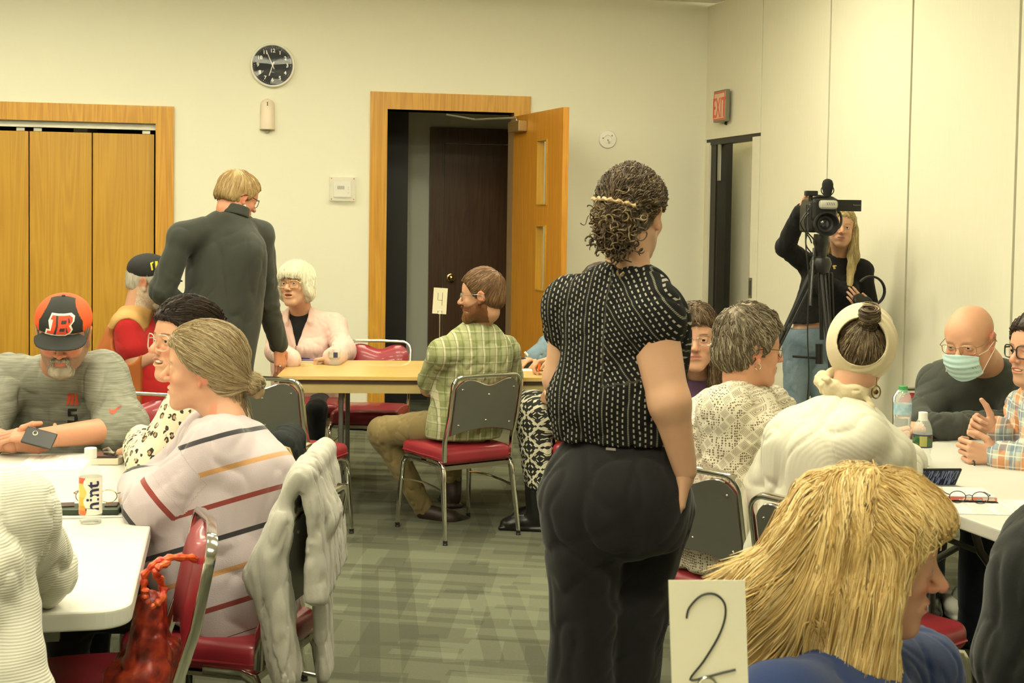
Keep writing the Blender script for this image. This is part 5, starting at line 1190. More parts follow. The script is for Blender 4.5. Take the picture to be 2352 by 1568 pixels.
# ================================================================== standing woman, black patterned blouse
def p_stand():
    g = Fig('standing woman in a black blouse with white dashes, seen from behind', D(1430, 1000, 3.52), -24)
    b = g.base
    J = J_(pel=D(1418, 1085, 3.52), nk=D(1442, 612, 3.50), sl=D(1318, 705, 3.58), sr=D(1490, 725, 3.42), el=D(1290, 870, 3.62), wl=D(1300, 960, 3.85), er=D(1538, 925, 3.36), wr=D(1574, 1080, 3.38))
    J.update(hl=D(1335, 1150, 3.48), hr=D(1490, 1160, 3.60), kl=D(1345, 1400, 3.50), kr=D(1455, 1400, 3.58), al=V3(D(1320, 1500, 3.5)[0], 3.5, .09), ar=V3(D(1408, 1500, 3.6)[0], 3.62, .09))
    h = Head(D(1452, 493, 3.53), -30, -4, 0, .98, J['nk'], .052, male=False)
    HD = hand(J['wr'], V3(-.05, .1, -1), V3(-1, .2, 0), V3(0, 1, 0), 1.0, (.25, .25, .3, .3), .3)
    A = arm(J, 'l', (.060, .046, .030)) + [cap(J['sr'], J['er'], .070, .050, .03), cap(J['er'], J['wr'], .050, .030, .025)]
    g.add('body', [(h.S(), .003), ([cap(J['nk'] + V3(0, 0, .03), J['nk'] - V3(0, 0, .1), .055, .07), cap(J['sl'], J['sr'], .06, k=.06)] + A, .0045), (HD, .0028)], SKIN, h.color(SK_['f']))
    h.eyes(g)
    S = torso(J, g.f, .022, .90, .95, .03, hips=.98, bust=.0, sh=.052, k=.035) + [cap(J['sl'], J['sl'] * .72 + J['el'] * .28, .074, .072, .03), cap(J['sr'] + V3(-.01, 0, .005), J['sr'] * .84 + J['er'] * .16, .075, .078, .02)]
    S += [ell(J['pel'] + V3(-.01, 0, .19), (.18, .15, .12), None, .05), cut(J['pel'] + V3(0, 0, .092), (0, 0, -1), .008), fold(.008, (9, 9, 3.5), 21), collar_cut(h, J['nk'] + V3(.01, .04, .022), .050)]
    su = nrm(J['er'] - J['sr'])
    def uv(V):
        q = g.loc(V); x = q[:, 0]; z = q[:, 2]; zt = J['nk'][2]; xc = -.005
        right = (x > xc) & (z > zt - .30 + (x - xc) * .2); a = R(38)
        u = np.where(right, (x - xc) * math.cos(a) + (z - zt) * math.sin(a), (x - xc)); w = np.where(right, -(x - xc) * math.sin(a) + (z - zt) * math.cos(a), z)
        return np.stack([u, w, np.zeros_like(u)], 1)
    t = NT('dashed_blouse'); v = t.attr('pat', 'Vector'); x, y, z = t.xyz(v); nx = t.math('ADD', x, t.math('MULTIPLY', t.math('SUBTRACT', t.noise(9, v, 1), .5), .012)); f = t.math('MULTIPLY', nx, 80.0); col = t.math('FLOOR', f); fr = t.math('FRACT', f)
    line = t.math('LESS_THAN', t.math('ABSOLUTE', t.math('SUBTRACT', fr, .5)), .14); solid = t.math('LESS_THAN', t.math('FRACT', t.math('MULTIPLY', col, .2)), .1)
    dash = t.math('LESS_THAN', t.math('FRACT', t.math('ADD', t.math('MULTIPLY', y, 68.0), t.math('MULTIPLY', col, .37))), .55); fine = t.math('LESS_THAN', t.math('FRACT', t.math('MULTIPLY', y, 220.0)), .7)
    on = t.math('MULTIPLY', line, t.math('ADD', t.math('MULTIPLY', solid, fine), t.math('MULTIPLY', t.math('SUBTRACT', 1.0, solid), dash)))
    t.P(col=t.mix(t.math('MULTIPLY', on, .9), (.012, .012, .011), t.mix(solid, (.40, .37, .30), (.22, .21, .16))), rough=.85, spec=.1); t.bump(t.noise(300, v, 2), .2, .001)
    S.append(cut(J['sr'] * .62 + J['er'] * .38, V3(0, 0, 0) + su * 0 + V3(0, 0, -1) * 0, 0)) if False else None
    # blouse sleeve opening on the right arm
    S += [ell(J['sr'] * .45 + J['er'] * .55 + V3(.01, -.05, -.02), (.085, .12, .135), None, .006, 's')] if False else []
    g.add('blouse', [(S, .005)], t.m, attrs={'pat': uv})
    tr = [ell(J['pel'] + V3(0, -.02, -.02), (.188, .155, .155), g.M, .06), ell(J['pel'] + V3(.02, -.04, -.08) - g.f * .05, (.165, .11, .13), g.M, .06)] + leg(J, 'l', (.115, .083, .095)) + leg(J, 'r', (.125, .088, .10)) + [cut(J['pel'] + V3(0, 0, .135), (0, 0, 1), .01), fold(.007, (9, 9, 4), 18), cut((0, 0, .03), (0, 0, -1))]
    tr += [cap(J['wr'] + V3(-.035, .05, -.09), J['wr'] + V3(-.04, .04, -.17), .050, .045, .04)]
    blk = fabric('black_slacks', (.013, .0125, .012), .2, .8, 300, .15)
    o = g.add('trousers', [(tr, .007)], blk); q = D(1403, 1031, 3.37); mb = MB(); mb.box(q, (.026, .002, .006), g.M); g.mb(mb, 'label_tab', mat('grey_tab', (.25, .22, .2), .5), o)
    shoes(g, J, g.f, mat('black_shoe', (0, 0, 0)))
    hm = hairmat('hair_dark_gold', (.026, .016, .009), (.085, .054, .028), (.30, .21, .10))
    S = haircap(h, LINE_F, .012, top=.004, back=.006, extra=[h.E((.005, -.105, -.038), (.056, .040, .056), k=.02), h.E((.0, -.09, -.078), (.046, .04, .030), k=.02), h.E((.01, -.108, .0), (.05, .03, .03), k=.02)], rough=.007, sc=(70, 70, 60))
    grp = [strands(h, S, 2600, .07, flow_to((0, -.13, -.01)), r=.0010, steps=10, lift=.003, wav=.002, wavn=9, region=lambda q: (q[:, 2] > 0.0))]
    # curls of the bun
    rng = np.random.RandomState(5); n = 620; K = 22; th = rng.uniform(0, 6.28, n); base = np.stack([rng.normal(.006, .025, n), -.120 + rng.normal(0, .013, n), rng.normal(-.045, .034, n)], 1)
    ax = rng.normal(size=(n, 3)); ax /= np.linalg.norm(ax, axis=1, keepdims=True); e1 = np.cross(ax, [0, 1, .2]); e1 /= np.linalg.norm(e1, axis=1, keepdims=True); e2 = np.cross(ax, e1); s_ = np.linspace(0, 1, K); tu = rng.uniform(.6, 1.5, n); rad = rng.uniform(.006, .012, n)
    T = base[:, None] + (e1[:, None] * np.cos(s_[None, :, None] * 6.28 * tu[:, None, None] + th[:, None, None]) + e2[:, None] * np.sin(s_[None, :, None] * 6.28 * tu[:, None, None] + th[:, None, None])) * rad[:, None, None] + ax[:, None] * (s_[None, :, None] - .5) * .03
    T = h.c + (T * h.sc) @ h.H.T; V, Q = tubes(T, rng.uniform(.0016, .0028, n)); grp.append((V, Q, rng.uniform(.2, 1, n)))
    hairobj(g, h, S, hm, grp, .004)
    mb = MB(); tw = [h.w(x, -.148 + abs(x) * .45, .030 - (x + .05) ** 2 * 1.2 + .002 * math.sin(x * 300)) for x in np.linspace(-.06, .065, 22)]; mb.tube(tw, [.0045 + .002 * math.sin(i * 1.9) for i in range(22)], 8); me_ = g.mb(mb, 'twisted_lock', mat('gold_lock', (.48, .34, .16), .45))
p_stand(); print('stand', _tm.time() - _T0)
# ================================================================== man in orange and black cap, heathered tee
def p_cap():
    g = Fig('man in an orange and black cap and grey tee looking down at his phone', (-1.66, 5.28), 172)
    J = J_(pel=V3(-1.68, 5.36, .56), nk=D(140, 842, 5.02), sl=D(236, 862, 5.0), sr=D(22, 868, 5.05), el=D(282, 985, 4.86), wl=D(95, 1005, 4.60), er=D(-52, 1000, 4.85), wr=D(28, 1018, 4.62))
    J = sits(J, g); h = Head(D(146, 768, 4.82), 191, -19, -2, 1.09, J['nk'], .064, jaw=1.15, wide=1.03)
    HR = hand(J['wr'], V3(1, -.05, .05), V3(.1, 1, .3), V3(0, -.3, 1), 1.06, (.55, .6, .6, .65), .5)
    HL = hand(J['wl'], V3(-1, -.05, .1), V3(0, .3, -1), V3(0, 1, .3), 1.05, (.3, .3, .35, .4), .3)
    g.add('body', [(h.S(), .0028), (arm(J, 'l', (.062, .053, .034)) + arm(J, 'r', (.062, .053, .034)), .005), (HR, .0026), (HL, .0028), ([cap(J['nk'], J['nk'] - V3(0, 0, .06), .066)], .008)], SKIN,
          h.color((.60, .30, .185), beard=(.20, .145, .10), stubble=.72, brow=(.22, .14, .08), blush=1.2)); h.eyes(g, gaze=(0, -25))
    S = torso(J, g.f, .022, 1.42, 1.15, .05, hips=1.3, sh=.058) + arm(J, 'l', (.076, .074, .06), .014, to=.10) + arm(J, 'r', (.076, .074, .06), .014, to=.10)
    S += [fold(.007, (8, 8, 4), 31), wrk(J['el'] + V3(0, 0, .06), J['el'] - J['sl'], .12, .007, 34, 5), collar_cut(h, J['nk'] + V3(0, -.045, .0), .078)]
    t = NT('heather_grey'); v = t.coord(scale=(4, 4, 130)); n = t.noise(2.2, v, 4, .7, .3); n2 = t.noise(9, t.coord(), 2); f = t.math('ADD', t.math('MULTIPLY', n, .85), t.math('MULTIPLY', n2, .2))
    t.P(col=t.ramp(f, [(.36, (.15, .155, .12)), (.5, (.225, .225, .18)), (.64, (.31, .305, .25))]), rough=.85, spec=.15); t.bump(t.noise(300, t.coord(), 2), .2, .001)
    sh = g.add('tee_shirt', [(S, .0055)], t.m); OR = mat('print_orange', (.62, .085, .03), .6); BK = mat('print_black', (.02, .02, .018), .6)
    decal(g, S, [[(157, 903), (165, 903), (162, 918), (156, 930), (152, 930)], [(167, 902), (172, 902), (170, 915), (168, 930), (160, 930), (163, 918)], [(174, 902), (178, 903), (179, 915), (181, 930), (171, 930), (173, 915)]], 4.9, 'chest_print', OR, parent=sh)
    decal(g, S, [[(156, 938), (177, 938), (177, 944), (156, 944)], [(156, 944), (163, 944), (163, 956), (156, 956)], [(163, 951), (178, 951), (178, 956), (163, 956)], [(171, 956), (179, 956), (179, 966), (171, 966)], [(155, 964), (174, 966), (172, 972), (155, 971)]], 4.9, 'chest_number', BK, parent=sh)
    decal(g, S, [[(252, 936), (254, 943), (262, 941), (280, 930), (262, 951), (255, 951), (251, 944)]], 4.9, 'sleeve_swoosh', OR, parent=sh)
    tr = [ell(J['pel'] - V3(0, 0, .02), (.20, .17, .11), None, .05)] + leg(J, 'l') + leg(J, 'r'); g.add('trousers', [(tr, .012)], fabric('dark_jeans', (.03, .035, .05))); shoes(g, J, g.f, mat('black_shoe', (0, 0, 0)))
    hs = haircap(h, LINE_M, .007, rough=.003); hairobj(g, h, hs, hairmat('hair_grey_brown', (.12, .09, .06), (.38, .32, .24)), [strands(h, hs, 500, .03, flow_short((0, -.07, .10), 0, 1), steps=6, lift=.0015)], .005)
    bS = [h.E((0, .066, -.100), (.042, .032, .030), k=.02), h.C((-.028, .086, -.085), (-.020, .096, -.052), .006, k=.012), h.C((.028, .086, -.085), (.020, .096, -.052), .006, k=.012), h.C((-.018, .100, -.049), (.018, .100, -.049), .0055, k=.008), h.E((0, .098, -.062), (.020, .014, .006), .004, 's'), fold(.0025, (100, 100, 50), 2)]
    hairobj(g, h, bS, hairmat('beard_grey', (.16, .12, .08), (.50, .45, .36)), [strands(h, bS, 500, .018, flow_short((0, 0, .1), .3, 1), r=.0008, steps=5, lift=.002)], .0035, 'beard')
    # cap
    C_ = [h.E((0, -.008, .056), (.088, .108, .078), k=.02), func(lambda P: ((.028 + (h.l(P)[:, 1]) * .16 - h.l(P)[:, 2]) * h.sc).astype(f32), .004)]
    def cc(V):
        q = h.l(V); fr = (np.abs(q[:, 0]) < .066 - .55 * np.maximum(q[:, 2] - .075, 0)) & (q[:, 1] > -.01 + 0 * q[:, 2]); return np.where(fr[:, None], (.016, .017, .014), (.80, .085, .012))
    t = NT('cap_cloth'); t.P(col=t.attr('Col', 'Color'), rough=.8); t.bump(t.noise(400, t.coord(), 2), .25, .001)
    cp = g.add('baseball_cap', [(C_, .0026)], t.m, cc)
    B_ = [h.E((0, .135, .036), (.082, .075, .050), rot=rotx(R(-14))), h.E((0, .130, .026), (.080, .082, .046), .003, 's', rot=rotx(R(-14))), func(lambda P: ((.030 - h.l(P)[:, 2] - .25 * (h.l(P)[:, 1] - .08)) * h.sc).astype(f32), .002), func(lambda P: ((.082 - h.l(P)[:, 1]) * h.sc).astype(f32), .002)]
    B_ = [h.E((0, .105, .040), (.083, .080, .0075), k=.01, rot=rotx(R(-24))), func(lambda P: ((.072 - h.l(P)[:, 1]) * h.sc).astype(f32), .002)]
    def bend(P):   # curved visor
        q = h.l(P); return q
    def brim(P):
        q = h.l(P).astype(f32); x, y, z = q[:, 0], q[:, 1], q[:, 2]; zc = .040 - (y - .085) * .36 - x * x * 4.2; r = np.sqrt((x / .080) ** 2 + (np.maximum(y - .070, 0) / .088) ** 2); d1 = (r - 1) * .075; d2 = np.abs(z - zc) - .0024
        return np.maximum(np.maximum(d1, d2), .066 - y).astype(f32) * h.sc
    g.add('cap_brim', [([dict(fn=brim, c=h.w(0, .11, .03).astype(f32), R=.14, k=.001, op='u')], .0024)], mat('cap_black', (.018, .019, .016), .8), parent=cp)
    mb = MB(); mb.lathe([(0, .006), (.006, .004), (.008, 0)], h.w(0, -.008, .133), 12, h.H); g.mb(mb, 'cap_button', mat('cap_black', (0, 0, 0)), cp)
    def yel(x, z): return -.008 + .108 * math.sqrt(max(.02, 1 - (x / .088) ** 2 - ((z - .056) / .078) ** 2))
    def glyph(polys, off, nm, m):
        mb = MB()
        for poly in polys:
            bm = bmesh.new(); f = bm.faces.new([bm.verts.new((x, z, 0)) for x, z in poly]); bmesh.ops.triangulate(bm, faces=[f]); bmesh.ops.subdivide_edges(bm, edges=bm.edges[:], cuts=2); bmesh.ops.triangulate(bm, faces=bm.faces[:]); bm.verts.index_update()
            mb.add([h.w(v.co.x, yel(v.co.x, v.co.y) + off, v.co.y) for v in bm.verts], [[v.index for v in f.verts] for f in bm.faces]); bm.free()
        return g.mb(mb, nm, m, cp, fixn=False)
    # facing viewer: image right = local -x ; letter drawn mirrored in x
    im = lambda L_: [(-(x + (z - .03) * .14), z + .044) for x, z in L_][::-1]
    Bp = im([(-.036, 0), (.020, 0), (.032, .006), (.036, .016), (.028, .029), (.036, .040), (.035, .051), (.025, .058), (-.026, .058), (-.030, .047), (-.022, .047), (-.024, .011), (-.034, .011)])
    big = im([(-.041, -.005), (.022, -.005), (.036, .003), (.041, .016), (.034, .029), (.041, .040), (.040, .054), (.028, .063), (-.030, .063), (-.036, .042), (-.027, .042), (-.028, .016), (-.039, .016)])
    glyph([big], .0022, 'letter_outline', mat('cap_white', (.78, .76, .68), .7)); glyph([Bp], .0034, 'letter_b', mat('cap_red', (.72, .06, .02), .7))
    glyph([im([(.004, .036), (.018, .036), (.019, .046), (.004, .046)]), im([(.002, .012), (.017, .012), (.018, .023), (.003, .023)]), im([(-.014, 0), (-.007, 0), (-.004, .028), (-.009, .058), (-.015, .058), (-.010, .030)]), im([(.024, .006), (.028, .008), (.022, .026), (.020, .022)]), im([(.026, .036), (.030, .040), (.024, .052), (.022, .050)])], .0044, 'letter_stripes', BK)
    # phone
    pc = D(90, 1006, 4.56); t = thing('smartphone', 'black smartphone held in the hand of the man in the cap', 'phone', (pc[0], pc[1], TZ), 0); M_ = roty(R(14)) @ rotx(R(-38)) ; mb = MB(); mb.box(V3(0, 0, pc[2] - TZ), (.105, .009, .062), M_, bev=.003); mb.build('phone_body', PLK, t); mb = MB(); mb.lathe([(.006, .001), (.009, 0), (.009, -.001), (.006, .001)], V3(0, 0, pc[2] - TZ) + M_ @ V3(-.018, -.006, .012), 16, M_ @ np.array([[1, 0, 0], [0, 0, -1], [0, 1, 0]], float), closed=True); mb.build('camera_ring', STEEL, t)
p_cap(); print('cap', _tm.time() - _T0)
# ================================================================== older man in quilted vest and dark cap
def p_vest():
    g = Fig('older man in a black cap, red polo and orange quilted vest behind the suited man', (-1.92, 7.2), -84)
    J = J_(pel=D(305, 955, 7.2), nk=D(322, 706, 7.15), sl=D(318, 745, 7.42), sr=D(292, 748, 6.98), el=D(380, 850, 7.4), wl=D(420, 830, 7.4), er=D(312, 826, 6.98), wr=D(392, 808, 7.05)); J = sits(J, g)
    h = Head(D(345, 648, 7.15), -92, -8, 0, 1.12, J['nk'], .066, jaw=1.1)
    g.add('body', [(h.S(), .0045), (arm(J, 'l', (.06, .05, .034)) + arm(J, 'r', (.06, .052, .034)), .006), (hand(J['wr'], V3(1, .1, 0), V3(0, 0, -1), V3(0, 1, 0), 1.05), .004)], SKIN, h.color((.60, .34, .22), beard=(.58, .50, .38), stubble=.85, brow=(.4, .35, .3), blush=1.2)); h.eyes(g)
    S = torso(J, g.f, .008, 1.32, 1.28, .09, hips=1.22, sh=.050) + [cap(J['sl'], J['sl'] * .4 + J['el'] * .6, .080, .080, .03), cap(J['sr'], J['sr'] * .42 + J['er'] * .58, .080, .084, .03)] + [fold(.003, (10, 10, 5), 14), collar_cut(h, J['nk'] + V3(.03, 0, 0), .075)]
    g.add('polo_shirt', [(S, .007)], fabric('red_polo', (.50, .022, .022), .1, .8))
    S = torso(J, g.f, .034, 1.40, 1.34, .09, hips=1.32, sh=.046, low=.06); a = J['sr'] + V3(0, -.02, -.07)
    S += [ell(J['sr'] + V3(.02, -.07, -.075), (.082, .12, .115), None, .01, 's'), ell(J['sl'] + V3(.02, .07, -.075), (.082, .12, .115), None, .01, 's'), cut(J['nk'] + V3(.075, 0, -.1), V3(1, 0, -.05), .012), collar_cut(h, J['nk'] + V3(.06, 0, .01), .085)]
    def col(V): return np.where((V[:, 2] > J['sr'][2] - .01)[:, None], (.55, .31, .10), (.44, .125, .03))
    t = NT('quilted_vest'); c = t.attr('Col', 'Color'); x, y, z = t.xyz(t.coord()); q = lambda sgn: t.math('ABSOLUTE', t.math('SUBTRACT', t.math('FRACT', t.math('MULTIPLY', t.math('ADD', z, t.math('MULTIPLY', y, sgn)), 11.0)), .5)); m = t.math('MAXIMUM', q(1.0), q(-1.0)); low = t.math('LESS_THAN', z, float(J['sr'][2] - .02))
    t.P(col=c, rough=.6, spec=.3); t.bump(t.math('MULTIPLY', low, t.math('SUBTRACT', 1.0, t.math('POWER', m, 8.0))), .9, .02)
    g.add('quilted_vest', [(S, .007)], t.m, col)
    tr = [ell(J['pel'] - V3(0, 0, .02), (.19, .17, .11), None, .05)] + leg(J, 'l') + leg(J, 'r') + [fold(.006, (12, 12, 8), 6)]; g.add('trousers', [(tr, .01)], fabric('beige_trousers', (.42, .36, .21))); shoes(g, J, g.f, mat('black_shoe', (0, 0, 0)))
    hs = haircap(h, LINE_M, .007, rough=.003); hairobj(g, h, hs, hairmat('hair_silver', (.40, .36, .28), (.62, .58, .48)), [strands(h, hs, 300, .03, flow_short((0, -.07, .10), 0, 1), steps=6, lift=.0015)], .006)
    bS = [h.E((0, .062, -.098), (.046, .036, .036), k=.02), h.C((-.045, .02, -.07), (-.02, .07, -.105), .018, k=.02), h.C((.045, .02, -.07), (.02, .07, -.105), .018, k=.02), h.C((-.02, .097, -.05), (.02, .097, -.05), .007, k=.01), fold(.003, (90, 90, 50), 2)]
    hairobj(g, h, bS, hairmat('beard_white', (.40, .35, .26), (.66, .60, .48)), [strands(h, bS, 400, .02, flow_short((0, 0, .1), .3, 1), r=.0009, steps=5, lift=.002)], .005, 'beard')
    C_ = [h.E((0, -.010, .056), (.088, .108, .080), k=.02), func(lambda P: ((.030 + h.l(P)[:, 1] * .14 - h.l(P)[:, 2]) * h.sc).astype(f32), .004)]
    cp = g.add('baseball_cap', [(C_, .004)], mat('cap_black2', (.015, .014, .013), .8))
    def brim(P):
        q = h.l(P).astype(f32); x, y, z = q[:, 0], q[:, 1], q[:, 2]; zc = .044 - (y - .085) * .25 - x * x * 4.2; r = np.sqrt((x / .078) ** 2 + (np.maximum(y - .070, 0) / .080) ** 2); return np.maximum(np.maximum((r - 1) * .075, np.abs(z - zc) - .003), .066 - y).astype(f32) * h.sc
    g.add('cap_brim', [([dict(fn=brim, c=h.w(0, .11, .03).astype(f32), R=.14, k=.001, op='u')], .003)], mat('cap_black2', (0, 0, 0)), parent=cp)
    decal(g, C_, [[(345, 604), (352, 601), (352, 604), (349, 606), (352, 620), (348, 621)], [(356, 600), (362, 600), (362, 603), (358, 604), (361, 618), (357, 619)]], 7.1, 'cap_lettering', mat('cap_yellow', (.75, .55, .02), .6), parent=cp)
p_vest(); print('vest', _tm.time() - _T0)
# ================================================================== smiling dark haired woman with clear glasses
def p_leo():
    g = Fig('smiling dark haired woman in clear framed glasses and a leopard print top', (-1.02, 4.40), 96)
    J = J_(pel=V3(-.98, 4.42, .55), nk=D(478, 880, 4.42), sl=D(432, 950, 4.22), sr=D(470, 920, 4.62), el=D(352, 1062, 4.18), wl=D(325, 1030, 4.45), er=D(395, 1040, 4.66), wr=D(330, 1015, 4.6)); J = sits(J, g)
    h = Head(D(424, 784, 4.40), 134, 4, 0, 1.06, J['nk'], .052, male=False, smile=1.2, open_=.35, jaw=1.05)
    g.add('body', [(h.S(), .0026), (arm(J, 'l', (.05, .042, .028)) + arm(J, 'r', (.05, .042, .028)) + [cap(J['nk'], J['nk'] - V3(0, 0, .1), .055)], .006), (hand(J['wl'], V3(-.6, 1, 0), V3(0, 0, -1), V3(-1, 0, 0), .95), .003)], SKIN, h.color((.64, .36, .225), lip=(.50, .18, .14), brow=(.10, .05, .03), blush=1.2)); h.eyes(g, gaze=(10, 0))
    mb = MB(); mb.v = []; 
    g.add('teeth', [([h.E((0, .083, -.0615), (.0185, .008, .0052))], .002)], TEETH)
    S = torso(J, g.f, .018, 1.15, 1.1, .03, hips=1.1, bust=.02) + arm(J, 'l', (.068, .062, .05), .012) + arm(J, 'r', (.066, .06, .05), .01) + [fold(.007, (9, 9, 5), 33), collar_cut(h, J['nk'] + V3(-.04, 0, .0), .07)]
    t = NT('leopard_print'); v = t.coord(scale=(46, 46, 34)); w = t.n('ShaderNodeTexVoronoi', {'Vector': v, 'Scale': 1.0, 'Randomness': 1.0}, feature='F1'); dd = t.math('ADD', w.outputs['Distance'], t.math('MULTIPLY', t.math('SUBTRACT', t.noise(3, v, 2), .5), .25)); ring = t.math('MULTIPLY', t.math('GREATER_THAN', dd, .22), t.math('LESS_THAN', dd, .40)); brk = t.math('GREATER_THAN', t.noise(1.7, v, 1), .42); core = t.math('LESS_THAN', dd, .22)
    c = t.mix(core, (.72, .66, .48), (.40, .26, .13)); c = t.mix(t.math('MULTIPLY', ring, brk), c, (.035, .02, .012)); t.P(col=c, rough=.8)
    g.add('blouse', [(S, .006)], t.m)
    tr = [ell(J['pel'] - V3(0, 0, .02), (.18, .16, .11), None, .05)] + leg(J, 'l') + leg(J, 'r'); g.add('trousers', [(tr, .012)], fabric('black_trousers', (0, 0, 0))); shoes(g, J, g.f, mat('black_shoe', (0, 0, 0)))
    S = haircap(h, LINE_F, .014, top=.008, back=.008, extra=[h.E((0, -.150, .005), (.052, .052, .050), k=.02), h.E((.0, -.17, -.02), (.04, .035, .035), k=.02)], rough=.003, sc=(60, 60, 22))
    hairobj(g, h, S, hairmat('hair_black_brown', (.008, .005, .004), (.055, .030, .018)), [strands(h, S, 4200, .11, flow_to((0, -.15, .01)), r=.0009, steps=12, lift=.0025, wav=.0006, jitter=.12), strands(h, S, 500, .05, flow_short((0, -.15, .05), 0, .2), r=.0014, steps=12, lift=.006, wav=.006, wavn=14, region=lambda q: q[:, 1] < -.12, seed=7, over=14)], .004)
    glasses(g, h, mat('clear_frame', (.62, .48, .38), .2, 0, .05, alpha=.85), w=.028, hh=.024, r=.0020, z=-.004, y=.102)
p_leo(); print('leo', _tm.time() - _T0)
# ================================================================== woman in striped sweater
def p_stripe():
    g = Fig('woman with a low grey blonde bun in a pale sweater with coloured stripes', (-.80, 3.78), 92)
    J = J_(pel=D(515, 1372, 3.80), nk=D(520, 968, 3.88), sl=D(500, 1040, 3.72), sr=D(478, 1005, 4.06), el=D(352, 1165, 3.68), wl=D(322, 1120, 3.98), er=D(372, 1105, 4.12), wr=D(330, 1140, 3.85)); J = sits(J, g, .40)
    h = Head(D(466, 846, 3.90), 97, 2, -4, 1.03, J['nk'], .052, male=False, smile=.4, nose=1.0)
    g.add('body', [(h.S(), .0026), ([cap(J['nk'], J['nk'] - V3(0, 0, .06), .055)] + arm(J, 'l', (.05, .042, .028)) + arm(J, 'r', (.05, .042, .028)), .007), (hand(J['wl'], V3(-.2, 1, .05), V3(0, 0, -1), V3(-1, 0, 0), .95), .004)], SKIN, h.color((.66, .37, .235), lip=(.50, .22, .16), brow=(.40, .26, .15), blush=1.3)); h.eyes(g, IRISB)
    arms_ = [cap(J['sl'], J['el'], .070, .068), cap(J['el'], J['wl'], .066, .05)]
    S = torso(J, g.f, .032, 1.18, 1.30, .04, hips=1.08, bust=.02, back=.035, low=-.02) + arm(J, 'l', (.066, .060, .050), .016, k=.03) + arm(J, 'r', (.060, .056, .048), .012, k=.02) + [fold(.0065, (7, 7, 4), 41), wrk(J['el'], J['el'] - J['sl'], .10, .007, 30, 6), wrk(J['pel'] + V3(0, 0, .2), (0, 0, 1), .15, .006, 24, 7)]
    S += [cut(J['pel'] - V3(0, 0, .055) , V3(-.35, 0, -1), .006), collar_cut(h, J['nk'] + V3(-.01, 0, .035), .058)]
    up = nrm(J['nk'] - J['pel'])
    def sfun(V):
        P = V.astype(f32); dn = -((P - J['nk'].astype(f32)) @ up.astype(f32)) + (P[:, 0] - J['nk'][0]) * .28 + .02; ua = J['el'] - J['sl']; L = np.linalg.norm(ua); t_ = (P - J['sl'].astype(f32)) @ (ua / L).astype(f32)
        a = arms_[0]['fn'](P); onarm = (a < .022) & (t_ > .07); s = np.where(onarm, np.where(t_ > .165, t_ + .060, 0.0), dn); s = np.where(P[:, 1] > 4.02, 9.0, s); return s
    t = NT('striped_knit'); s_ = t.attr('st'); k = t.math('DIVIDE', t.math('SUBTRACT', s_, .063), .0925); fr = t.math('FRACT', k); on = t.math('MULTIPLY', t.math('MULTIPLY', t.math('LESS_THAN', fr, .155), t.math('GREATER_THAN', k, 0.0)), t.math('LESS_THAN', s_, .62)); ph = t.math('MODULO', t.math('FLOOR', k), 3.0)
    col = t.mix(t.math('GREATER_THAN', ph, .5), (.045, .042, .045), t.mix(t.math('GREATER_THAN', ph, 1.5), (.52, .28, .12), (.25, .05, .04))); n = t.noise(8, t.coord(), 3)
    t.P(col=t.mix(on, t.ramp(n, [(.3, (.48, .40, .42)), (.7, (.54, .46, .48))]), col), rough=.95, spec=.1, sheen=.3); t.bump(t.noise(260, t.coord(scale=(1, 1, 2.5)), 2), .5, .002)
    g.add('striped_sweater', [(S, .005)], t.m, attrs={'st': sfun})
    tr = [ell(J['pel'] - V3(0, 0, .03), (.18, .17, .10), None, .05)] + leg(J, 'l') + leg(J, 'r') + [fold(.006, (12, 12, 8), 6)]; g.add('trousers', [(tr, .009)], fabric('black_trousers', (0, 0, 0))); shoes(g, J, g.f, mat('black_shoe', (0, 0, 0)))
    ln = ([-.14, -.07, -.035, -.010, .012, .03, .05, .07, .10], [-.085, -.090, -.070, -.020, .000, .010, .030, .058, .070])
    S = haircap(h, ln, .012, top=.006, back=.012, side=.004, extra=[h.E((0, -.142, -.038), (.032, .030, .030), k=.012), h.E((.0, -.06, -.075), (.055, .05, .035), k=.03), h.E((0, -.155, -.060), (.022, .020, .022), k=.01)], rough=.0022, sc=(50, 50, 22), seed=8)
    hm = hairmat('hair_ash_blonde', (.13, .075, .035), (.42, .31, .16), (.62, .52, .33)); grp = [strands(h, S, 7500, .12, flow_to((0, -.150, -.042)), r=.0008, steps=14, lift=.0025, wav=.0008, jitter=.12)]
    grp.append(strands(h, S, 260, .10, lambda q: np.tile(np.array([0, -.25, -1.0]), (len(q), 1)), r=.0006, steps=12, lift=.002, wav=.004, wavn=5, region=lambda q: (q[:, 2] < -.05) & (q[:, 1] < -.03), free=.9, seed=9, over=20))
    hairobj(g, h, S, hm, grp, .0035)
p_stripe(); print('stripe', _tm.time() - _T0)
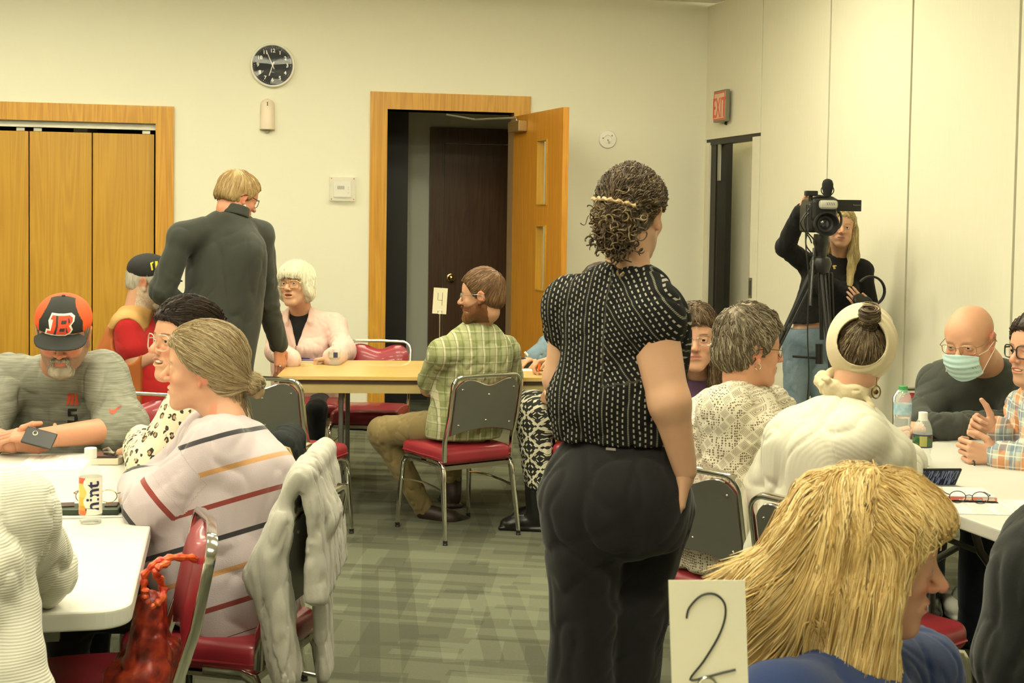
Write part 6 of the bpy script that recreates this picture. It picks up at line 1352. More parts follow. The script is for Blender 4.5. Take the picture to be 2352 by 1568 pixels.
# ---- grey hoodie over her chair
def drape(name, label, cat, S, m, vox=.005, parts=None, group=None):
    c = np.mean([s['c'] for s in S if s['c'] is not None], axis=0); t = thing(name, label, cat, (c[0], c[1], 0)); V, Q = surf(S, vox); me = mesh_np(parts or 'cloth', V - V3(c[0], c[1], 0), Q); link(parts or 'cloth', me, m, t); return t, c
S = sheet_sdf([(704, 1098), (686, 1090), (668, 1120), (642, 1180), (614, 1240), (590, 1300), (598, 1360), (612, 1430), (622, 1500), (640, 1580)], 3.50, .44, .016, .02) + sheet_sdf([(650, 1190), (628, 1290), (640, 1400), (648, 1500), (662, 1580)], 3.48, .06, .026, .025) + sheet_sdf([(610, 1262), (574, 1322), (592, 1368)], 3.52, .12, .018, .02)
S += sheet_sdf([(700, 1100), (718, 1150), (728, 1230), (736, 1310), (738, 1392)], 3.50, .44, .013, .015) + sheet_sdf([(704, 1110), (718, 1180), (712, 1290), (714, 1396)], 3.50, .06, .015, .015) + sheet_sdf([(706, 1108), (736, 1152), (756, 1198), (738, 1236)], 3.58, .14, .013, .015) + sheet_sdf([(734, 1380), (736, 1470), (744, 1580)], 3.72, .12, .013)
S += [fold(.0075, (7, 26, 2.5), 51), fold(.003, (40, 40, 12), 52)]
ho, hc_ = drape('hoodie', 'pale grey hooded sweatshirt draped over a chair back beside the striped sweater', 'sweatshirt', S, fabric('grey_marl', (.46, .44, .38), .08, .95, 300, .3), .005)
mb = MB(); a = D(700, 1335, 3.44) - V3(hc_[0], hc_[1], 0); b = D(744, 1330, 3.47) - V3(hc_[0], hc_[1], 0)
S = sheet_sdf([(668, 1022), (650, 1012), (632, 1016), (620, 1050), (612, 1110), (610, 1180), (616, 1250), (630, 1320)], 4.20, .14, .018) + sheet_sdf([(655, 1016), (666, 1060), (670, 1130), (664, 1200), (660, 1300)], 4.20, .14, .018) + sheet_sdf([(645, 1030), (642, 1150), (640, 1300)], 4.12, .05, .05) + [fold(.006, (14, 14, 5), 55)]
jk, jc = drape('jacket', 'dark jacket with a gold zip draped over the chair behind the striped sweater', 'jacket', S, fabric('charcoal_jacket', (.018, .021, .020), .2, sheen=0), .006)
mb = MB(); mb.tube([D(x, y, 4.075) - V3(jc[0], jc[1], 0) for x, y in ((622, 1062), (634, 1040), (652, 1026), (664, 1030), (672, 1052), (674, 1090))], .0045, 6); mb.build('gold_zip', mat('gold_cloth', (.50, .34, .14), .5), jk, smooth=True)
# ---- red tote bag on the foreground chair
bc = D(335, 1460, 3.13); t = thing('tote_bag', 'red patterned bag with braided handles hanging on the left foreground chair', 'bag', (bc[0], bc[1], 0))
S = [cap(D(342, 1385, 3.12), D(334, 1540, 3.12), .030, .052, .03), cap(D(352, 1390, 3.30), D(340, 1540, 3.30), .030, .052, .03), cap(D(345, 1390, 3.2), D(330, 1560, 3.2), .034, .055, .04), rbox(D(330, 1545, 3.2), (.062, .14, .05), None, .02, .03), fold(.007, (22, 22, 9), 61)]
V, Q = surf(S, .005); me = mesh_np('bag', V - V3(bc[0], bc[1], 0), Q)
n_ = NT('red_snake'); _v = n_.coord(); w = n_.n('ShaderNodeTexVoronoi', {'Vector': _v, 'Scale': 26}); n_.P(col=n_.ramp(n_.math('ADD', n_.math('MULTIPLY', n_.noise(16, _v, 4, .7), .8), n_.math('MULTIPLY', w.outputs[0], .25)), [(.35, (.06, .008, .006)), (.5, (.28, .022, .012)), (.64, (.50, .06, .02)), (.75, (.55, .28, .10))]), rough=.35); link('bag_body', me, n_.m, t)
HM = NT('red_rope'); HM.P(col=HM.ramp(HM.noise(60, HM.coord(), 2), [(.4, (.50, .03, .012)), (.6, (.75, .14, .03))]), rough=.35); HM = HM.m
for pts in ([(345, 1390, 3.14), (330, 1350, 3.12), (332, 1318, 3.12), (360, 1290, 3.12), (392, 1280, 3.14), (440, 1280, 3.2), (470, 1300, 3.24), (474, 1330, 3.25), (462, 1345, 3.26)], [(360, 1392, 3.26), (376, 1360, 3.2), (368, 1330, 3.14), (356, 1316, 3.1), (366, 1300, 3.1), (392, 1290, 3.14)], [(335, 1352, 3.1), (332, 1376, 3.1), (350, 1392, 3.1), (372, 1378, 3.1), (380, 1345, 3.12)]):
    mb = MB(); P_ = [D(*p) - V3(bc[0], bc[1], 0) for p in pts]; Q_ = []
    for i in range(len(P_) - 1):
        for f in range(6): Q_.append(P_[i] * (1 - f / 6) + P_[i + 1] * f / 6)
    mb.tube(Q_, [.0085 + .0022 * math.sin(i * 1.7) for i in range(len(Q_))], 8); mb.build('handle', HM, t, smooth=True)
# ================================================================== cream knit sweater, bottom left
def p_knit():
    g = Fig('person in a cream knit sweater leaning an elbow on the left foreground table', (-1.25, 2.50), -10)
    J = J_(pel=V3(-1.24, 2.42, .55), nk=D(-130, 1080, 2.62), sl=D(-260, 1160, 2.66), sr=D(8, 1185, 2.62), el=D(-250, 1330, 2.9), wl=D(-150, 1320, 3.0), er=D(98, 1318, 2.84), wr=D(-40, 1350, 3.0)); J = sits(J, g, .40)
    h = Head(D(-135, 900, 2.7), -10, -8, 0, 1.0, J['nk'], .052, male=False)
    g.add('body', [(h.S(), .005), (arm(J, 'l') + arm(J, 'r'), .01)], SKIN, h.color(SK_['f']))
    S = torso(J, g.f, .040, 1.2, 1.2, .03, hips=1.15, low=.05) + arm(J, 'l', (.07, .06, .05), .012) + [cap(J['sr'], J['er'], .085, .070, .04), cap(J['er'], J['wr'], .066, .05, .02), fold(.010, (10, 10, 5), 71), wrk(J['er'], J['er'] - J['sr'], .12, .008, 28, 3)]
    S += [cap(D(18, 1400, 2.55), D(22, 1480, 2.52), .062, .058, .03), cap(D(18, 1475, 2.52), D(28, 1500, 2.52), .060, .060, .01), cap(D(10, 1540, 2.5), D(34, 1600, 2.5), .07, .075, .02)]
    t = NT('cream_knit'); v = t.coord(); x, y, z = t.xyz(v); rib = t.math('SINE', t.math('MULTIPLY', t.math('ADD', z, t.math('MULTIPLY', t.noise(6, v, 1), .03)), 1150.0)); t.P(col=t.ramp(t.noise(6, v, 3), [(.3, (.62, .60, .50)), (.7, (.70, .68, .58))]), rough=.95, sheen=.2); t.bump(rib, .25, .0025)
    g.add('knit_sweater', [(S, .006)], t.m)
    tr = [ell(J['pel'] - V3(0, 0, .02), (.18, .16, .11), None, .05)] + leg(J, 'l') + leg(J, 'r'); g.add('trousers', [(tr, .012)], fabric('black_trousers', (0, 0, 0))); shoes(g, J, g.f, mat('black_shoe', (0, 0, 0)))
    S = haircap(h, LINE_F, .014); hairobj(g, h, S, hairmat('hair_brown', (0, 0, 0), (0, 0, 0)), [], .008)
p_knit(); print('knit', _tm.time() - _T0)
def seatlegs(g, J, m, r=(.095, .07, .05), vox=.012, sm=None, pel=(.18, .16, .11)):
    tr = [ell(J['pel'] - V3(0, 0, .02), pel, None, .05)] + leg(J, 'l', r) + leg(J, 'r', r) + [fold(.006, (12, 12, 8), 6)]; g.add('trousers', [(tr, vox)], m); shoes(g, J, g.f, sm or mat('black_shoe', (0, 0, 0)))
# ================================================================== woman behind the video camera
def p_cam():
    g = Fig('young blonde woman in a black sweater and blue jeans operating the video camera', D(1880, 800, 7.95), 184)
    J = J_(pel=D(1868, 770, 7.95), nk=D(1925, 592, 7.95), sl=D(1978, 622, 7.95), sr=D(1858, 610, 7.95), el=D(1998, 718, 7.90), wl=D(1985, 716, 7.66), er=D(1803, 568, 7.85), wr=D(1842, 482, 7.62))
    b = J['pel']; J.update(hl=b + V3(.085, 0, -.03), hr=b - V3(.085, 0, .03), kl=V3(b[0] + .07, b[1], .50), kr=V3(b[0] - .10, b[1] - .02, .50), al=V3(b[0] + .09, b[1], .09), ar=V3(b[0] - .12, b[1], .09))
    h = Head(D(1932, 524, 7.88), 170, 3, -3, .96, J['nk'], .050, male=False, jaw=.95)
    g.add('body', [(h.S(), .0032), (arm(J, 'l', (.045, .038, .026)) + arm(J, 'r', (.045, .038, .026)) + [ell(b + V3(.01, 0, .12), (.132, .095, .09), None, .03)] + torso(J, g.f, -.012, .88, .85, hips=.84), .007), (hand(J['wr'], V3(.45, -.5, .9), V3(0, -1, -.4), V3(1, 0, 0), .95, .5), .003), (hand(J['wl'], V3(-.6, -.5, .75), V3(0, 1, 0), V3(0, 0, 1), .95, (.25, .3, .4, .4)), .003)], SKIN, h.color((.62, .37, .235), lip=(.50, .22, .17), brow=(.3, .18, .09))); h.eyes(g, gaze=(-6, 5))
    S = torso(J, g.f, .012, .98, .95, 0, hips=.98, bust=.03) + arm(J, 'l', (.052, .046, .036), .010, k=.02) + arm(J, 'r', (.054, .046, .036), .010, k=.02, to=.96) + [cut(b + V3(0, 0, .085), (.10, 0, -1), .006), fold(.005, (12, 12, 6), 81), wrk(J['er'], J['er'] - J['sr'], .10, .006, 40, 3), collar_cut(h, J['nk'] + V3(0, -.02, .03), .055)]
    sw = g.add('sweater', [(S, .0055)], fabric('black_knit', (.012, .012, .011), .2, .85, 300, .2, .05))
    decal(g, S, [[(1913, 609), (1921, 609), (1921, 612), (1917, 612), (1920, 617), (1914, 618), (1914, 615), (1917, 614), (1912, 611)]], 7.9, 'gold_emblem', mat('emblem_gold', (.65, .45, .12), .5), parent=sw, dens=3)
    t = NT('blue_denim'); v = t.coord(); n = t.noise(5, v, 3); w = t.noise(220, v, 2); t.P(col=t.ramp(t.math('ADD', t.math('MULTIPLY', n, .8), t.math('MULTIPLY', w, .25)), [(.35, (.085, .13, .17)), (.65, (.20, .26, .29))]), rough=.85); t.bump(w, .3, .001)
    tr = [ell(b + V3(0, 0, -.02), (.168, .125, .14), None, .05)] + leg(J, 'l', (.093, .07, .075)) + leg(J, 'r', (.093, .07, .075)) + [cut(b + V3(0, 0, .052), (-.12, 0, 1), .006), fold(.004, (12, 12, 6), 8), wrk(b + V3(0, -.1, -.06), (1, 0, .3), .08, .004, 50, 3)]
    jn = g.add('jeans', [(tr, .006)], t.m); shoes(g, J, g.f, mat('white_shoe', (.6, .58, .5)))
    S = haircap(h, LINE_F, .010, top=.004, extra=[h.C((.078, -.03, .0), (.088, -.01, -.16), .030, .030, .03), h.C((.088, -.01, -.16), (.078, .03, -.30), .030, .022, .03), h.C((-.07, -.04, -.0), (-.07, -.05, -.16), .025, .025, .03), h.E((0, -.07, -.10), (.07, .04, .12), k=.03), h.E((0, .085, -.02), (.056, .06, .09), .01, 's')], rough=.004, sc=(70, 70, 14))
    # the mirrored side: camera-right is local -x
    S = haircap(h, LINE_F, .010, top=.004, extra=[h.C((-.076, -.03, .0), (-.086, -.01, -.16), .026, .028, .03), h.C((-.086, -.01, -.16), (-.070, .05, -.34), .028, .020, .03), h.C((.07, -.045, -.0), (.068, -.06, -.14), .022, .022, .03), h.E((0, -.075, -.10), (.065, .04, .12), k=.03)], rough=.004, sc=(70, 70, 14))
    hairobj(g, h, S, hairmat('hair_long_blonde', (.30, .20, .07), (.56, .44, .20), (.70, .58, .32)), [strands(h, S, 1600, .22, lambda q: np.stack([q[:, 0] * 1.5, 0 * q[:, 0] - .2 * (q[:, 2] > .05), -np.ones(len(q)) * (.25 + (q[:, 2] < .08))], 1), r=.0012, steps=14, lift=.003)], .0045)
    c = h.w(-.076, .0, -.05); mb = MB(); mb.tube([c + V3(.008 * math.cos(a), 0, .008 * math.sin(a) - .01) for a in [2 * PI * i / 12 for i in range(12)]], .0015, 6, closed=True); g.mb(mb, 'earring', GOLD)
    # headphones in her hand
    hp = D(1992, 668, 7.6); t = thing('headphones', 'black over-ear headphones held against the partition by the camera operator', 'headphones', (hp[0], hp[1], 0)); mb = MB(); cx = D(2000, 668, 7.6)
    arc = [cx + V3(.078 * math.cos(a), 0, .082 * math.sin(a)) - V3(hp[0], hp[1], 0) for a in [R(x) for x in range(-62, 152, 12)]]; mb.tube(arc, [1] * len(arc), 12, flat=(.006, .014), up=(0, 1, 0)); mb.build('headband', PLK, t, smooth=True)
    for (x, y) in ((1975, 690), (1990, 697)):
        p = D(x, y, 7.58) - V3(hp[0], hp[1], 0); mb = MB(); mb.lathe([(0, -.02), (.034, -.018), (.040, -.006), (.040, .008), (.030, .016), (0, .018)], p, 24, rotx(R(70)) @ roty(R(20))); mb.build('ear_cup', PLK, t, smooth=True)
    # video camera on its tripod
    cp = D(1888, 480, 7.35); base = V3(cp[0], cp[1], 0); K = 3100 / 7.35
    q = lambda x, y, dy=0: D(x, y, 7.35) + V3(0, dy, 0) - base
    tp = thing('tripod', 'tall black tripod carrying the video camera', 'tripod', base); zt = q(1885, 605)[2]
    for (fx, fy, px, py, nm) in ((-.62, .05, 1868, 612, 'l'), (.12, -.22, 1885, 620, 'm'), (.22, .32, 1900, 618, 'r')):
        top = q(px, py) ; foot = V3(fx, fy, .0); mid = top * .52 + foot * .48
        mb = MB(); mb.tube([top, mid], .011, 8); mb.tube([top + V3(.024, 0, -.02), mid + V3(.010, 0, 0)], .008, 8); mb.tube([mid, foot + V3(0, 0, .02)], .009, 8); mb.lathe([(0, 0), (.014, 0), (.014, .03), (0, .03)], foot, 12); mb.tube([mid + V3(0, 0, .04), mid - V3(0, 0, .04)], .018, 8); mb.build('leg', PLK, tp, smooth=True)
    mb = MB(); mb.tube([q(1885, 640), q(1888, 780)], .013, 10); mb.tube([q(1820, 818), q(1882, 822)], .007, 8); mb.tube([q(1882, 790), q(1882, 835)], .022, 10); mb.build('spreader', PLK, tp, smooth=True)
    mb = MB(); mb.lathe([(0, zt - .05), (.045, zt - .05), (.060, zt), (.05, zt + .03), (.03, zt + .04), (.035, zt + .09), (.045, zt + .11), (.04, zt + .16), (0, zt + .16)], (q(1885, 600)[0], 0, 0), 24); mb.tube([q(1870, 570, .0), q(1852, 690, -.1), q(1850, 700, -.12)], .008, 8); mb.build('fluid_head', PLK, tp, smooth=True)
    vc = thing('video_camera', 'large black video camera with side screen and foam microphone on the tripod', 'camera', base)
    mb = MB(); mb.box(q(1888, 482, .08), (.135, .30, .12), bev=.02); mb.box(q(1866, 500, .08), (.06, .24, .16), bev=.02); mb.build('camera_body', PLK, vc)
    FW = np.array([[1, 0, 0], [0, 0, 1], [0, -1, 0]], float)   # lathe axis towards the photographer
    LZ = lambda x, y, dy, prof, n=36: (lambda m: (m.lathe(prof, q(x, y, dy), n, np.array([[1, 0, 0], [0, 0, -1], [0, 1, 0]], float)), m)[1])(MB())
    LZ(1884, 514, -.06, [(.0, -.02), (.056, -.02), (.056, .05), (.062, .055), (.066, .10), (.058, .10), (.052, .08), (.042, .06), (.0, .05)]).build('lens_hood', PLK, vc, smooth=True)
    LZ(1884, 514, -.10, [(0, .022), (.03, .018), (.045, .004), (.046, 0), (0, 0)]).build('lens', mat('lens_glass', (.02, .022, .03), .05, 0, .1, coat=1), vc, smooth=True)
    mb = MB(); mb.box(q(1893, 470, -.10), (.10, .03, .05), bev=.022); mb.build('flash_panel', mat('ivory_panel', (.50, .49, .40), .35), vc); 
    mb = MB(); [mb.tube([q(1888 + i * 5, 466, -.118), q(1890 + i * 5, 471, -.118)], .0012, 5) for i in range(4)]; mb.build('panel_marks', PLK, vc)
    mb = MB(); mb.box(q(1945, 472, -.02), (.145, .018, .062), bev=.004); scr = mb.build('side_screen', PLK, vc); mb = MB(); put_text(mb, 'Panasonic', .010, q(1965, 471, -.031), FY, depth=.0003); mb.build('lettering', mat('grey_letters', (.30, .29, .25), .5), scr)
    mb = MB(); mb.tube([q(1862, 448), q(1862, 462)], .012, 8); mb.box(q(1861, 444, -.02), (.066, .05, .028), bev=.006); mb.build('receiver', PLK, vc)
    mb = MB(); mb.tube([q(1870, 458, .05), q(1885, 452, .05), q(1915, 456, .05), q(1935, 466, .08)], .014, 10); mb.build('top_handle', PLK, vc, smooth=True)
    mb = MB(); c = q(1895, 428, -.06); mb.lathe([(0, -.062), (.020, -.055), (.024, -.03), (.030, -.012), (.030, .012), (.024, .030), (.012, .038), (0, .040)], c + V3(0, 0, .0), 24); mb.build('foam_microphone', mat('foam_black', (.012, .012, .012), .95, bump=.6, bscale=400), vc, smooth=True)
    for sx in (-1, 1):
        mb = MB(); mb.tube([c + V3(sx * .034 * math.cos(a), 0, -.022 + .03 * math.sin(a)) for a in [R(x) for x in range(-90, 91, 15)]], .003, 6); mb.build('shock_mount', PLK, vc, smooth=True)
    mb = MB(); mb.tube([q(1915, 505, -.08) + V3(.022 * math.cos(a), 0, .045 * math.sin(a)) for a in [R(x) for x in range(-100, 101, 12)]], .007, 8); mb.build('lens_ring', PLK, vc, smooth=True)
    for pts in ([(1862, 470), (1838, 505), (1838, 520), (1856, 545), (1862, 560)], [(1868, 480), (1846, 500), (1850, 530), (1868, 555), (1866, 600)], [(1850, 470), (1848, 560), (1855, 640), (1852, 760), (1855, 860), (1850, 930)], [(1875, 470), (1856, 520), (1848, 560), (1866, 585)]):
        mb = MB(); P_ = [q(x, y, -.03) for x, y in pts]; Q_ = []
        for i in range(len(P_) - 1):
            p0, p1, p2, p3 = P_[max(i - 1, 0)], P_[i], P_[i + 1], P_[min(i + 2, len(P_) - 1)]
            for f in np.linspace(0, 1, 7)[:-1]: Q_.append(.5 * (2 * p1 + (p2 - p0) * f + (2 * p0 - 5 * p1 + 4 * p2 - p3) * f * f + (3 * p1 - p0 - 3 * p2 + p3) * f ** 3))
        mb.tube(Q_, .004, 6); mb.build('cable', PLK, vc, smooth=True)
    mb = MB(); mb.tube([q(1872, 494, -.13), q(1881, 488, -.13)], .0035, 6); mb.tube([q(1896, 488, -.13), q(1900, 491, -.13)], .002, 6); mb.build('tally_light', NT('blue_tally').P(col=(.02, .02, .5), emit=(.05, .05, 1), es=1.5).m, vc)
p_cam(); print('cam', _tm.time() - _T0)
# ================================================================== woman in geometric print blouse
def p_floral():
    g = Fig('woman with short grey hair and glasses in a cream geometric print blouse', (.78, 4.46), -62)
    J = J_(pel=D(1668, 1225, 4.44), nk=D(1700, 892, 4.50), sl=D(1768, 945, 4.66), sr=D(1668, 950, 4.32), el=D(1800, 1110, 4.8), wl=G(1830, 1060, TZ + .03), er=D(1672, 1120, 4.28), wr=D(1790, 1135, 4.32)); J = sits(J, g)
    h = Head(D(1724, 803, 4.50), -76, -3, 0, 1.0, J['nk'], .054, male=False, jaw=1.1)
    g.add('body', [(h.S(), .0028), ([cap(J['nk'], J['nk'] - V3(0, 0, .06), .056)] + arm(J, 'l', (.05, .042, .028)) + arm(J, 'r', (.05, .042, .028)), .008), (hand(J['wr'], V3(1, .3, 0), V3(0, 0, -1), V3(0, 1, 0), .95), .004)], SKIN, h.color((.64, .35, .22), lip=(.48, .22, .16), brow=(.40, .32, .24), blush=1.4)); h.eyes(g, IRISB)
    S = torso(J, g.f, .034, 1.22, 1.25, .03, hips=1.2, bust=.02, back=.03) + arm(J, 'l', (.062, .056, .05), .014, k=.02) + arm(J, 'r', (.070, .064, .055), .016, k=.02) + [fold(.008, (8, 8, 4), 91), wrk(J['er'] + V3(0, 0, .05), (0.3, 0, 1), .13, .009, 24, 3), collar_cut(h, J['nk'] + V3(.02, .01, .03), .056)]
    t = NT('geometric_print'); v = t.coord(); x, y, z = t.xyz(v); xy = t.math('ADD', t.math('MULTIPLY', x, .9), t.math('MULTIPLY', y, .6)); u = t.math('MULTIPLY', t.math('ADD', xy, z), 25.0); w = t.math('MULTIPLY', t.math('SUBTRACT', xy, z), 25.0)
    cu = t.math('FLOOR', u); cw = t.math('FLOOR', w); fu = t.math('ABSOLUTE', t.math('SUBTRACT', t.math('FRACT', u), .5)); fw = t.math('ABSOLUTE', t.math('SUBTRACT', t.math('FRACT', w), .5)); dm = t.math('MAXIMUM', fu, fw)
    rnd = t.n('ShaderNodeTexWhiteNoise', {'Vector': t.n('ShaderNodeCombineXYZ', {0: cu, 1: cw}).outputs[0]}, noise_dimensions='3D').outputs[0]
    ringsq = t.math('MULTIPLY', t.math('LESS_THAN', dm, .36), t.math('GREATER_THAN', t.math('FRACT', t.math('MULTIPLY', dm, 8.0)), .5)); isq = t.math('GREATER_THAN', rnd, .55)
    vo = t.n('ShaderNodeTexVoronoi', {'Vector': v, 'Scale': 125.0, 'Randomness': .35}); dots = t.math('LESS_THAN', vo.outputs['Distance'], .40); clump = t.math('LESS_THAN', rnd, .55)
    f = t.math('ADD', t.math('MULTIPLY', t.math('MULTIPLY', ringsq, isq), .75), t.math('MULTIPLY', t.math('MULTIPLY', dots, clump), .95)); f = t.math('MINIMUM', f, 1.0)
    t.P(col=t.mix(f, (.66, .62, .48), (.17, .10, .06)), rough=.85); t.bump(t.noise(300, v, 2), .2, .001)
    g.add('blouse', [(S, .0055)], t.m)
    seatlegs(g, J, fabric('black_trousers', (0, 0, 0)))
    ln = ([-.14, -.06, -.025, -.005, .012, .03, .05, .07, .10], [-.085, -.085, -.058, .016, -.012, .0, .045, .070, .080])
    S = haircap(h, ln, .014, top=.016, back=.010, rough=.006, sc=(46, 46, 30), seed=6)
    hairobj(g, h, S, hairmat('hair_salt_pepper', (.07, .05, .03), (.21, .16, .10), (.46, .41, .29)), [strands(h, S, 3200, .055, flow_short((0, -.06, .13), .2, .15), r=.0012, steps=9, lift=.005, wav=.0015, wavn=5, jitter=.45)], .004)
    glasses(g, h, DKW, w=.025, hh=.018, r=.0012)
    c = h.w(.080, -.006, -.048); mb = MB(); mb.tube([c + h.H @ V3(.0, .010 * math.cos(a), .010 * math.sin(a)) for a in [2 * PI * i / 14 for i in range(14)]], .0016, 6, closed=True); g.mb(mb, 'earring', CHROME)
p_floral(); print('floral', _tm.time() - _T0)
# ================================================================== woman in cream blouse with headband
def p_cream():
    g = Fig('woman in a cream blouse with a beige headband and small top bun', (1.05, 4.02), -34)
    J = J_(pel=D(1900, 1290, 4.02), nk=D(1940, 922, 4.05), sl=D(1840, 1000, 4.10), sr=D(1976, 1010, 3.90), el=D(1772, 1130, 4.2), wl=D(1850, 1130, 4.5), er=D(2030, 1105, 3.98), wr=G(2085, 1060, TZ + .035)); J = sits(J, g)
    h = Head(D(1976, 812, 4.10), -14, -14, 6, 1.02, J['nk'], .052, male=False)
    g.add('body', [(h.S(), .0032), ([cap(J['nk'], J['nk'] - V3(0, 0, .08), .06)] + arm(J, 'l') + arm(J, 'r'), .008)], SKIN, h.color((.60, .34, .21))); h.eyes(g)
    S = torso(J, g.f, .030, 1.22, 1.2, .03, hips=1.35, bust=.02, back=.02, sh=.046) + arm(J, 'l', (.070, .070, .05), .022, k=.025) + arm(J, 'r', (.068, .07, .05), .016, k=.025) + [fold(.009, (7, 7, 3), 95), collar_cut(h, J['nk'] + V3(-.01, .02, .03), .062)]
    t = NT('cream_gauze'); v = t.coord(); x, y, z = t.xyz(v); r_ = t.math('SQRT', t.math('ADD', t.math('MULTIPLY', x, x), t.math('POWER', t.math('ABSOLUTE', t.math('SUBTRACT', z, float(J['nk'][2] - .20))), 2.0))); wv = t.math('SINE', t.math('MULTIPLY', t.math('ADD', r_, t.math('MULTIPLY', t.noise(5, v, 2), .05)), 420.0))
    hi = t.math('GREATER_THAN', z, float(J['nk'][2] - .34)); t.P(col=t.ramp(t.noise(5, v, 3), [(.3, (.62, .59, .46)), (.7, (.70, .67, .54))]), rough=.9, sheen=.2); t.bump(t.math('ADD', t.math('MULTIPLY', t.math('MULTIPLY', wv, .14), hi), t.noise(22, t.coord(scale=(3, 3, .5)), 3)), .4, .003)
    g.add('blouse', [(S, .0055)], t.m); seatlegs(g, J, fabric('black_trousers', (0, 0, 0)))
    SCF = fabric('scarf_beige', (.62, .52, .33), .1, .9, 260, .3)
    cs = D(1942, 880, 4.07); ang = np.linspace(0, 2 * PI, 19); rp = [cs + g.M @ V3(.068 * math.cos(a), .062 * math.sin(a), .012 * math.sin(a)) + V3(0, 0, -.16 * (.068 * math.cos(a))) for a in ang]
    Sc = [cap(rp[i], rp[i + 1], .021 + .004 * math.sin(i * 2.1), .021 + .004 * math.sin((i + 1) * 2.1), .012) for i in range(18)] + [cap(rp[i] + V3(0, 0, -.016), rp[i + 1] + V3(0, 0, -.018), .015, .015, .01) for i in range(18)] + [cap(D(1888, 868, 4.03), D(1900, 872, 4.02), .006, .014, .01), cap(D(1985, 905, 4.0), D(2010, 950, 3.97), .011, .009, .01), fold(.004, (40, 40, 60), 4)]
    g.add('neck_scarf', [(Sc, .004)], SCF)
    # hair under the band
    S = haircap(h, LINE_F, .008, top=.0, back=.004, extra=[h.E((.012, -.108, .086), (.032, .034, .030), k=.008), h.E((.024, -.128, .092), (.018, .016, .016), k=.006), h.E((-.004, -.118, .106), (.016, .016, .014), k=.006)], rough=.004, sc=(60, 60, 30))
    rng = np.random.RandomState(3); n = 220; K = 16; s_ = np.linspace(0, 1, K); th = rng.uniform(0, 6.28, n); T = np.stack([np.cos(th[:, None] + s_[None] * 4.5), np.sin(th[:, None] + s_[None] * 4.5), np.zeros((n, K))], 2) * rng.uniform(.016, .033, n)[:, None, None]; T[:, :, 2] = rng.normal(0, .014, n)[:, None] + .012 * s_[None]; T = T @ (rotx(R(38))).T + np.array([.012, -.112, .090]); T = h.c + (T * h.sc) @ h.H.T; V, Q = tubes(T, rng.uniform(.0010, .0018, n))
    hairobj(g, h, S, hairmat('hair_dark_streaked', (.030, .018, .010), (.10, .065, .035), (.36, .27, .15)), [strands(h, S, 2600, .11, flow_to((.010, -.110, .085)), r=.0010, steps=12, lift=.002, region=lambda q: np.hypot(q[:, 0], q[:, 2] - .018) < .072), (V, Q, rng.uniform(0, 1, n))], .004)
    # headband: a ring round the crown behind the ears, wide and wrapped
    Mb = rotx(R(-28)); B_ = [h.E((0, .010, .030), (.102, .122, .116), k=.01), h.E((0, -.052, .030), (.078, .090, .080), .02, 's', rot=rotx(R(12))), func(lambda P: ((-.078 - h.l(P)[:, 2] + .0) * h.sc).astype(f32), .01), func(lambda P: ((h.l(P)[:, 1] - .062 + .0 * h.l(P)[:, 2]) * h.sc).astype(f32), .01)]
    def band(P):
        q = h.l(P).astype(f32); a = q[:, 1] + .018 - (q[:, 2] - .02) * .18; r = np.sqrt((q[:, 0] / .092) ** 2 + ((q[:, 1] + .012) / .118) ** 2 + ((q[:, 2] - .030) / .108) ** 2); shell = np.abs(r - 1) * .088 - .011; rr = np.sqrt(q[:, 0] ** 2 + (q[:, 2] - .018) ** 2)
        inner = .070 - rr - np.clip(-(q[:, 1] + .04), 0, 1) * .0 ; inn = np.where(q[:, 1] < 0, .0695 + .0 - rr, -1); front = q[:, 1] - .060; tw = .0016 * np.sin(rr * 380 + np.arctan2(q[:, 2], q[:, 0]) * 2)
        return (np.maximum(np.maximum(shell + tw * (q[:, 0] > -.02), inn), front) * h.sc).astype(f32)
    g.add('headband', [([dict(fn=band, c=h.w(0, -.01, .03).astype(f32), R=.16, k=.001, op='u')], .003)], fabric('band_beige', (.68, .58, .38), .1, .9, 260, .3))
    c = h.w(.078, -.02, -.055); E = D(2012, 900, 4.0); mb = MB(); mb.tube([D(2014, 866, 4.0), D(2013, 886, 4.0)], .0012, 6); mb.tube([E + V3(.013 * math.cos(a), 0, .019 * math.sin(a)) for a in [2 * PI * i / 16 for i in range(16)]], .0022, 6, closed=True); mb.lathe([(0, -.004), (.008, 0), (0, .004)], E, 14, FY); g.mb(mb, 'earring', mat('dark_gold', (.20, .12, .05), .3, .8))
p_cream(); print('cream', _tm.time() - _T0)
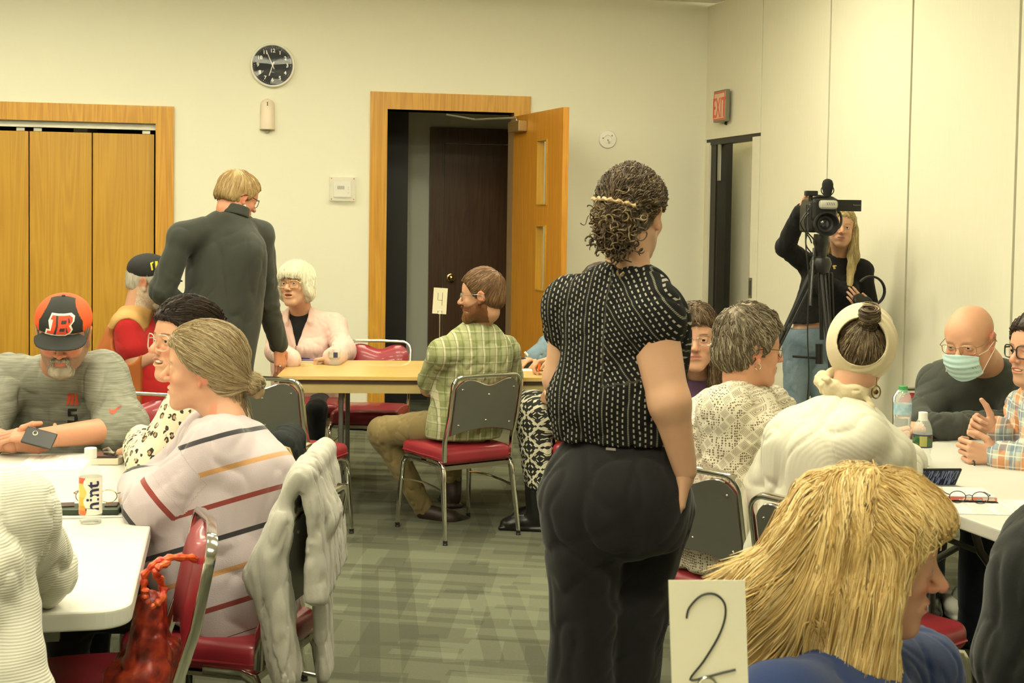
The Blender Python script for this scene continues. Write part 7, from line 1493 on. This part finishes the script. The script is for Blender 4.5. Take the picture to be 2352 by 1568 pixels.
# ================================================================== long haired person in purple
def p_long():
    g = Fig('long haired person in rimless glasses and a purple shirt behind the standing woman', (.74, 5.16), -160)
    J = J_(pel=V3(.72, 5.20, .55), nk=D(1600, 868, 5.2), sl=D(1660, 915, 5.2), sr=D(1530, 915, 5.25), el=D(1672, 1010, 5.1), wl=D(1640, 1040, 4.9), er=D(1520, 1020, 5.1), wr=D(1560, 1040, 4.95)); J = sits(J, g)
    h = Head(D(1597, 776, 5.12), 172, -2, 2, 1.0, J['nk'], .052, jaw=1.0)
    g.add('body', [(h.S(), .003), (arm(J, 'l') + arm(J, 'r') + [cap(J['nk'], J['nk'] - V3(0, 0, .1), .055)], .008)], SKIN, h.color((.64, .37, .24), lip=(.52, .22, .17), brow=(.12, .07, .04))); h.eyes(g)
    S = torso(J, g.f, .02, 1.1, 1.0, .02, hips=1.05) + arm(J, 'l', (.06, .055, .045), .010) + arm(J, 'r', (.06, .055, .045), .010) + [fold(.006, (10, 10, 5), 6), collar_cut(h, J['nk'] + V3(0, -.03, 0), .068)]
    g.add('shirt', [(S, .007)], fabric('purple_shirt', (.085, .045, .085), .15)); seatlegs(g, J, fabric('dark_jeans', (0, 0, 0)))
    S = haircap(h, LINE_F, .012, top=.006, extra=[h.C((-.072, -.02, .01), (-.078, -.01, -.11), .022, .030, .02), h.C((-.078, -.01, -.11), (-.068, .01, -.20), .030, .022, .02), h.C((.072, -.02, .01), (.078, -.01, -.11), .022, .030, .02), h.C((.078, -.01, -.11), (.068, .01, -.20), .030, .022, .02), h.E((0, -.07, -.09), (.07, .04, .10), k=.03)], rough=.006, sc=(60, 60, 20))
    hairobj(g, h, S, hairmat('hair_brown_wavy', (.035, .018, .009), (.13, .08, .04), (.28, .20, .11)), [strands(h, S, 1600, .20, lambda q: np.stack([q[:, 0] * 1.5, 0 * q[:, 0], -np.ones(len(q)) * (.25 + (q[:, 2] < .08))], 1), r=.0012, steps=14, lift=.004, wav=.004, wavn=9)], .005)
    glasses(g, h, CHROME, w=.026, hh=.017, r=.0011, y=.100)
p_long(); print('long', _tm.time() - _T0)
# ================================================================== bald man with face mask
def p_mask():
    g = Fig('bald man in glasses, light blue face mask and dark grey sweatshirt', (1.98, 5.92), 164)
    J = J_(pel=V3(1.98, 5.92, .56), nk=D(2262, 836, 5.60), sl=D(2336, 880, 5.62), sr=D(2170, 890, 5.72), el=D(2340, 985, 5.45), wl=D(2152, 982, 5.28), er=D(2112, 968, 5.60), wr=D(2128, 985, 5.42)); J = sits(J, g)
    h = Head(D(2228, 780, 5.42), 137, -17, 2, 1.16, J['nk'], .060, jaw=1.1, lid=.0026)
    g.add('body', [(h.S(), .0032), (arm(J, 'l', (.06, .05, .034)) + arm(J, 'r', (.06, .05, .034)) + [cap(J['nk'], J['nk'] - V3(0, 0, .04), .055)], .007), (hand(J['wl'], V3(-1, .15, .0), V3(0, .2, -1), V3(0, 1, .3), 1.05, (.5, .5, .6, .6)), .003), (hand(J['wr'], V3(-.3, -.6, .2), V3(0, 0, -1), V3(1, 0, 0), 1.05, (.5, .5, .6, .6)), .003)], SKIN, h.color((.68, .38, .24), brow=(.45, .33, .22), blush=1.5)); h.eyes(g, IRISB, gaze=(0, -12))
    S = torso(J, g.f, .026, 1.35, 1.15, .04, hips=1.2, sh=.056) + arm(J, 'l', (.070, .064, .046), .014, k=.025) + arm(J, 'r', (.070, .06, .046), .014, k=.025, to=.7) + [fold(.008, (8, 8, 4), 16), wrk(J['el'], J['el'] - J['sl'], .12, .008, 28, 2), wrk(J['wl'] + V3(.10, 0, 0), (1, 0, 0), .08, .008, 50, 4), collar_cut(h, J['nk'] + V3(-.03, -.03, .02), .074)]
    g.add('sweatshirt', [(S, .0055)], fabric('charcoal_sweat', (.055, .060, .050), .15, .9, 260, .25)); seatlegs(g, J, fabric('dark_jeans', (0, 0, 0)))
    # pleated mask
    def mk(P):
        q = h.l(P).astype(f32); x, y, z = q[:, 0], q[:, 1], q[:, 2]; ys = .1255 - 9.0 * x * x - .6 * np.maximum(-(z + .055), 0) ** 1 * .8 - .25 * np.maximum(z + .03, 0); pl = .0011 * np.sin(z * 300)
        d = np.abs(y - ys - pl) - .0016; wz = np.maximum(z + .010 + x * x * 4, -.118 - z + 6 * x * x * .9); wx_ = np.abs(x) - .066; return (np.maximum(np.maximum(d * .6, wz), wx_) * h.sc).astype(f32)
    m = g.add('face_mask', [([dict(fn=mk, c=h.w(0, .085, -.06).astype(f32), R=.12, k=.001, op='u')], .002)], fabric('mask_blue', (.50, .70, .68), .04, .9, 200, .1))
    for q in (-1, 1):
        for z0 in (-.024, -.092): mb = MB(); mb.tube([h.w(q * .064, .080, z0), h.w(q * .076, .035, (z0 - .02) / 2), h.w(q * .084, -.004, -.004 if z0 > -.05 else -.03)], .0012 * h.sc, 6); g.mb(mb, 'ear_loop', PLW, m)
    glasses(g, h, mat('thin_gold', (.35, .25, .13), .3, .7), w=.028, hh=.016, r=.0013, z=-.002, y=.101)
    wq = J['wl'] + V3(-.004, 0, 0); mb = MB(); mb.tube([wq + V3(0, .034 * math.cos(a), .034 * math.sin(a)) for a in [2 * PI * i / 24 for i in range(24)]], 1, 8, closed=True, flat=(.002, .009), up=(1, 0, 0)); ww = g.mb(mb, 'watch_strap', PLK); mb = MB(); mb.lathe([(0, -.004), (.019, -.004), (.021, .0), (.019, .006), (0, .007)], wq + V3(0, -.012, .036), 24, rotx(R(20))); g.mb(mb, 'watch_case', mat('gold_yellow', (.75, .60, .12), .3, .6), ww); mb = MB(); mb.lathe([(0, .0015), (.0165, .001), (.0165, 0)], wq + V3(0, -.0145, .0427), 24, rotx(R(20))); g.mb(mb, 'watch_dial', mat('dial_white', (.8, .8, .72), .2), ww)
p_mask(); print('mask', _tm.time() - _T0)
# ================================================================== man in madras shirt, right edge
def p_madras():
    g = Fig('smiling man in dark glasses and an orange and blue plaid shirt at the right edge', (2.12, 4.86), 104)
    J = J_(pel=V3(2.15, 4.86, .56), nk=D(2388, 885, 4.88), sl=D(2400, 950, 4.72), sr=D(2360, 940, 5.06), el=D(2385, 1062, 4.66), wl=D(2292, 1048, 4.72), er=D(2350, 1010, 5.02), wr=D(2284, 990, 4.92)); J = sits(J, g)
    h = Head(D(2384, 806, 4.86), 112, 0, 0, 1.06, J['nk'], .056, smile=.7)
    g.add('body', [(h.S(), .003), (arm(J, 'l', (.056, .047, .032)) + arm(J, 'r', (.056, .047, .032)) + [cap(J['nk'], J['nk'] - V3(0, 0, .08), .06)], .006), (hand(J['wl'], V3(-1, .15, .12), V3(0, 1, .1), V3(0, -.1, 1), 1.08, (.75, .85, .95, 1.0), .3), .0026), (hand(J['wr'], V3(-1, -.25, .35), V3(.3, -.8, -.3), V3(.2, 0, 1), 1.08, (.8, .9, .9, .9), -.5), .0026)], SKIN, h.color((.64, .37, .24), brow=(.10, .06, .04), beard=(.2, .14, .1), stubble=.25, blush=1.2)); h.eyes(g)
    g.add('teeth', [([h.E((0, .083, -.0615), (.018, .008, .005))], .0025)], TEETH)
    S = torso(J, g.f, .022, 1.15, 1.05, .02, hips=1.1) + arm(J, 'l', (.064, .058, .042), .014, k=.02, to=.92) + arm(J, 'r', (.064, .058, .042), .014, k=.02, to=.92) + [fold(.008, (10, 10, 8), 19), wrk(J['er'], J['er'] - J['wr'], .12, .009, 36, 2), collar_cut(h, J['nk'] + V3(-.03, 0, 0), .066)]
    t = NT('madras_plaid'); v = t.coord(); x, y, z = t.xyz(v); xx = t.math('ADD', x, y); c = plaid(t, xx, z, (.50, .52, .44), [('x', 9, .34, 0, (.58, .20, .06), .75), ('z', 9, .34, .2, (.60, .24, .09), .6), ('x', 9, .28, .45, (.16, .23, .32), .7), ('z', 9, .26, .6, (.15, .22, .30), .65), ('x', 27, .12, .1, (.75, .72, .6), .6), ('z', 27, .12, .3, (.75, .70, .55), .6)]); t.P(col=c, rough=.85); t.bump(t.noise(300, v, 2), .2, .001)
    g.add('shirt', [(S, .005)], t.m); seatlegs(g, J, fabric('dark_jeans', (0, 0, 0)))
    S = haircap(h, LINE_M, .010, top=.012, rough=.004); hairobj(g, h, S, hairmat('hair_dark', (.02, .012, .008), (.09, .055, .03)), [strands(h, S, 900, .05, flow_short((0, -.07, .10), .4, .1), r=.001, steps=8, lift=.003)], .005)
    glasses(g, h, PLK, w=.026, hh=.021, r=.0024, y=.101)
    rg = J['wl'] + V3(-.085, 0, -.028); mb = MB(); mb.tube([rg + V3(0, .011 * math.cos(a), .011 * math.sin(a)) for a in [2 * PI * i / 12 for i in range(12)]], .003, 6, closed=True); g.mb(mb, 'ring', PLK)
p_madras(); print('madras', _tm.time() - _T0)
# ================================================================== blonde woman, foreground
def p_blonde():
    g = Fig('blonde woman in a dark blue top in profile in the right foreground', (.56, 2.05), -88)
    J = J_(pel=V3(.50, 2.06, .54), nk=D(1950, 1485, 2.12), sl=D(2110, 1545, 2.34), sr=D(1800, 1650, 1.96), el=D(2090, 1850, 2.3), wl=V3(.95, 2.15, .8), er=D(1840, 1950, 1.95), wr=V3(.85, 1.9, .8)); J = sits(J, g, .40)
    h = Head(D(2008, 1272, 2.12), -101, -9, 0, 1.0, J['nk'], .052, male=False, smile=.2)
    g.add('body', [(h.S(), .0019), (arm(J, 'l') + arm(J, 'r') + [cap(J['nk'], J['nk'] - V3(0, 0, .1), .055)], .008)], SKIN, h.color((.62, .35, .23), lip=(.62, .16, .16), brow=(.45, .30, .17), blush=1.6)); h.eyes(g, IRISB, gaze=(0, -10))
    S = torso(J, g.f, .020, 1.08, 1.0, .02, hips=1.1, bust=.02, sh=.050) + arm(J, 'l', (.056, .055, .045), .010) + arm(J, 'r', (.062, .055, .045), .014) + [fold(.006, (10, 10, 5), 23), collar_cut(h, J['nk'] + V3(.02, 0, .0), .070)]
    g.add('top', [(S, .006)], fabric('navy_blue', (.018, .034, .105), .12, .85)); seatlegs(g, J, fabric('black_trousers', (0, 0, 0)))
    E, C = h.E, h.C; hs = [E((0, -.020, .040), (.098, .122, .098)), E((0, .036, .072), (.076, .066, .046), k=.03), E((.058, -.005, -.03), (.046, .090, .100), k=.03), E((-.055, -.005, -.03), (.046, .080, .100), k=.03), E((0, -.085, -.04), (.088, .062, .120), k=.04)]
    hs += [C((.070, .020, -.06), (.074, .035, -.17), .040, .036, .03), C((.070, -.040, -.07), (.074, -.010, -.24), .044, .038, .03), C((.074, -.010, -.24), (.070, .03, -.36), .036, .022, .03), C((.070, -.060, -.2), (.068, -.05, -.34), .034, .020, .03), C((.066, .01, -.15), (.070, .05, -.27), .038, .020, .03), C((.055, -.09, -.06), (.050, -.11, -.19), .046, .040, .03), C((-.06, .0, -.06), (-.065, .02, -.24), .04, .03, .03)]
    hs += [C((.045, -.100, .03), (.050, -.160, -.075), .046, .038, .03), C((.050, -.160, -.075), (.045, -.225, -.130), .038, .024, .03), C((.045, -.225, -.130), (.04, -.275, -.125), .024, .010, .02), C((.055, -.12, -.10), (.055, -.190, -.185), .042, .032, .03), C((.055, -.190, -.185), (.05, -.145, -.205), .030, .028, .03)]
    def face(P):     # the curtain of hair leaves the profile free
        q = h.l(P).astype(f32); x, y, z = q[:, 0], q[:, 1], q[:, 2]; lim = np.interp(z, [-.32, -.22, -.12, -.06, 0, .03, .055, .075, .13], [.10, .080, .050, .040, .046, .062, .088, .112, .13]); return ((y - lim) * h.sc * .8).astype(f32)
    hs += [func(face, .01), E((0, .105, -.05), (.064, .070, .085), .01, 's'), fold(.005, (30, 30, 6), 77, h.H), fold(.003, (90, 90, 10), 78, h.H)]
    hm = hairmat('hair_golden', (.36, .21, .055), (.66, .46, .17), (.84, .68, .36), .42)
    def fl(q):
        side = np.abs(q[:, 0]) > .05; low = np.clip((.05 - q[:, 2]) / .05, 0, 1); back = np.clip((-q[:, 1] - .085) / .05, 0, 1)
        return np.stack([q[:, 0] * 3 * (1 - low), (.35 * (q[:, 1] > -.02) * (1 - low) * 1.0 - .55 * back * low - .25 * back), -(.15 + low * 1.0)], 1)
    LZ_ = ([-.32, -.22, -.12, -.06, 0, .03, .055, .075, .13], [.105, .085, .053, .043, .049, .066, .093, .118, .14]); bad = lambda q: (q[:, 1] > np.interp(q[:, 2], *LZ_) + .004)
    grp = [strands(h, hs, 9000, .22, fl, r=.0010, steps=18, lift=.0035, wav=.0011, wavn=4, over=3, jitter=.10, clip=bad), strands(h, hs, 900, .17, fl, r=.0007, steps=16, lift=.008, wav=.004, wavn=3, over=3, seed=21, jitter=.2, clip=bad)]
    grp.append(strands(h, hs, 500, .13, lambda q: np.stack([0 * q[:, 0], -1.0 + 0 * q[:, 0], -.75 + 0 * q[:, 0]], 1), r=.0009, steps=12, lift=.004, wav=.004, wavn=3, region=lambda q: (q[:, 1] < -.13) & (q[:, 2] < .02), free=.6, seed=31, over=40))
    grp.append(strands(h, hs, 260, .11, lambda q: np.stack([0 * q[:, 0], .7 + 0 * q[:, 0], -1.0 + 0 * q[:, 0]], 1), r=.0009, steps=12, lift=.004, wav=.006, wavn=4, region=lambda q: (q[:, 2] < -.17) & (q[:, 1] > .02), free=.7, seed=33, over=40))
    hairobj(g, h, hs, hm, grp, .003)
p_blonde(); print('blonde', _tm.time() - _T0)
# ================================================================== figure in black, right edge
def p_black():
    g = Fig('person in a black top cut off by the right edge of the photo', (1.18 + .05, 2.9), -6)
    J = J_(pel=D(2640, 1560, 2.75), nk=D(2580, 1080, 2.68), sl=D(2402, 1325, 2.66), sr=D(2680, 1230, 2.8), el=D(2352, 1520, 2.66), wl=V3(1.28, 3.1, .72), er=V3(1.75, 2.75, .75), wr=V3(1.6, 3.1, .72)); g.base[0] = J['pel'][0]; g.base[1] = J['pel'][1]; g.root.location = tuple(g.base); J = sits(J, g, .38)
    h = Head(D(2530, 930, 2.75), 14, 0, 0, 1.0, J['nk'], .055)
    g.add('body', [(h.S(), .006), (arm(J, 'l') + arm(J, 'r'), .01)], SKIN, h.color(SK_['m']))
    S = torso(J, g.f, .03, 1.35, 1.2, .04, hips=1.3, sh=.06) + [cap(J['sl'], J['el'], .098, .100, .05), cap(J['el'], J['wl'], .085, .06, .03)] + arm(J, 'r', (.07, .06, .05), .02) + [fold(.008, (9, 9, 4), 35)]
    g.add('black_top', [(S, .007)], fabric('matte_black', (.016, .017, .015), .2, .9)); seatlegs(g, J, fabric('black_trousers', (0, 0, 0)))
    S = haircap(h, LINE_M, .012); hairobj(g, h, S, hairmat('hair_dark', (0, 0, 0), (0, 0, 0)), [], .008)
p_black(); print('black', _tm.time() - _T0)
# ================================================================== two people at the far end of the tan table
def p_denim():
    g = Fig('person in a blue denim shirt writing at the far end of the tan table', (.66, 8.15), 168)
    J = J_(pel=V3(.66, 8.3, .56), nk=V3(.64, 8.15, 1.06), sl=V3(.86, 8.1, 1.0), sr=V3(.44, 8.1, 1.0), el=V3(.92, 7.95, .80), wl=V3(.78, 7.75, .82), er=D(1262, 795, 8.05), wr=G(1228, 822, TZ + .05)); J = sits(J, g)
    h = Head(V3(.62, 8.02, 1.24), 160, -20, 0, 1.0, J['nk'], .055)
    hd = hand(J['wr'], V3(-.55, -.5, -.1), V3(0, 0, -1), V3(1, -.5, 0), 1.0, (.5, .6, .7, .8), .7); g.add('body', [(h.S(), .006), (arm(J, 'l') + arm(J, 'r'), .008), (hd, .0032)], SKIN, h.color(SK_['m']))
    S = torso(J, g.f, .02, 1.1, 1.0, .02) + arm(J, 'l', (.06, .055, .045), .010) + arm(J, 'r', (.058, .052, .044), .010) + [fold(.008, (12, 12, 10), 6)]
    g.add('denim_shirt', [(S, .007)], fabric('denim_shirt', (.15, .22, .27), .15)); seatlegs(g, J, fabric('dark_jeans', (0, 0, 0))); S = haircap(h, LINE_M, .012); hairobj(g, h, S, hairmat('hair_dark', (0, 0, 0), (0, 0, 0)), [], .008)
    p = J['wr'] + V3(-.05, -.05, -.005); t = thing('marker', 'black and white marker in the writing hand at the end of the tan table', 'marker', (p[0], p[1], TZ)); mb = MB(); mb.tube([V3(-.06, -.01, .055), V3(0, 0, .05)], .006, 8); mb.build('marker_cap', PLK, t, smooth=True); mb = MB(); mb.tube([V3(0, 0, .05), V3(.07, .01, .045)], .005, 8); mb.build('marker_body', PLW, t, smooth=True)
p_denim(); print('denim', _tm.time() - _T0)
def p_skirt():
    g = Fig('seated person in black and white patterned trousers half hidden by the standing woman', (.46, 7.0), 84)
    J = J_(pel=V3(.46, 7.0, .56), nk=V3(.50, 7.02, 1.08), sl=V3(.46, 6.84, 1.0), sr=V3(.46, 7.22, 1.0), el=V3(.42, 6.78, .80), wl=D(1292, 893, 6.78), er=V3(.36, 7.26, .82), wr=D(1274, 822, 7.32)); J['hl'] = V3(.42, 6.92, .56); J['hr'] = V3(.42, 7.1, .56); J['kl'] = D(1222, 950, 6.88); J['kr'] = D(1215, 935, 7.06); J['al'] = V3(.14, 6.9, .09); J['ar'] = V3(.20, 7.1, .09)
    h = Head(V3(.46, 7.0, 1.26), 84, -10, 0, .98, J['nk'], .05, male=False)
    g.add('body', [(h.S(), .006), (arm(J, 'l', (.048, .04, .027)) + arm(J, 'r', (.048, .04, .027)), .007), (hand(J['wr'], V3(-1, .0, -.25), V3(0, -.2, -1), V3(0, -1, .2), .98, (.6, .6, .7, .8), .9), .003), (hand(J['wl'], V3(-.8, .1, -.25), V3(0, .5, -1), V3(-.2, .5, .6), .98, (.7, .8, .85, .9), .5), .003)], SKIN, h.color(SK_['f']))
    S = torso(J, g.f, .02, 1.0, 1.0, .0) + arm(J, 'l', (.06, .052, .04), .008, to=.75) + arm(J, 'r', (.06, .052, .04), .008, to=.2) + [fold(.006, (12, 12, 6), 6)]
    g.add('black_cardigan', [(S, .007)], fabric('black_top', (0, 0, 0)))
    t = NT('ethnic_print'); v = t.coord(); x, y, z = t.xyz(v); u = t.math('MULTIPLY', t.math('ADD', x, y), 9.0); w = t.math('MULTIPLY', z, 9.0); fu = t.math('ABSOLUTE', t.math('SUBTRACT', t.math('FRACT', u), .5)); fw = t.math('ABSOLUTE', t.math('SUBTRACT', t.math('FRACT', w), .5)); dm = t.math('ADD', fu, fw); m1 = t.math('GREATER_THAN', t.math('FRACT', t.math('MULTIPLY', dm, 5.0)), .5); fu2 = t.math('ABSOLUTE', t.math('SUBTRACT', t.math('FRACT', t.math('MULTIPLY', u, 4.0)), .5)); fw2 = t.math('ABSOLUTE', t.math('SUBTRACT', t.math('FRACT', t.math('MULTIPLY', w, 4.0)), .5)); m2 = t.math('LESS_THAN', t.math('ADD', fu2, fw2), .42); f = t.math('MULTIPLY', m1, m2); f = t.math('MAXIMUM', f, t.math('MULTIPLY', t.math('GREATER_THAN', dm, .38), t.math('LESS_THAN', dm, .52)))
    t.P(col=t.mix(f, (.015, .014, .012), (.62, .58, .43)), rough=.85)
    tr = [ell(J['pel'], (.17, .16, .11), None, .05), cap(J['hl'], J['kl'], .10, .085, .04), cap(J['hr'], J['kr'], .10, .085, .04), cap(J['kl'], J['kl'] * .35 + J['al'] * .65 + V3(.03, 0, 0), .088, .085, .03), cap(J['kr'], J['kr'] * .35 + J['ar'] * .65 + V3(.03, 0, 0), .088, .085, .03), fold(.006, (10, 10, 6), 6)]
    g.add('patterned_trousers', [(tr, .007)], t.m); bt = mat('black_shoe', (0, 0, 0))
    for s_ in 'lr': g.add('boot', [(shoe(J['a' + s_], g.f) + [cap(J['a' + s_], J['a' + s_] * .5 + J['k' + s_] * .5, .048, .055)], .008)], bt)
    S = haircap(h, LINE_F, .012); hairobj(g, h, S, hairmat('hair_dark', (0, 0, 0), (0, 0, 0)), [], .008)
    rg = J['wl'] + V3(-.07, 0, -.02); mb = MB(); mb.tube([rg + V3(0, .010 * math.cos(a), .010 * math.sin(a)) for a in [2 * PI * i / 12 for i in range(12)]], .0022, 6, closed=True); g.mb(mb, 'ring', GOLD)
    p = D(1238, 838, 7.28); t2 = thing('highlighter', 'orange highlighter pen held over the white sheet at the end of the tan table', 'marker', (p[0], p[1], TZ)); mb = MB(); mb.tube([V3(-.005, 0, .015), V3(.005, 0, .06)], [.005, .008], 8); mb.build('pen_barrel', mat('orange_neon', (.85, .16, .03), .4), t2, smooth=True); mb = MB(); mb.tube([V3(-.008, 0, .004), V3(-.005, 0, .015)], [.002, .005], 8); mb.build('pen_tip', PLW, t2)
p_skirt(); print('skirt', _tm.time() - _T0)
# pale things on the floor beyond the blonde woman
for (x, y, lb, c) in ((2165, 1400, 'pale grey sneaker on the carpet under the white table at the right', (.42, .41, .35)), (2215, 1418, 'grey slouchy shoe beside the pale sneaker under the white table', (.20, .20, .17))):
    p = G(x, y, 0); t = thing('sneaker', lb, 'shoe', p); S = shoe((0, 0, 0), (.2, -1), 1); V, Q = surf(S, .006); me = mesh_np('shoe', V, Q); link('shoe_body', me, mat('sneaker' + str(x), c, .7), t)
print('all', _tm.time() - _T0)
